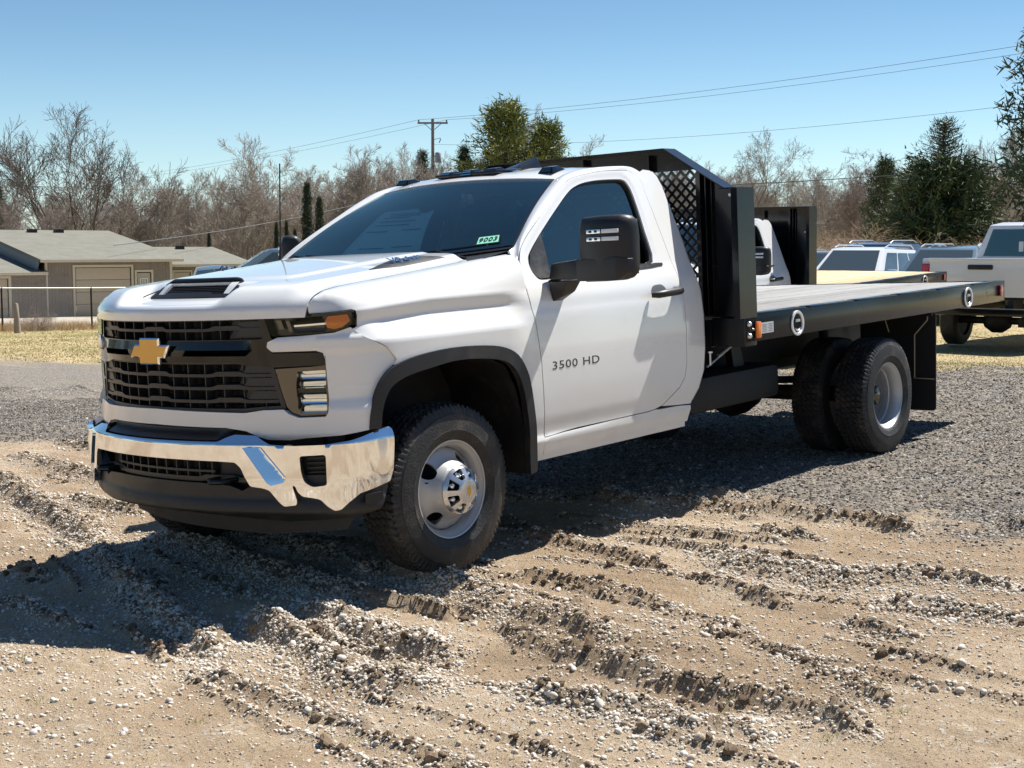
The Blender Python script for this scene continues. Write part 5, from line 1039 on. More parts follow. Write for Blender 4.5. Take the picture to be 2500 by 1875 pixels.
# ------------------------------------------------------------------ loose stones, clods and straw: counted by nobody, instanced on points
def inst_mat(name, cols, rough=.85):
    m, nt, b = new_mat(name); b.inputs['Roughness'].default_value = rough; b.inputs['Specular IOR Level'].default_value = .25; a = nt.nodes.new("ShaderNodeAttribute"); a.attribute_type = 'INSTANCER'; a.attribute_name = 'shade'
    r = nt.nodes.new("ShaderNodeValToRGB"); e = r.color_ramp.elements; e[0].position = 0; e[0].color = (*cols[0], 1); e[1].position = 1; e[1].color = (*cols[-1], 1)
    for i, c in enumerate(cols[1:-1]): x = e.new((i + 1) / (len(cols) - 1)); x.color = (*c, 1)
    nt.links.new(a.outputs['Fac'], r.inputs[0]); g = nt.nodes.new("ShaderNodeNewGeometry"); n = nt.nodes.new("ShaderNodeTexNoise"); n.inputs['Scale'].default_value = 160; nt.links.new(g.outputs['Position'], n.inputs['Vector'])
    mx = nt.nodes.new("ShaderNodeMix"); mx.data_type = 'RGBA'; mx.blend_type = 'MULTIPLY'; mx.inputs[0].default_value = .5; nt.links.new(r.outputs[0], mx.inputs[6]); nt.links.new(n.outputs['Color'], mx.inputs[7]); mr = nt.nodes.new("ShaderNodeMapRange"); mr.inputs[1].default_value = .3; mr.inputs[2].default_value = .7; mr.inputs[3].default_value = .5; mr.inputs[4].default_value = 1.3
    nt.links.new(n.outputs['Fac'], mr.inputs[0]); nt.links.new(mr.outputs[0], mx.inputs[7]); nt.links.new(mx.outputs[2], b.inputs['Base Color']); return m
def scatter(name, P, S, R, shade, material, label, cat, rough=.45, sub=2, blade=False, seed=0, smooth=True):
    me = bpy.data.meshes.new(name); me.vertices.add(len(P)); me.vertices.foreach_set('co', np.asarray(P, np.float32).ravel())
    for nm, ty, dat in (('sc', 'FLOAT_VECTOR', S), ('rt', 'FLOAT_VECTOR', R)): a = me.attributes.new(nm, ty, 'POINT'); a.data.foreach_set('vector', np.asarray(dat, np.float32).ravel())
    a = me.attributes.new('shade', 'FLOAT', 'POINT'); a.data.foreach_set('value', np.asarray(shade, np.float32))
    o = mesh_obj(name, me, material); g = bpy.data.node_groups.new(name, 'GeometryNodeTree'); g.interface.new_socket('Geometry', in_out='INPUT', socket_type='NodeSocketGeometry'); g.interface.new_socket('Geometry', in_out='OUTPUT', socket_type='NodeSocketGeometry')
    N = g.nodes; L = g.links; gi = N.new('NodeGroupInput'); go = N.new('NodeGroupOutput'); iop = N.new('GeometryNodeInstanceOnPoints'); iop.inputs['Pick Instance'].default_value = True; jn = N.new('GeometryNodeGeometryToInstance')
    for k in range(5):
        if blade: c = N.new('GeometryNodeMeshCone'); c.inputs['Vertices'].default_value = 3; c.inputs['Radius Bottom'].default_value = 1; c.inputs['Depth'].default_value = 1
        else: c = N.new('GeometryNodeMeshIcoSphere'); c.inputs['Subdivisions'].default_value = sub; c.inputs['Radius'].default_value = 1
        sp = N.new('GeometryNodeSetPosition'); ps = N.new('GeometryNodeInputPosition'); nz = N.new('ShaderNodeTexNoise'); nz.noise_dimensions = '4D'; nz.inputs['W'].default_value = k * 7.3 + seed; nz.inputs['Scale'].default_value = .9 if not blade else .6; nz.inputs['Detail'].default_value = 1
        sb = N.new('ShaderNodeVectorMath'); sb.operation = 'SUBTRACT'; sb.inputs[1].default_value = (.5, .5, .5); sc = N.new('ShaderNodeVectorMath'); sc.operation = 'SCALE'; sc.inputs[3].default_value = rough * 3
        L.new(ps.outputs[0], nz.inputs['Vector']); L.new(nz.outputs['Color'], sb.inputs[0]); L.new(sb.outputs[0], sc.inputs[0]); L.new(c.outputs[0], sp.inputs[0]); L.new(sc.outputs[0], sp.inputs['Offset'])
        sh = N.new('GeometryNodeSetShadeSmooth'); sh.inputs[2].default_value = smooth; sm_ = N.new('GeometryNodeSetMaterial'); sm_.inputs['Material'].default_value = material; L.new(sp.outputs[0], sh.inputs[0]); L.new(sh.outputs[0], sm_.inputs[0]); L.new(sm_.outputs[0], jn.inputs[0])
    L.new(gi.outputs[0], iop.inputs['Points']); L.new(jn.outputs[0], iop.inputs['Instance'])
    for nm, sk in (('sc', 'Scale'), ('rt', 'Rotation')): na = N.new('GeometryNodeInputNamedAttribute'); na.data_type = 'FLOAT_VECTOR'; na.inputs[0].default_value = nm; L.new(na.outputs[0], iop.inputs[sk])
    L.new(iop.outputs[0], go.inputs[0]); md = o.modifiers.new('scatter', 'NODES'); md.node_group = g; tag(o, label, cat, kind='stuff'); return o
def near_ridge(n, key, spread):
    """points strewn along the ridges, n weighted by length x key(pebble share)"""
    W_ = np.array([np.hypot(*np.diff(np.array(p), axis=0).T).sum() * key(q) * (w * 9) for p, h, w, q in RD if h < .1]); W_ /= W_.sum(); out = []
    for (p, h, w, q), f in zip([r for r in RD if r[1] < .1], W_):
        k = int(n * f); c = np.array(spline(p, 5)); seg = np.hypot(*np.diff(c, axis=0).T); cum = np.r_[0, np.cumsum(seg)]; t = RNG.uniform(0, cum[-1], k); x = np.interp(t, cum, c[:, 0]); y = np.interp(t, cum, c[:, 1])
        sd_ = np.interp(t, [0, .15, cum[-1] - .15, cum[-1]], [.3, 1, 1, .3]); out.append(np.stack([x + RNG.normal(0, w * spread, k) * sd_, y + RNG.normal(0, w * spread * .8, k) * sd_], 1))
    return np.concatenate(out)
def visible(P, dmax):
    u, d = ud(P[:, 0], P[:, 1]); return (d > 3.6) & (d < dmax) & (np.abs(u) < .40 + .25 / np.maximum(d, 1))
def place(P, size, flat=.7, sink=.25, seed=0):
    n = len(P); z = gz(P[:, 0], P[:, 1]); s = np.stack([size * RNG.uniform(.75, 1.35, n), size * RNG.uniform(.7, 1.1, n), size * RNG.uniform(.5, .9, n) * flat / .7], 1)
    r = np.stack([RNG.normal(0, .35, n), RNG.normal(0, .35, n), RNG.uniform(0, 6.28, n)], 1); return np.stack([P[:, 0], P[:, 1], z + s[:, 2] * (1 - 2 * sink) * .6], 1), s, r
pal = [(.20, .155, .11), (.36, .29, .215), (.48, .41, .32), (.57, .51, .43), (.60, .55, .47), (.68, .64, .57)]
peb = inst_mat('pebble_stone', pal)
P = near_ridge(80000, lambda q: q, 1.2); P = P[visible(P, 14)]; sz = np.clip(RNG.lognormal(-5.55, .45, len(P)), .002, .017); a, s_, r_ = place(P, sz)
scatter('pebbles', a, s_, r_, np.clip(RNG.normal(.62, .2, len(P)), 0, 1), peb, 'pale rounded pebbles heaped along the wheel ruts in the foreground', 'pebbles', rough=.30)
P = np.stack([RNG.uniform(-2.6, 3.2, 130000), RNG.uniform(-6, 4.2, 130000)], 1); P = P[visible(P, 13)]; dn = fbm(P[:, 0] * 1.5, P[:, 1] * 1.5, 4, 77); P = P[RNG.uniform(0, 1, len(P)) < np.clip((dn - .36) * 3.5, .15, 1)]; sz = np.clip(RNG.lognormal(-6.1, .5, len(P)), .0014, .013); a, s_, r_ = place(P, sz)
scatter('small_stones', a, s_, r_, np.clip(RNG.normal(.38, .25, len(P)), 0, 1), peb, 'small loose stones scattered over the sandy foreground', 'stones', rough=.35, sub=1, seed=3)
P = np.stack([-1.7 - 14 * RNG.beta(1, 1.9, 230000), RNG.uniform(-13, 5, 230000)], 1); P = P[visible(P, 19)]; zz = zones(P[:, 0], P[:, 1]); P = P[RNG.uniform(0, 1, len(P)) < zz[0] * (1 - .0 * zz[1])]; sz = np.clip(RNG.lognormal(-5.02, .36, len(P)), .003, .018); a, s_, r_ = place(P, sz, flat=.55)
scatter('gravel', a, s_, r_, np.clip(RNG.normal(.42, .24, len(P)), 0, 1), inst_mat('lot_gravel', [(.045, .04, .035), (.095, .085, .072), (.17, .15, .128), (.26, .23, .195), (.38, .345, .295), (.62, .58, .52)]), 'grey crushed gravel covering the lot around the rear wheels', 'gravel', rough=.45, sub=1, seed=5, smooth=False)
P = near_ridge(8500, lambda q: 1.25 - q * .85, .60); P = P[visible(P, 14)]; sz = np.clip(RNG.lognormal(-5.05, .50, len(P)), .003, .024); a, s_, r_ = place(P, sz)
scatter('mud_clods', a, s_, r_, RNG.uniform(0, 1, len(P)), inst_mat('mud_clod', [(.10, .07, .045), (.16, .115, .075), (.28, .21, .14)], .95), 'dark crumbly mud clods lying on the rut ridges', 'mud', rough=.6, seed=8, smooth=False)
pc = [(1.95, .25, .22), (2.3, 1.1, .3), (2.6, 2.2, .3), (1.55, 1.05, .25), (1.75, 2.55, .35), (-.3, 3.2, .3), (.45, 2.95, .25), (-1.4, 2.6, .3), (.2, 2.3, .2), (-1.3, 1.1, .3), (1.35, 3.0, .25), (.05, -2.6, .5), (.9, -1.9, .4), (-1.2, 3.5, .3)]
P = np.concatenate([RNG.normal((a, b), c, (900, 2)) for a, b, c in pc]); P = P[visible(P, 13)]; sz = np.clip(RNG.lognormal(-5.5, .5, len(P)), .002, .016); a, s_, r_ = place(P, sz)
scatter('pebble_patches', a, s_, r_, np.clip(RNG.normal(.66, .2, len(P)), 0, 1), peb, 'thin fans of pale pebbles between the ruts', 'pebbles', rough=.33, sub=1, seed=13)
# straw bits and low tufts
def tufts(name, C, nb, hgt, spread, cols, label, cat, lean=.6, thick=.0022):
    n = len(C) * nb; c = np.repeat(C, nb, 0) + RNG.normal(0, spread, (n, 2)); z = gz(c[:, 0], c[:, 1]); h = hgt * RNG.uniform(.4, 1.3, n); s = np.stack([np.full(n, thick), np.full(n, thick * .6), h], 1)
    r = np.stack([RNG.normal(0, lean, n), RNG.normal(0, lean, n), RNG.uniform(0, 6.28, n)], 1)
    scatter(name, np.stack([c[:, 0], c[:, 1], z - .002], 1), s, r, RNG.uniform(0, 1, n), inst_mat(name + '_blade', cols, .7), label, cat, rough=.0, blade=True)
P = np.stack([RNG.uniform(-.5, 3.2, 2600), RNG.uniform(-2.5, 4, 2600)], 1); P = P[visible(P, 10)]; P = P[fbm(P[:, 0] * 1.8, P[:, 1] * 1.8, 3, 88) > .50]
tufts('straw', P, 10, .028, .03, [(.12, .08, .04), (.30, .21, .10), (.42, .32, .16)], 'short brown straw and roots lying on the sandy foreground', 'straw', 1.4, .0011)
P = np.array([(.52, 2.60), (.78, 2.95), (.42, 3.3), (.55, 3.45), (.9, 3.38), (.35, 2.15), (.30, 1.95), (-.18, 2.4), (-.75, 3.1), (1.9, 1.55), (2.1, .9), (1.85, .35), (1.7, 2.1), (-.1, 3.2)]); tufts('green_tufts', P, 34, .022, .024, [(.16, .20, .04), (.26, .30, .06), (.38, .38, .12)], 'tiny green grass tufts sprouting from the sand', 'grass', .8, .0016)
u_ = RNG.uniform(-.42, -.02, 26000); d_ = 24 + 26 * RNG.beta(1.1, 1.3, 26000); Pt = CAM[:2] + d_[:, None] * (FH + u_[:, None] * RH); k = zones(Pt[:, 0], Pt[:, 1])[1] > .4
tufts('dry_grass', Pt[k], 2, .055, .07, [(.28, .20, .09), (.46, .36, .18), (.60, .50, .28), (.30, .31, .10)], 'pale dry winter grass on the field before the fence', 'grass', .7, .010)
u_ = RNG.uniform(-.42, -.22, 420); d_ = 44.5 + 4.5 * RNG.uniform(0, 1, 420) + (u_ + .37) * 30; Pt = CAM[:2] + d_[:, None] * (FH + u_[:, None] * RH); tufts('fence_weeds', Pt, 14, .30, .16, [(.34, .24, .12), (.50, .38, .20), (.42, .22, .12)], 'straggly tan weeds growing along the wire fence', 'weeds', .30, .008)
u_ = RNG.uniform(.14, .42, 16000); d_ = 13.5 + 24 * RNG.beta(1, 1.2, 16000); Pt = CAM[:2] + d_[:, None] * (FH + u_[:, None] * RH); k = zones(Pt[:, 0], Pt[:, 1])[1] > .5
tufts('lot_grass', Pt[k], 2, .03, .06, [(.26, .20, .10), (.42, .34, .18), (.24, .26, .08)], 'thin yellowed grass on the lot behind the flatbed', 'grass', .8, .007)
# ------------------------------------------------------------------ second flatbed truck
T2 = copy_tree(make_truck(1)) if False else make_truck(1)
T2.location = (-8.2, -4.0, -.11); T2.rotation_euler = (0, .043, 0)
tag(T2, 'white flatbed truck with square black headboard and fresh yellow deck parked behind', 'truck')

# ------------------------------------------------------------------ trees
def seg_mesh(name, A, B, ra, rb, n=3):
    """many tapered twigs at once"""
    A = np.asarray(A); B = np.asarray(B); d = B - A; d /= np.maximum(np.linalg.norm(d, axis=1, keepdims=True), 1e-9); ref = np.where(np.abs(d[:, 2:3]) < .9, np.array([[0, 0, 1.0]]), np.array([[1.0, 0, 0]]))
    a = np.cross(d, ref); a /= np.linalg.norm(a, axis=1, keepdims=True); b = np.cross(d, a); V = []
    for P, r in ((A, ra), (B, rb)):
        for k in range(n): t = 2 * math.pi * k / n; V.append(P + (a * math.cos(t) + b * math.sin(t)) * np.asarray(r)[:, None])
    V = np.stack(V, 1); m = len(A); base = (np.arange(m) * 2 * n)[:, None]; F = np.concatenate([base + np.array([[k, (k + 1) % n, n + (k + 1) % n, n + k]]) for k in range(n)])
    return V.reshape(-1, 3), F
def grow(rng, H, style):
    """returns segments by class: list of (a, b, ra, rb, level)"""
    S = []
    def br(p, d, L, r, lv, mx):
        n = 5 if lv < 2 else 3; q = p; dd = d.copy()
        for i in range(n):
            dd = dd + rng.normal(0, .10 + .04 * lv, 3) + np.array([0, 0, style['up'] * (.5 if lv else .2)]); dd /= np.linalg.norm(dd); q2 = q + dd * L / n; r2 = r * (1 - (i + 1) / n * (.55 if lv == 0 else .7)); S.append((q, q2, r * (1 - i / n * (.55 if lv == 0 else .7)), max(r2, .003), lv))
            q = q2
            if lv < mx:
                f = (i + 1) / n
                if lv == 0 and f < style['clear']: continue
                for _ in range(style['kids'][lv] if i < n - 1 else style['kids'][lv] + 1):
                    ax = rng.normal(0, 1, 3); ax -= dd * ax.dot(dd); ax /= np.linalg.norm(ax); an = style['ang'] * rng.uniform(.6, 1.3); nd = dd * math.cos(an) + ax * math.sin(an); br(q, nd, L * style['ratio'] * (1.45 if lv + 1 == mx else 1) * rng.uniform(.65, 1.15) * (1.15 - .35 * f), max(r2 * .58, .004), lv + 1, mx)
    n0 = style.get('stems', 1)
    for s in range(n0):
        a = rng.uniform(0, 6.28); sp = style.get('spread', 0) * rng.uniform(.5, 1.1) if n0 > 1 else 0; d = np.array([math.cos(a) * sp, math.sin(a) * sp, 1.0]); d /= np.linalg.norm(d); br(np.array([math.cos(a) * .1 * (n0 > 1), math.sin(a) * .1 * (n0 > 1), -.2]), d, H * style['trunk'] * rng.uniform(.85, 1.1), H * style['thick'] * (1 if n0 == 1 else .75), 0, style['lv'])
    return S
STY = dict(
 spreading=dict(up=.10, clear=.30, kids=[1, 1, 2, 1], ang=.45, ratio=.58, trunk=.80, thick=.013, lv=4, stems=6, spread=.42),
 slim=dict(up=.16, clear=.25, kids=[2, 2, 2], ang=.50, ratio=.37, trunk=.92, thick=.009, lv=3),
 brushy=dict(up=.15, clear=.2, kids=[1, 1, 2, 2], ang=.48, ratio=.54, trunk=.78, thick=.011, lv=4, stems=4, spread=.26),
 round=dict(up=.08, clear=.30, kids=[3, 2, 2, 1], ang=.72, ratio=.50, trunk=.70, thick=.015, lv=4),
 shrub=dict(up=.03, clear=.0, kids=[2, 2, 1], ang=.75, ratio=.55, trunk=.65, thick=.012, lv=3, stems=9, spread=1.3))
BT = {}
def bare_mesh(kind, seed):
    if (kind, seed) in BT: return BT[(kind, seed)]
    S = grow(np.random.default_rng(seed), 10.0, STY[kind]); out = []
    top = np.percentile([s[1][2] for s in S], 99.7); k = 10.0 / top
    for lo, hi, n in ((0, 1, 6), (1, 9, 3)):
        Q = [s for s in S if lo <= s[4] < hi]; V, F = seg_mesh('t', np.array([s[0] for s in Q]) * k, np.array([s[1] for s in Q]) * k, np.maximum([s[2] for s in Q], .010 if lo else 0), np.maximum([s[3] for s in Q], .006), n); out.append(np_mesh('trunk' if lo == 0 else 'crown', V, F, lo == 0))
    BT[(kind, seed)] = out; return out
BARK = {'grey': mat('grey_bark', (.24, .21, .185), .95, var=.25, vscale=1.5), 'pale': mat('pale_twigs', (.30, .262, .228), .95, var=.25, vscale=.7), 'red': mat('reddish_twigs', (.235, .185, .16), .95, var=.25, vscale=.7), 'dark': mat('dark_bark', (.095, .075, .062), .95, var=.2, vscale=1), 'tan': mat('tan_twigs', (.36, .26, .175), .95, var=.2, vscale=2)}
BMAT = {}
def bare_tree(name, kind, seed, xd, topd, depth, bark='pale', label=None, group=None, wscale=1.0, cat='tree', ground=None):
    mt, mc = bare_mesh(kind, seed); x, y = at(px(xd), depth); z0 = float(gbase(x, y)) - .1 if ground is None else ground; zt = 1.59 + (535.3 - topd) * 1.1302 / FPX * depth; s = (zt - z0) / 10.0
    r = empty(name, (x, y, z0), RNG.uniform(0, 6.28)); r.scale = (s * wscale, s * wscale, s); key = (kind, seed, bark)
    if key not in BMAT:
        m1, m2 = mt.copy(), mc.copy(); m1.materials.append(BARK['grey' if bark in ('pale', 'red', 'tan') else bark]); m2.materials.append(BARK[bark]); BMAT[key] = (m1, m2)
    m1, m2 = BMAT[key]; mesh_obj('trunk', m1, None, r); mesh_obj('crown', m2, None, r)
    tag(r, label, cat, group); return r
# evergreens: whorled branches carrying needle sprays
def evergreen_meshes(rng, kind):
    A = []; B = []; ra = []; rb = []; LV = []; LF = []
    H = 10.0; A.append((0, 0, -.3)); B.append((0, 0, H * .98)); ra.append(.16 if kind != 'cedar' else .08); rb.append(.02)
    def spray(p, d, size, n):
        for _ in range(n):
            c = p + rng.normal(0, size * .55, 3); a = rng.normal(0, 1, 3) + d * 1.2; a /= np.linalg.norm(a); b = np.cross(a, rng.normal(0, 1, 3)); b /= np.linalg.norm(b); l = size * rng.uniform(.5, 1.1); w = l * .22
            i = len(LV); LV.extend([c - b * w * .5, c + b * w * .5, c + a * l + b * w * .1, c + a * l - b * w * .1]); LF.append((i, i + 1, i + 2, i + 3))
    if kind == 'cedar':
        for k in range(2600):
            z = rng.uniform(.02, 1) ** .9 * H; r = 1.05 * (1 - z / H) ** .62 * (1 if z > .5 else .8) * rng.uniform(.55, 1.06); a = rng.uniform(0, 6.28); p = np.array([r * math.cos(a), r * math.sin(a), z]); spray(p, np.array([0, 0, 1.0]), .34, 3)
    else:
        nb = {'spruce': 190, 'bigspruce': 330, 'pine': 120, 'scots': 110}[kind]
        for k in range(nb):
            f = (k + rng.uniform(0, 1)) / nb; z = H * ((.03 + .95 * f) if kind in ('spruce', 'bigspruce') else (.16 + .80 * f)); a = k * 2.4 + rng.uniform(-.5, .5)
            if kind == 'spruce': L = 2.3 * (1 - f) ** .85 * rng.uniform(.7, 1.15) + .15; dz = -.12 + .3 * f
            elif kind == 'bigspruce': L = 4.3 * (1 - f) ** .72 * rng.uniform(.7, 1.1) * (.82 if f < .12 else 1) + .2; dz = .05 + .25 * f; 
            else: L = 2.9 * (1.02 - f) ** .6 * rng.uniform(.35, 1.15) * (1 if f > .12 else .5) + .2; dz = .30 + .3 * f
            if kind == 'bigspruce' and f > .74: L = 1.75 * (1.05 - f) / .31 * rng.uniform(.5, 1.25) + .25
            d = np.array([math.cos(a), math.sin(a), dz]); d /= np.linalg.norm(d); p = np.array([0, 0, z]); m = 6; q = p
            for j in range(m):
                q2 = q + (d + rng.normal(0, .10, 3) + np.array([0, 0, .05 if kind != 'spruce' else -.02])) * L / m; A.append(q); B.append(q2); ra.append(.035 * (1 - j / m) + .006); rb.append(.035 * (1 - (j + 1) / m) + .006); q = q2
                if kind in ('pine', 'scots'):
                    if j >= 2: spray(q, d, .42, 26 if j > 3 else 12)
                elif kind == 'bigspruce':
                    if f < .70: spray(q, d, .50, 20 if j > 0 else 6)
                    elif rng.uniform() < .65: spray(q, d + np.array([0, 0, .8]), .26, 5)
                else: spray(q, d, .30, 9)
    V, F = seg_mesh('t', A, B, ra, rb, 5); return np_mesh('trunk', V, F, True), np_mesh('crown', LV, LF, False)
def needle_mat(name, c1, c2, c3):
    m, nt, b = new_mat(name); b.inputs['Roughness'].default_value = .6; L = nt.links; b.inputs['Specular IOR Level'].default_value = .3
    g = nt.nodes.new("ShaderNodeTexCoord"); n = nt.nodes.new("ShaderNodeTexNoise"); n.inputs['Scale'].default_value = 1.1; n.inputs['Detail'].default_value = 5; L.new(g.outputs['Object'], n.inputs['Vector']); r = nt.nodes.new("ShaderNodeValToRGB"); e = r.color_ramp.elements; e[0].position = .3; e[0].color = (*c1, 1); e[1].position = .7; e[1].color = (*c3, 1); x = e.new(.5); x.color = (*c2, 1); L.new(n.outputs['Fac'], r.inputs[0]); L.new(r.outputs[0], b.inputs['Base Color']); return m
NM = {'pine': needle_mat('pine_needles', (.10, .13, .035), (.17, .19, .05), (.26, .26, .085)), 'spruce': needle_mat('spruce_needles', (.018, .032, .016), (.030, .050, .022), (.05, .07, .03)), 'cedar': needle_mat('cedar_foliage', (.014, .026, .014), (.022, .036, .017), (.035, .05, .022)), 'bigspruce': needle_mat('old_spruce_needles', (.04, .07, .034), (.065, .10, .045), (.12, .15, .06)), 'scots': needle_mat('dark_pine_needles', (.035, .058, .03), (.055, .085, .04), (.09, .115, .055))}
EV = {}
def evergreen(name, kind, seed, xd, topd, depth, label, wscale=1.0, group=None, base=None):
    if (kind, seed) not in EV:
        a, b = evergreen_meshes(np.random.default_rng(seed), kind); a.materials.append(BARK['dark']); b.materials.append(NM[kind]); EV[(kind, seed)] = (a, b)
    a, b = EV[(kind, seed)]; x, y = at(px(xd), depth); z0 = float(gbase(x, y)) - .1 if base is None else base; zt = 1.59 + (535.3 - topd) * 1.1302 / FPX * depth; s = (zt - z0) / 10.0
    r = empty(name, (x, y, z0), RNG.uniform(0, 6.28)); r.scale = (s * wscale, s * wscale, s); mesh_obj('trunk', a, None, r); mesh_obj('crown', b, None, r); tag(r, label, 'tree', group); return r
# prominent bare trees
bare_tree('bare_tree', 'spreading', 61, 192, 240, 88, 'dark', 'tallest bare spreading tree rising behind the grey garage roof', wscale=1.0)
bare_tree('bare_tree', 'brushy', 12, -14, 392, 90, 'grey', 'bare leaning tree at the far left behind the garage', wscale=1.15)
bare_tree('bare_tree', 'brushy', 13, 325, 378, 92, 'grey', 'low bare tree right of the tallest tree behind the garage', wscale=1.2)
bare_tree('bare_tree', 'round', 14, 1580, 292, 105, 'grey', 'round-crowned bare tree just right of the peaked black headboard', wscale=.95)
bare_tree('bare_tree', 'brushy', 15, 615, 305, 98, 'pale', 'pale twiggy tree standing tallest above the windshield antenna', wscale=1.15)
bare_tree('bare_tree', 'brushy', 16, 765, 318, 98, 'pale', 'pale brushy tree between the antenna and the utility pole', wscale=1.1)
bare_tree('bare_tree', 'brushy', 18, 535, 356, 96, 'pale', 'pale brushy tree left of the mast antenna', wscale=1.1)
bare_tree('bare_tree', 'brushy', 17, 868, 325, 102, 'pale', 'light brushy tree just left of the utility pole', wscale=1.0)
bare_tree('bare_tree', 'slim', 21, 1010, 262, 118, 'pale', 'slim bare tree right of the utility pole crossarm', wscale=1.1)
bare_tree('bare_tree', 'slim', 22, 1062, 236, 118, 'pale', 'slim bare tree rising behind the yellow-green pine', wscale=1.1)
bare_tree('bare_tree', 'slim', 23, 1195, 252, 116, 'pale', 'slim bare tree at the right flank of the yellow-green pine', wscale=1.2)
bare_tree('bare_tree', 'slim', 24, 1272, 292, 112, 'pale', 'small bare tree above the truck cab right of the pine', wscale=1.1)
bare_tree('bare_tree', 'brushy', 19, 2172, 285, 84, 'grey', 'bare tree between the large spruce and the right frame edge', wscale=.8)
bare_tree('bare_tree', 'slim', 21, 2128, 330, 92, 'pale', 'thin bare tree close behind the large spruce on its right', wscale=1.2)
bare_tree('bare_tree', 'round', 25, 90, 420, 80, 'red', 'low dark reddish bare tree peeking over the garage ridge at left', wscale=1.1)
bare_tree('bare_shrub', 'shrub', 31, 2002, 484, 50, 'tan', 'tan bare twiggy shrub in front of the large spruce', wscale=2.3, cat='shrub')
# evergreens
evergreen('pine_tree', 'pine', 41, 1092, 228, 100, 'yellow-green pine standing tallest above the truck roof', wscale=1.15)
evergreen('pine_tree', 'pine', 42, 1180, 268, 101, 'smaller pine pressed against the right side of the yellow-green pine', wscale=1.0)
evergreen('spruce_tree', 'spruce', 43, 914, 328, 104, 'narrow dark spruce just left of the utility pole', wscale=.85)
evergreen('spruce_tree', 'spruce', 44, 1004, 318, 104, 'dark spruce between the utility pole and the pine', wscale=1.0)
evergreen('spruce_tree', 'bigspruce', 45, 2028, 262, 62, 'large dark spruce with a thinning top above the parked cars', wscale=.98)
evergreen('pine_tree', 'scots', 46, 1904, 346, 84, 'small green pine left of the large spruce', wscale=.8)
evergreen('pine_tree', 'scots', 47, 2258, 30, 58, 'very tall dark pine cut off by the right frame edge', wscale=.8)
evergreen('spruce_tree', 'spruce', 43, 2, 392, 95, 'dark spruce at the far left edge behind the garage', wscale=.9)
for xd, td, dp, ws_, lb in ((667, 402, 72, .72, 'tallest dark columnar cedar behind the folded mirror'), (693, 432, 71, .72, 'columnar cedar right of the tallest cedar'), (600, 486, 76, .5, 'small columnar cedar right beside the mast antenna'), (622, 482, 76, .5, 'slim columnar cedar between mast antenna and folded mirror'), (455, 505, 78, .45, 'tiny columnar cedar above the right garage wing'), (640, 500, 75, .5, 'short columnar cedar left of the tallest cedar')):
    evergreen('cedar_tree', 'cedar', 48 + (xd % 2), xd, td, dp, lb, wscale=ws_, group='columnar cedars by the road')
# the wood behind: each tree one can tell apart is its own; the far fill is one mass
rngw = np.random.default_rng(5); kinds = [('slim', 21), ('slim', 22), ('slim', 23), ('slim', 24), ('brushy', 16), ('slim', 26), ('slim', 27)]
for i in range(96):
    xd = -60 + 2340 * (i + rngw.uniform(.1, .9)) / 96; dp = rngw.uniform(104, 128)
    top = np.interp(xd, [-60, 0, 340, 440, 520, 900, 1000, 1250, 1340, 1500, 1640, 1700, 1950, 2100, 2280], [405, 400, 398, 385, 372, 350, 320, 325, 345, 352, 375, 378, 372, 352, 320]) + rngw.uniform(-14, 26)
    k, s = kinds[int(rngw.integers(len(kinds)))]; bare_tree('woodland_tree', k, s, xd, top, dp, (bk_ := ['pale', 'pale', 'red', 'grey'][int(rngw.integers(4))]), (lb_ := {'pale': 'pale', 'red': 'reddish', 'grey': 'grey'}[bk_] + ' leafless ' + {'slim': 'slim', 'brushy': 'bushy'}[k] + ' tree in the wood ' + ('behind the garage roofs' if xd < 500 else 'behind the utility pole' if xd < 1350 else 'above the square headboard' if xd < 1850 else 'around the large spruce')), lb_, wscale=rngw.uniform(.8, 1.25))
# far fill
mt_, mc_ = bare_mesh('brushy', 16); mt2, mc2 = bare_mesh('slim', 22)
def to_np(me): V = np.zeros(len(me.vertices) * 3); me.vertices.foreach_get('co', V); F = np.zeros(len(me.loops), np.int32); me.loops.foreach_get('vertex_index', F); return V.reshape(-1, 3), F.reshape(-1, 4)
def mass(name, srcs, n, d0, d1, h0, h1, material, label, u0=-.44, u1=.44, sub=.5, seed=9):
    rg = np.random.default_rng(seed); VS = []; FS = []; o = 0
    for i in range(n):
        V, F = srcs[i % len(srcs)]; F = F[rg.uniform(0, 1, len(F)) < sub]; used, inv = np.unique(F, return_inverse=True); V = V[used]; F = inv.reshape(F.shape); u = rg.uniform(u0, u1); d = rg.uniform(d0, d1); x, y = at(u, d); a = rg.uniform(0, 6.28); s = rg.uniform(h0, h1) / 10; c, s_ = math.cos(a), math.sin(a); th = 1.6
        P = np.stack([(V[:, 0] * c - V[:, 1] * s_) * s * th, (V[:, 0] * s_ + V[:, 1] * c) * s * th, V[:, 2] * s], 1) + np.array([x, y, float(gbase(x, y)) - .1]); VS.append(P); FS.append(F + o); o += len(P)
    ob = mesh_obj(name, np_mesh(name, np.concatenate(VS), np.concatenate(FS)), material); tag(ob, label, 'woods', kind='stuff')
src = [to_np(m) for m in (mc_, mc2)]
mass('far_woods', src, 170, 124, 165, 8.0, 11.0, BARK['pale'], 'far thicket of leafless trees closing the horizon', sub=.42)
mass('undergrowth', src, 110, 98, 122, 2.2, 4.6, BARK['red'], 'reddish brown undergrowth along the foot of the wood', sub=.30, seed=4)
V_ = []; F_ = []; o_ = 0; rg = np.random.default_rng(12)  # unseen trees added behind the camera so that shiny parts reflect something dark
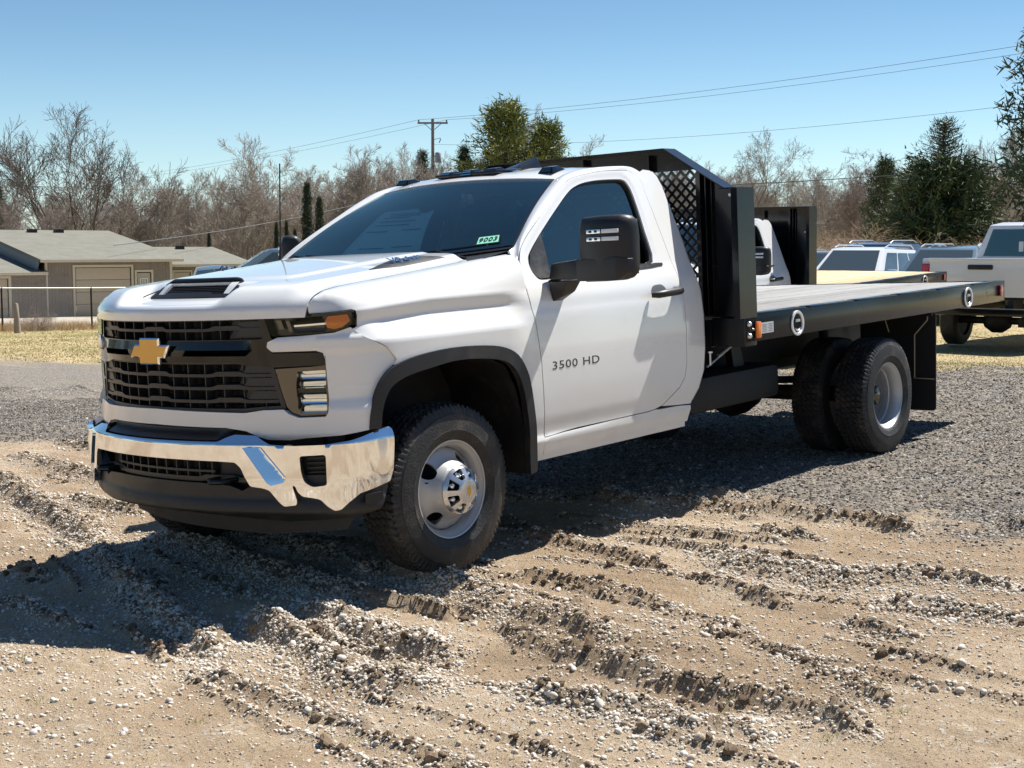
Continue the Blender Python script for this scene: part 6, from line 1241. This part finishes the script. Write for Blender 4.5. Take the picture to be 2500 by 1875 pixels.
for i in range(150):
    V, F = src[i % 2]; F = F[rg.uniform(0, 1, len(F)) < .30]; used, inv = np.unique(F, return_inverse=True); V = V[used]; F = inv.reshape(F.shape); a = YAW + .62 + (2 * math.pi - 1.24) * rg.uniform(); d = rg.uniform(55, 90); x, y = CAM[0] + d * math.cos(a), CAM[1] + d * math.sin(a); s = rg.uniform(.9, 1.4)
    V_.append(V * np.array([2.2 * s, 2.2 * s, s]) + np.array([x, y, -1.2])); F_.append(F + o_); o_ += len(V)
ob = mesh_obj('unseen_woods', np_mesh('unseen_woods', np.concatenate(V_), np.concatenate(F_)), BARK['dark']); tag(ob, 'unseen leafless woods added behind the camera to darken reflections', 'woods', kind='stuff')
# dark bank added behind the wood so that trunks end in shade rather than sky
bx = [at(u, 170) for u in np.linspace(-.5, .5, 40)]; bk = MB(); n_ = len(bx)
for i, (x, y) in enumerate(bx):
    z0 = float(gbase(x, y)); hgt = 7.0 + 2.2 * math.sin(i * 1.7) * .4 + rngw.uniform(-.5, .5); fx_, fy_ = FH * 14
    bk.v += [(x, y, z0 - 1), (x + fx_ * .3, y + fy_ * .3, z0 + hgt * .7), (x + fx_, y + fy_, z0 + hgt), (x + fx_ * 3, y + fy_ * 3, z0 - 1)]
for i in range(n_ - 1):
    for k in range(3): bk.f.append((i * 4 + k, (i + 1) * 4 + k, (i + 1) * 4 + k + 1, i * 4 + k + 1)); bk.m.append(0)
o = bk.obj('shade_bank', mat('shade_bank_brown', (.17, .135, .115), 1, var=.4, vscale=.35, bump=1, bscale=.8), None, smooth=60); tag(o, 'brown bank added behind the wood in place of its shade', kind='structure')

# ------------------------------------------------------------------ utility poles and wires
WOOD = mat('weathered_pole_wood', (.27, .23, .19), .9, var=.25, vscale=4, bump=.2, bscale=20); WIRE = mat('wire', (.09, .10, .11), .6); TANK = mat('grey_transformer', (.38, .39, .40), .5)
def pole(xd, topd, d, label, vis=True):
    x, y = at(px(xd), d); z0 = float(gbase(x, y)); zt = 1.59 + (535.3 - topd) * 1.1302 / FPX * d; P = empty('utility_pole', (x, y, z0), YAW - math.pi / 2); h = zt - z0
    MB().tube([(0, 0, -.3), (0, 0, h)], [.17, .12], 12).obj('pole_shaft', WOOD, P, smooth=50); za = h - .32; MB().cbox(-1.2, 1.2, -.06, .06, za - .07, za + .07, .01).obj('crossarm', WOOD, P, smooth=40)
    for s in (-1, 1):
        MB().tube([(s * .65, .07, za - .05), (0, .12, za - .62)], .03, 6).obj('arm_brace', WOOD, P)
    for s in (-1.1, 1.1): MB().lathe([(.03, 0), (.06, .04), (.04, .08), (.07, .12), (.03, .18), (0, .18)], 10, 'z', c=(s, 0, za + .07)).obj('insulator', M['under'], P, smooth=50)
    if vis:
        MB().lathe([(0, 0), (.23, 0), (.25, .03), (.25, .72), (.20, .80), (0, .82)], 20, 'z', c=(.42, -.05, za - 3.1)).obj('transformer', TANK, P, smooth=40); MB().tube([(.08, 0, za - 2.6), (.2, 0, za - 2.6)], .04).obj('transformer_bracket', M['under'], P)
        MB().tube([(.55, -.05, za - 1.15 + .0), (.62, -.05, za - 1.3), (.50, -.05, za - 1.55)], .035, 6).tube([(.06, 0, za - 1.3), (.5, -.05, za - 1.2)], .02, 6).obj('fuse_cutout', M['under'], P)
    tag(P, label, 'utility pole'); return P, (x, y, z0, h, za)
P1, p1 = pole(937, 262, 110, 'wooden utility pole with crossarm and grey transformer left of the pine'); 
def wpt(xd, yd, d): x, y = at(px(xd), d); return (x, y, 1.59 + (535.3 - yd) * 1.1302 / FPX * d)
def wire(name, pts, sag, r, label, group=None):
    out = []
    for a, b in zip(pts, pts[1:]):
        a, b = np.array(a), np.array(b)
        for t in np.linspace(0, 1, 14)[:-1]: out.append(tuple(a + (b - a) * t - np.array([0, 0, sag * 4 * t * (1 - t)])))
    out.append(tuple(pts[-1])); o = MB().tube(out, r, 5).obj(name, WIRE, None); tag(o, label, 'wire', group)
za = p1[2] + p1[4] + .25
def armpt(s): r = RH * s; return (p1[0] + r[0], p1[1] + r[1], za)
wire('power_line', [wpt(200, 392, 190), armpt(-1.1), wpt(2700, 25, 62)], .6, .012, 'upper thin power line crossing the sky from the pole to the upper right', 'power lines over the pole')
wire('power_line', [wpt(215, 395, 190), armpt(1.1), wpt(2700, 45, 60)], .6, .011, 'second power line just below the upper one', 'power lines over the pole')
wire('power_line', [(p1[0], p1[1], p1[2] + p1[3] - 2.0), wpt(2700, 165, 60)], .9, .010, 'faint lower wire rising to the upper right over the truck roof', 'power lines over the pole')
wire('cable', [(p1[0], p1[1], p1[2] + p1[3] - 5.2), wpt(2800, 300, 50)], .9, .022, 'thick black cable passing in front of the large spruce')
wire('cable', [wpt(-300, 380, 80), (p1[0], p1[1], p1[2] + p1[3] - 4.6)], .9, .022, 'black cable running left of the pole across the treetops')
wire('cable', [wpt(250, 530, 66), (p1[0], p1[1], p1[2] + p1[3] - 5.0)], .5, .022, 'cable rising from the garage roof towards the pole')
wire('cable', [wpt(1640, 472, 80), wpt(2300, 500, 60)], .3, .014, 'pale low cable in front of the spruce above the parked cars')

# ------------------------------------------------------------------ garage, fence
SID = mat('grey_wood_siding', (.22, .195, .17), .9, var=.28, vscale=2.5, bump=.25, bscale=15, dirt=(.10, .085, .07), dscale=1.3, dth=(.55, .8)); TRIM = mat('cream_trim', (.52, .47, .37), .7, var=.1); DOOR = mat('beige_garage_door', (.43, .37, .29), .6, var=.08); SHIN = mat('green_grey_shingles', (.175, .17, .14), .95, var=.35, vscale=1.2, bump=.5, bscale=14, dirt=(.20, .20, .16), dscale=3, dth=(.45, .8)); FASC = mat('shaded_blue_flashing', (.09, .13, .16), .5)
hx, hy = at((116 - 1250) / FPX, 64); hz = -1.66; HA = YAW - math.pi / 2 + math.radians(38)
HS = empty('garage_building', (hx, hy, hz), HA); tag(HS, 'low grey wooden garage with green-grey hip roofs behind the fence', 'garage')
def wall_run(x0, x1, y, z1, openings, par, name='wall_panel'):
    x = x0
    while x < x1 - .01:
        xe = min(x + .61, x1); segs = [(0, z1)]
        w = MB(); o = [q for q in openings if q[0] < xe - .02 and q[1] > x + .02]
        if not o: w.box(x + .004, xe - .004, y, y + .10, 0, z1)
        else:
            a, b, h = o[0]
            if a > x + .02: w.box(x + .004, a, y, y + .10, 0, z1)
            if b < xe - .02: w.box(b, xe - .004, y, y + .10, 0, z1)
            w.box(max(a, x), min(b, xe), y, y + .10, h, z1)
        for k in range(1, 4):
            gx_ = x + .61 * k / 4
            if gx_ < xe and not any(q[0] < gx_ < q[1] for q in openings): w.box(gx_ - .045, gx_ + .045, y - .012, y, 0, z1)
        w.obj(name, SID, par); x = xe
def hip(x0, x1, y0, y1, ze, zr, par, ov=.45, left_hip=True, right_hip=True, name='roof'):
    hw_ = (y1 - y0) / 2 + ov; ym = (y0 + y1) / 2; X0, X1, Y0, Y1 = x0 - ov, x1 + ov, y0 - ov, y1 + ov; rl = X0 + (hw_ if left_hip else 0); rr = X1 - (hw_ if right_hip else 0)
    m = MB(); v = [(X0, Y0, ze), (X1, Y0, ze), (X1, Y1, ze), (X0, Y1, ze), (rl, ym, zr), (rr, ym, zr)]; v2 = [(a, b, c - .10) for a, b, c in v[:4]]
    m.add(v + v2, [(0, 1, 5, 4), (1, 2, 5), (2, 3, 4, 5), (3, 0, 4), (6, 7, 1, 0), (7, 8, 2, 1), (8, 9, 3, 2), (9, 6, 0, 3), (9, 8, 7, 6)]); R = m.obj(name, SHIN, par)
    MB().cbox(X0 + .02, X1 - .02, Y0 - .10, Y0 - .003, ze - .16, ze - .01, .02).obj('gutter', TRIM, par); return R
Lm = 6.2
wall_run(0, Lm, 0, 2.68, [(1.36, 4.12, 2.33), (4.40, 5.14, 2.08)], HS); [MB().prism([(.1, 0), (18, 0), (18, 2.66), (9.05, 4.02), (.1, 2.66)], x_, x_ + .1, 0).obj('wall', SID, HS) for x_ in (0, Lm - .1)]
R1 = hip(0, Lm, 0, 18, 2.74, 4.18, HS, ov=.45, left_hip=False, right_hip=False)
for k in range(4): 
    z = .02 + k * .575; MB().cbox(1.40, 4.08, .02, .06, z, z + .56, .012).obj('garage_door_panel', DOOR, HS, smooth=40)
MB().box(1.25, 1.36, -.03, .03, 0, 2.44).box(4.12, 4.23, -.03, .03, 0, 2.44).box(1.25, 4.23, -.032, .028, 2.33, 2.45).obj('garage_door_frame', TRIM, HS)
Dr = MB().cbox(4.44, 5.10, .02, .06, .02, 2.04, .01).obj('side_door', DOOR, HS, smooth=40); MB().box(4.60, 4.96, .005, .02, 1.15, 1.75).obj('window', M['glass_dark'], Dr)
wf = MB(); 
for x in (4.57, 4.685, 4.80, 4.925): wf.box(x, x + .03, -.005, .018, 1.12, 1.78)
for z in (1.12, 1.43, 1.75): wf.box(4.57, 4.955, -.007, .016, z, z + .03)
wf.obj('window_frame', mat('white_trim', (.78, .78, .76), .5), Dr)
MB().box(4.30, 4.40, -.03, .03, 0, 2.18).box(5.14, 5.24, -.03, .03, 0, 2.18).box(4.30, 5.24, -.033, .027, 2.08, 2.19).obj('door_frame', TRIM, HS); MB().box(Lm - .1, Lm + .03, -.03, .09, 0, 2.66).obj('corner_board', TRIM, HS); MB().box(-.06, .06, -.03, .09, 0, 2.66).obj('corner_board', TRIM, HS)
for x in (2.0, 3.4): MB().box(x, x + .42, 8.0, 8.4, 3.95, 4.22).obj('roof_vent', M['under'], R1)
# left wing
wall_run(-6.0, -.02, -.02, 2.12, [(-4.9, -1.75, 1.85)], HS); R2 = hip(-6, -.25, -.02, 17.5, 2.16, 3.45, HS, left_hip=False, right_hip=False, ov=.25)
for k in range(4): z = .02 + k * .455; MB().cbox(-4.86, -1.79, .02, .06, z, z + .445, .012).obj('garage_door_panel', DOOR, HS, smooth=40)
MB().box(-1.75, -1.63, -.05, .03, 0, 1.97).box(-5.02, -4.9, -.05, .03, 0, 1.97).box(-5.02, -1.63, -.052, .028, 1.85, 1.97).obj('garage_door_frame', TRIM, HS); MB().box(-3.4, -2.5, .012, .022, 1.18, 1.32).obj('door_window', M['ink'], HS)
MB().add([(-.46, -.46, 2.60), (-.46, 9, 4.04), (-.46, 9, 3.50), (-.46, -.2, 2.20), (-.44, -.46, 2.60), (-.44, 9, 4.04), (-.44, 9, 3.50), (-.44, -.2, 2.20)], [(0, 1, 2, 3), (4, 7, 6, 5), (0, 4, 5, 1), (3, 2, 6, 7)]).obj('roof_flashing', FASC, HS)  # strip under the gable edge; its shade is put into the dark blue
# right wing
wall_run(Lm + .02, 10.9, 1.5, 2.42, [(7.0, 7.9, 2.05)], HS); R3 = hip(Lm, 10.9, 1.5, 10.5, 2.46, 3.30, HS, left_hip=False, right_hip=False, ov=.42); MB().cbox(7.05, 7.85, 1.53, 1.56, .02, 2.0, .01).obj('side_door', DOOR, HS); MB().box(7.0 - .08, 7.0, 1.46, 1.5, 0, 2.1).box(7.9, 7.98, 1.46, 1.5, 0, 2.1).box(6.92, 7.98, 1.458, 1.498, 2.05, 2.13).obj('door_frame', TRIM, HS); MB().box(8.9, 9.3, 5.2, 5.5, 3.10, 3.36).obj('roof_vent', M['under'], R3)
MB().lathe([(0, .1), (.06, .06), (.08, 0)], 10, c=(6.62, 1.38, 2.0)).obj('wall_lamp', M['steel'], HS, smooth=40)
# fence
STL = mat('galvanised_pipe', (.50, .51, .50), .45, metal=.6); FN = empty('chain_link_fence'); f0 = np.array([(5.6 - 1250) / FPX * 45.5, 45.5]); fd = np.array([2.35, 2.0]); FP = []
for k in range(-2, 6):
    l, d = f0 + fd * k; x, y = at(l / d, d); FP.append((x, y, float(gbase(x, y)) - .0))
FN.location = FP[0]; o0 = Vector(FP[0])
for p in FP: q = Vector(p) - o0; MB().tube([tuple(q + Vector((0, 0, -.2))), tuple(q + Vector((0, 0, 1.44)))], .032, 8).obj('fence_post', M['under'] if p is not FP[0] else STL, FN, smooth=50)
MB().tube([tuple(Vector(p) - o0 + Vector((0, 0, 1.42))) for p in FP], .026, 8).obj('top_rail', STL, FN, smooth=50)
A = []; B = []
for a, b in zip(FP, FP[1:]):
    a = np.array(a) - np.array(o0); b = np.array(b) - np.array(o0); n = 52
    for k in range(-24, n):
        for s in (0, 1):
            t0, t1 = (k / n, (k + 24) / n) if s == 0 else ((k + 24) / n, k / n); z0_, z1_ = .03, 1.40; P0 = a + (b - a) * t0 + [0, 0, z0_]; P1_ = a + (b - a) * t1 + [0, 0, z1_]
            lo_, hi_ = 0.0, 1.0; dt = t1 - t0
            if dt > 0: lo_ = max(0, -t0 / dt); hi_ = min(1, (1 - t0) / dt)
            else: lo_ = max(0, (1 - t0) / dt); hi_ = min(1, -t0 / dt)
            if hi_ > lo_ + .02: A.append(P0 + (P1_ - P0) * lo_); B.append(P0 + (P1_ - P0) * hi_)
V, F = seg_mesh('c', A, B, np.full(len(A), .0022), np.full(len(A), .0022), 3); o = mesh_obj('chain_link', np_mesh('chain_link', V, F), STL, FN); o['kind'] = 'stuff'
tag(FN, 'chain-link fence with pale top rail in front of the garage', 'fence')
x, y = at((42 - 1250) / FPX, 43); BO = MB(); z0 = float(gbase(x, y)); BO.tube([(0, 0, -.1), (.02, 0, .5), (.05, .02, .93), (.05, .02, .97)], [.11, .09, .075, .05], 10); o = BO.obj('wooden_post', WOOD, None, smooth=50); o.location = (x, y, z0); tag(o, 'short weathered wooden post standing in front of the fence', 'post')
x, y = at((80 - 1250) / FPX, 45.2); bare_tree('bare_shrub', 'shrub', 32, 71, 655, 45.2, 'red', 'small reddish dry bush by the fence left of the hood', wscale=.9, cat='shrub')

# ------------------------------------------------------------------ parked vehicles
def wheel_simple(R, loc, r=.36, w=.24, par=None):
    t = empty('wheel', loc, parent=par); MB().lathe([(r * .62, -w * .5), (r * .9, -w * .5), (r, -w * .38), (r, w * .38), (r * .9, w * .5), (r * .62, w * .5)], 32).obj('tyre', M['rubber'], t, smooth=40); MB().lathe([(r * .64, -w * .3), (r * .64, w * .4), (r * .5, w * .3), (0, w * .32)], 24).obj('rim', M['wheel_paint'], t, smooth=40)
def suv(loc, heading, paint, label, L=4.9, Wd=1.95, H=1.72, rails=True, group='parked cars in the lot behind', belt=1.02, hood=1.08):
    """rounded body lofted through cross-sections; glass, rails, mirrors and wheels are parts"""
    R = empty('parked_car', loc, heading); hw = Wd / 2
    st = [(-L / 2, .45, .80, .82), (-L / 2 + .05, .35, .97, .90), (-L / 2 + .5, .28, 1.0, .95), (-.8, .26, 1.0, 1.0), (.9, .26, 1.0, .98), (L / 2 - .75, .28, hood, .95), (L / 2 - .25, .33, hood - .06, .88), (L / 2 - .03, .42, .88, .76), (L / 2, .50, .75, .70)]
    m = MB(); n = 14
    for x, zb, zt, wf_ in st:
        zt = max(zt, belt) if x < L / 2 - .9 else zt
        sec = [(0, zb), (.75, zb), (.93, zb + .08), (.99, zb + .25), (1.0, .62), (.985, .80), (.94, zt - .06), (.86, zt - .01), (.5, zt + .02), (0, zt + .03)]; sec = sec + [(-a, b) for a, b in sec[-2:0:-1]]
        m.v += [(x, a * hw * wf_, b) for a, b in sec]; n = len(sec)
    for j in range(len(st) - 1):
        for i in range(n): m.f.append((j * n + i, j * n + (i + 1) % n, (j + 1) * n + (i + 1) % n, (j + 1) * n + i)); m.m.append(0)
    m.f.append(tuple(range(n))); m.m.append(0); m.f.append(tuple((len(st) - 1) * n + i for i in range(n))); m.m.append(0); m.obj('body', paint, R, smooth=50)
    # greenhouse: pillars and roof in body colour, panes set in
    xs = (-L / 2 + .12, -L / 2 + .62, .30, 1.20); zb, zt = belt - .03, H; wb, wt = hw * .93, hw * .70
    g = MB(); v = [(xs[0], -wb * .93, zb), (xs[3], -wb, zb), (xs[3], wb, zb), (xs[0], wb * .93, zb), (xs[1], -wt, zt - .05), (xs[2], -wt, zt - .02), (xs[2], wt, zt - .02), (xs[1], wt, zt - .05), (xs[1] + .3, -wt * .75, zt), (xs[2] - .35, -wt * .75, zt + .02), (xs[2] - .35, wt * .75, zt + .02), (xs[1] + .3, wt * .75, zt)]
    g.add(v, [(0, 1, 5, 4), (1, 2, 6, 5), (2, 3, 7, 6), (3, 0, 4, 7), (4, 5, 9, 8), (5, 6, 10, 9), (6, 7, 11, 10), (7, 4, 8, 11), (8, 9, 10, 11)]); g.obj('roof', paint, R, bevel=.05)
    V3 = [Vector(p) for p in v]
    def pane(a, b, c, d, u0, u1, v0, v1, name='window', mt=None):
        P = lambda u, w: (a * (1 - u) + b * u) * (1 - w) + (d * (1 - u) + c * u) * w; q = [P(u0, v0), P(u1, v0), P(u1, v1), P(u0, v1)]; nn = (q[1] - q[0]).cross(q[3] - q[0]).normalized(); ce = sum(q, Vector()) / 4
        if nn.dot(ce - Vector((0, 0, 1.2))) < 0: nn = -nn
        o = MB(); o.add([tuple(p + nn * .012) for p in q], [(0, 1, 2, 3)]); o.obj(name, mt or M['carglass'], R)
    pane(V3[1], V3[2], V3[6], V3[5], .07, .93, .10, .93, 'windshield'); pane(V3[3], V3[0], V3[4], V3[7], .08, .92, .15, .85, 'rear_window', M['carglass'])
    for s in (0, 1):
        a, b, c, d = (V3[0], V3[1], V3[5], V3[4]) if s == 0 else (V3[3], V3[2], V3[6], V3[7])
        for u0, u1 in ((.10, .30), (.33, .60), (.63, .93)):
            P = lambda u, w: (a * (1 - u) + b * u) * (1 - w) + (d * (1 - u) + c * u) * w; w1 = .86; 
            pane(a, b, c, d, u0, u1 - (.0 if u1 < .9 else .02), .12, w1)
    if rails:
        for s in (1, -1): MB().tube([(xs[1] + .05, s * wt * .93, zt - .02), (xs[1] + .25, s * wt * .95, zt + .06), (xs[2] - .4, s * wt * .95, zt + .07), (xs[2] - .15, s * wt * .95, zt + .01)], .018, 8).obj('roof_rail', M['steel'], R, smooth=50)
    for s in (1, -1):
        MB().cbox(.72, .90, *sorted((s * (hw + .02), s * (hw + .24))), 1.05, 1.20, .03).obj('door_mirror', paint, R, smooth=45)
        MB().cbox(L / 2 - .35, L / 2 - .10, *sorted((s * hw * .55, s * hw * .86)), .78, .92, .03).obj('headlight', M['lens_bar'], R, smooth=45); MB().cbox(-L / 2 - .01, -L / 2 + .12, *sorted((s * hw * .6, s * hw * .88)), .82, 1.0, .02).obj('tail_lamp', M['red'], R, smooth=45)
        for x in (-L / 2 + 1.0, L / 2 - .95): wheel_simple(R, (x, s * (hw - .14), .36), par=R)
    tag(R, label, 'car', group); return R
M['carglass'] = mat('car_glass', (.055, .075, .085), .12, coat=.6)
M['white2'] = mat('white_car_paint', (.76, .77, .78), .3, coat=1); M['slate'] = mat('slate_car_paint', (.14, .20, .25), .3, metal=.3, coat=1); M['navy'] = mat('dark_blue_car_paint', (.02, .03, .055), .3, coat=1); M['grey2'] = mat('grey_car_paint', (.16, .18, .20), .3, metal=.4, coat=1); M['purple'] = mat('indigo_car_paint', (.05, .05, .20), .3, metal=.3, coat=1)
def veh(sx, d, heading, paint, label, dx=0, **k):
    x, y = at((sx - 1250) / FPX, d); z = k.pop('z', None); z = float(gbase(x, y)) if z is None else z; return suv((x + dx, y, z), heading, paint, label, **k)
veh(2060, 33.5, math.radians(4), M['white2'], 'white car with dark windshield facing us beyond the yellow deck', dx=-.9, z=-.13)
veh(2278, 31, math.radians(6), M['slate'], 'slate blue car facing us just left of the white pickup', dx=-.9, z=-.12)
veh(2160, 42, math.radians(182), M['navy'], 'dark blue car seen from behind over the white car roof', dx=-.5, z=.02)
veh(2002, 45, math.radians(3), M['grey2'], 'small grey car half hidden left of the white car', z=-.25)
veh(2330, 40, math.radians(4), M['grey2'], 'grey car with roof rails behind the slate blue car', z=-.08)
veh(682, 38, math.radians(-35), M['slate'], 'slate blue vehicle seen over the hood beside the folded mirror', z=-.36, rails=False, H=1.93, hood=1.46, belt=1.36)
# pickup seen from behind
PK = empty('pickup_truck', (0, 0, 0)); wh = M['white2']
def pickup():
    b = MB(); hw = .98
    for x0, x1, z0, z1 in ((-.02, 2.0, .78, 1.42),): pass
    for s in (1, -1):
        sd_ = MB(); P = [(0, .95), (0, 1.44), (2.05, 1.44), (2.05, .62), (1.62, .62), (1.50, .92), (1.2, 1.06), (.85, 1.06), (.55, .92), (.42, .70), (.06, .72)]; sd_.prism(P, s * .84, s * hw, 1); sd_.obj('bed_side', wh, PK, bevel=.02)
    MB().cbox(-.04, .03, -.84, .84, .84, 1.43, .015).obj('tailgate', wh, PK, smooth=45); MB().cbox(-.075, .0, -.86, .86, 1.405, 1.45, .015).obj('tailgate_spoiler', wh, PK, smooth=45); MB().cbox(-.052, -.035, -.20, .20, 1.27, 1.345, .02).obj('tailgate_handle', M['plastic'], PK, smooth=45)
    MB().box(.03, 2.05, -.84, .84, .80, .84).obj('bed_floor', M['under'], PK)
    for s in (1, -1): MB().cbox(-.035, .10, *sorted((s * .845, s * .985)), 1.02, 1.36, .02).obj('tail_lamp', M['red'], PK, smooth=45)
    # cab
    st = [(2.08, 1.44, 1.44), (2.12, 1.44, 2.0), (2.3, 1.44, 2.06), (3.6, 1.44, 2.05), (4.35, 1.40, 1.46)]
    c = MB(); v = [(2.08, -.97, 1.40), (4.5, -.97, 1.40), (4.5, .97, 1.40), (2.08, .97, 1.40), (2.16, -.74, 2.0), (3.55, -.72, 2.03), (3.55, .72, 2.03), (2.16, .74, 2.0), (2.3, -.55, 2.05), (3.3, -.55, 2.07), (3.3, .55, 2.07), (2.3, .55, 2.05)]
    c.add(v, [(0, 1, 5, 4), (1, 2, 6, 5), (2, 3, 7, 6), (3, 0, 4, 7), (4, 5, 9, 8), (5, 6, 10, 9), (6, 7, 11, 10), (7, 4, 8, 11), (8, 9, 10, 11)]); c.obj('cab_roof', wh, PK, bevel=.05)
    MB().cbox(2.09, 5.7, -.98, .98, .62, 1.43, .09).obj('body', wh, PK, smooth=50)
    MB().add([(2.075, -.80, 1.47), (2.075, .80, 1.47), (2.135, .66, 1.93), (2.135, -.66, 1.93)], [(0, 1, 2, 3)]).obj('rear_window', M['glass_dark'], PK); MB().cbox(2.12, 2.18, -.14, .14, 1.965, 2.01, .01).obj('brake_lamp', M['red'], PK, smooth=45); MB().cbox(2.062, 2.07, .10, .18, 1.55, 1.72, .003).obj('cup', M['paper'], PK)
    for s in (1, -1):
        MB().add([(2.3, s * .955, 1.47), (3.2, s * .955, 1.47), (3.15, s * .77, 1.92), (2.4, s * .77, 1.92)], [(0, 1, 2, 3)]).obj('window', M['carglass'], PK)
    MB().cbox(-.22, -.02, -.95, .95, .55, .66, .02).obj('rear_bumper', M['black_steel'], PK, smooth=45); MB().box(-.225, -.03, -.94, .94, .661, .668).obj('bumper_top_glare', M['strap'], PK)  # tan strip paints the sunlit reflection on the bumper top
    MB().box(-.05, .35, -.55, -.47, .66, .80).box(-.05, .35, .47, .55, .66, .80).obj('frame_rail', M['under'], PK); MB().tube([(.05, .2, .76), (.1, .5, .72), (.2, .8, .78)], .03, 8).obj('tail_pipe', M['steel'], PK)
    MB().tube([(1.03, -.8, .42), (1.03, .8, .42)], .06, 12).lathe([(0, -.24), (.12, -.2), (.20, -.08), (.20, .08), (.12, .2), (0, .24)], 24, c=(1.03, .1, .42)).obj('rear_axle', M['under'], PK, smooth=45)
    MB().box(.3, .5, -.62, -.5, .36, .5).obj('shackle', M['under'], PK); MB().box(-.02, 5.0, -.5, -.4, .6, .72).box(-.02, 5.0, .4, .5, .6, .72).obj('chassis', M['under'], PK)
    for s in (1, -1):
        for x in (1.03, 4.75): wheel_simple(PK, (x, s * .80, .42), .42, .28, PK)
    for s in (1, -1): MB().cbox(4.3, 4.4, *sorted((s * 1.02, s * 1.30)), 1.45, 1.70, .03).obj('door_mirror', M['plastic'], PK, smooth=45)
pickup(); l_, d_ = .300 * 21.6, 21.6; x, y = at((2392 - 1250) / FPX, 21.8); PK.location = (x, y, float(gbase(x, y)) + .02); PK.rotation_euler = (0, 0, math.pi)
tag(PK, 'white pickup truck seen from behind with red tail lamp and black handle', 'pickup')
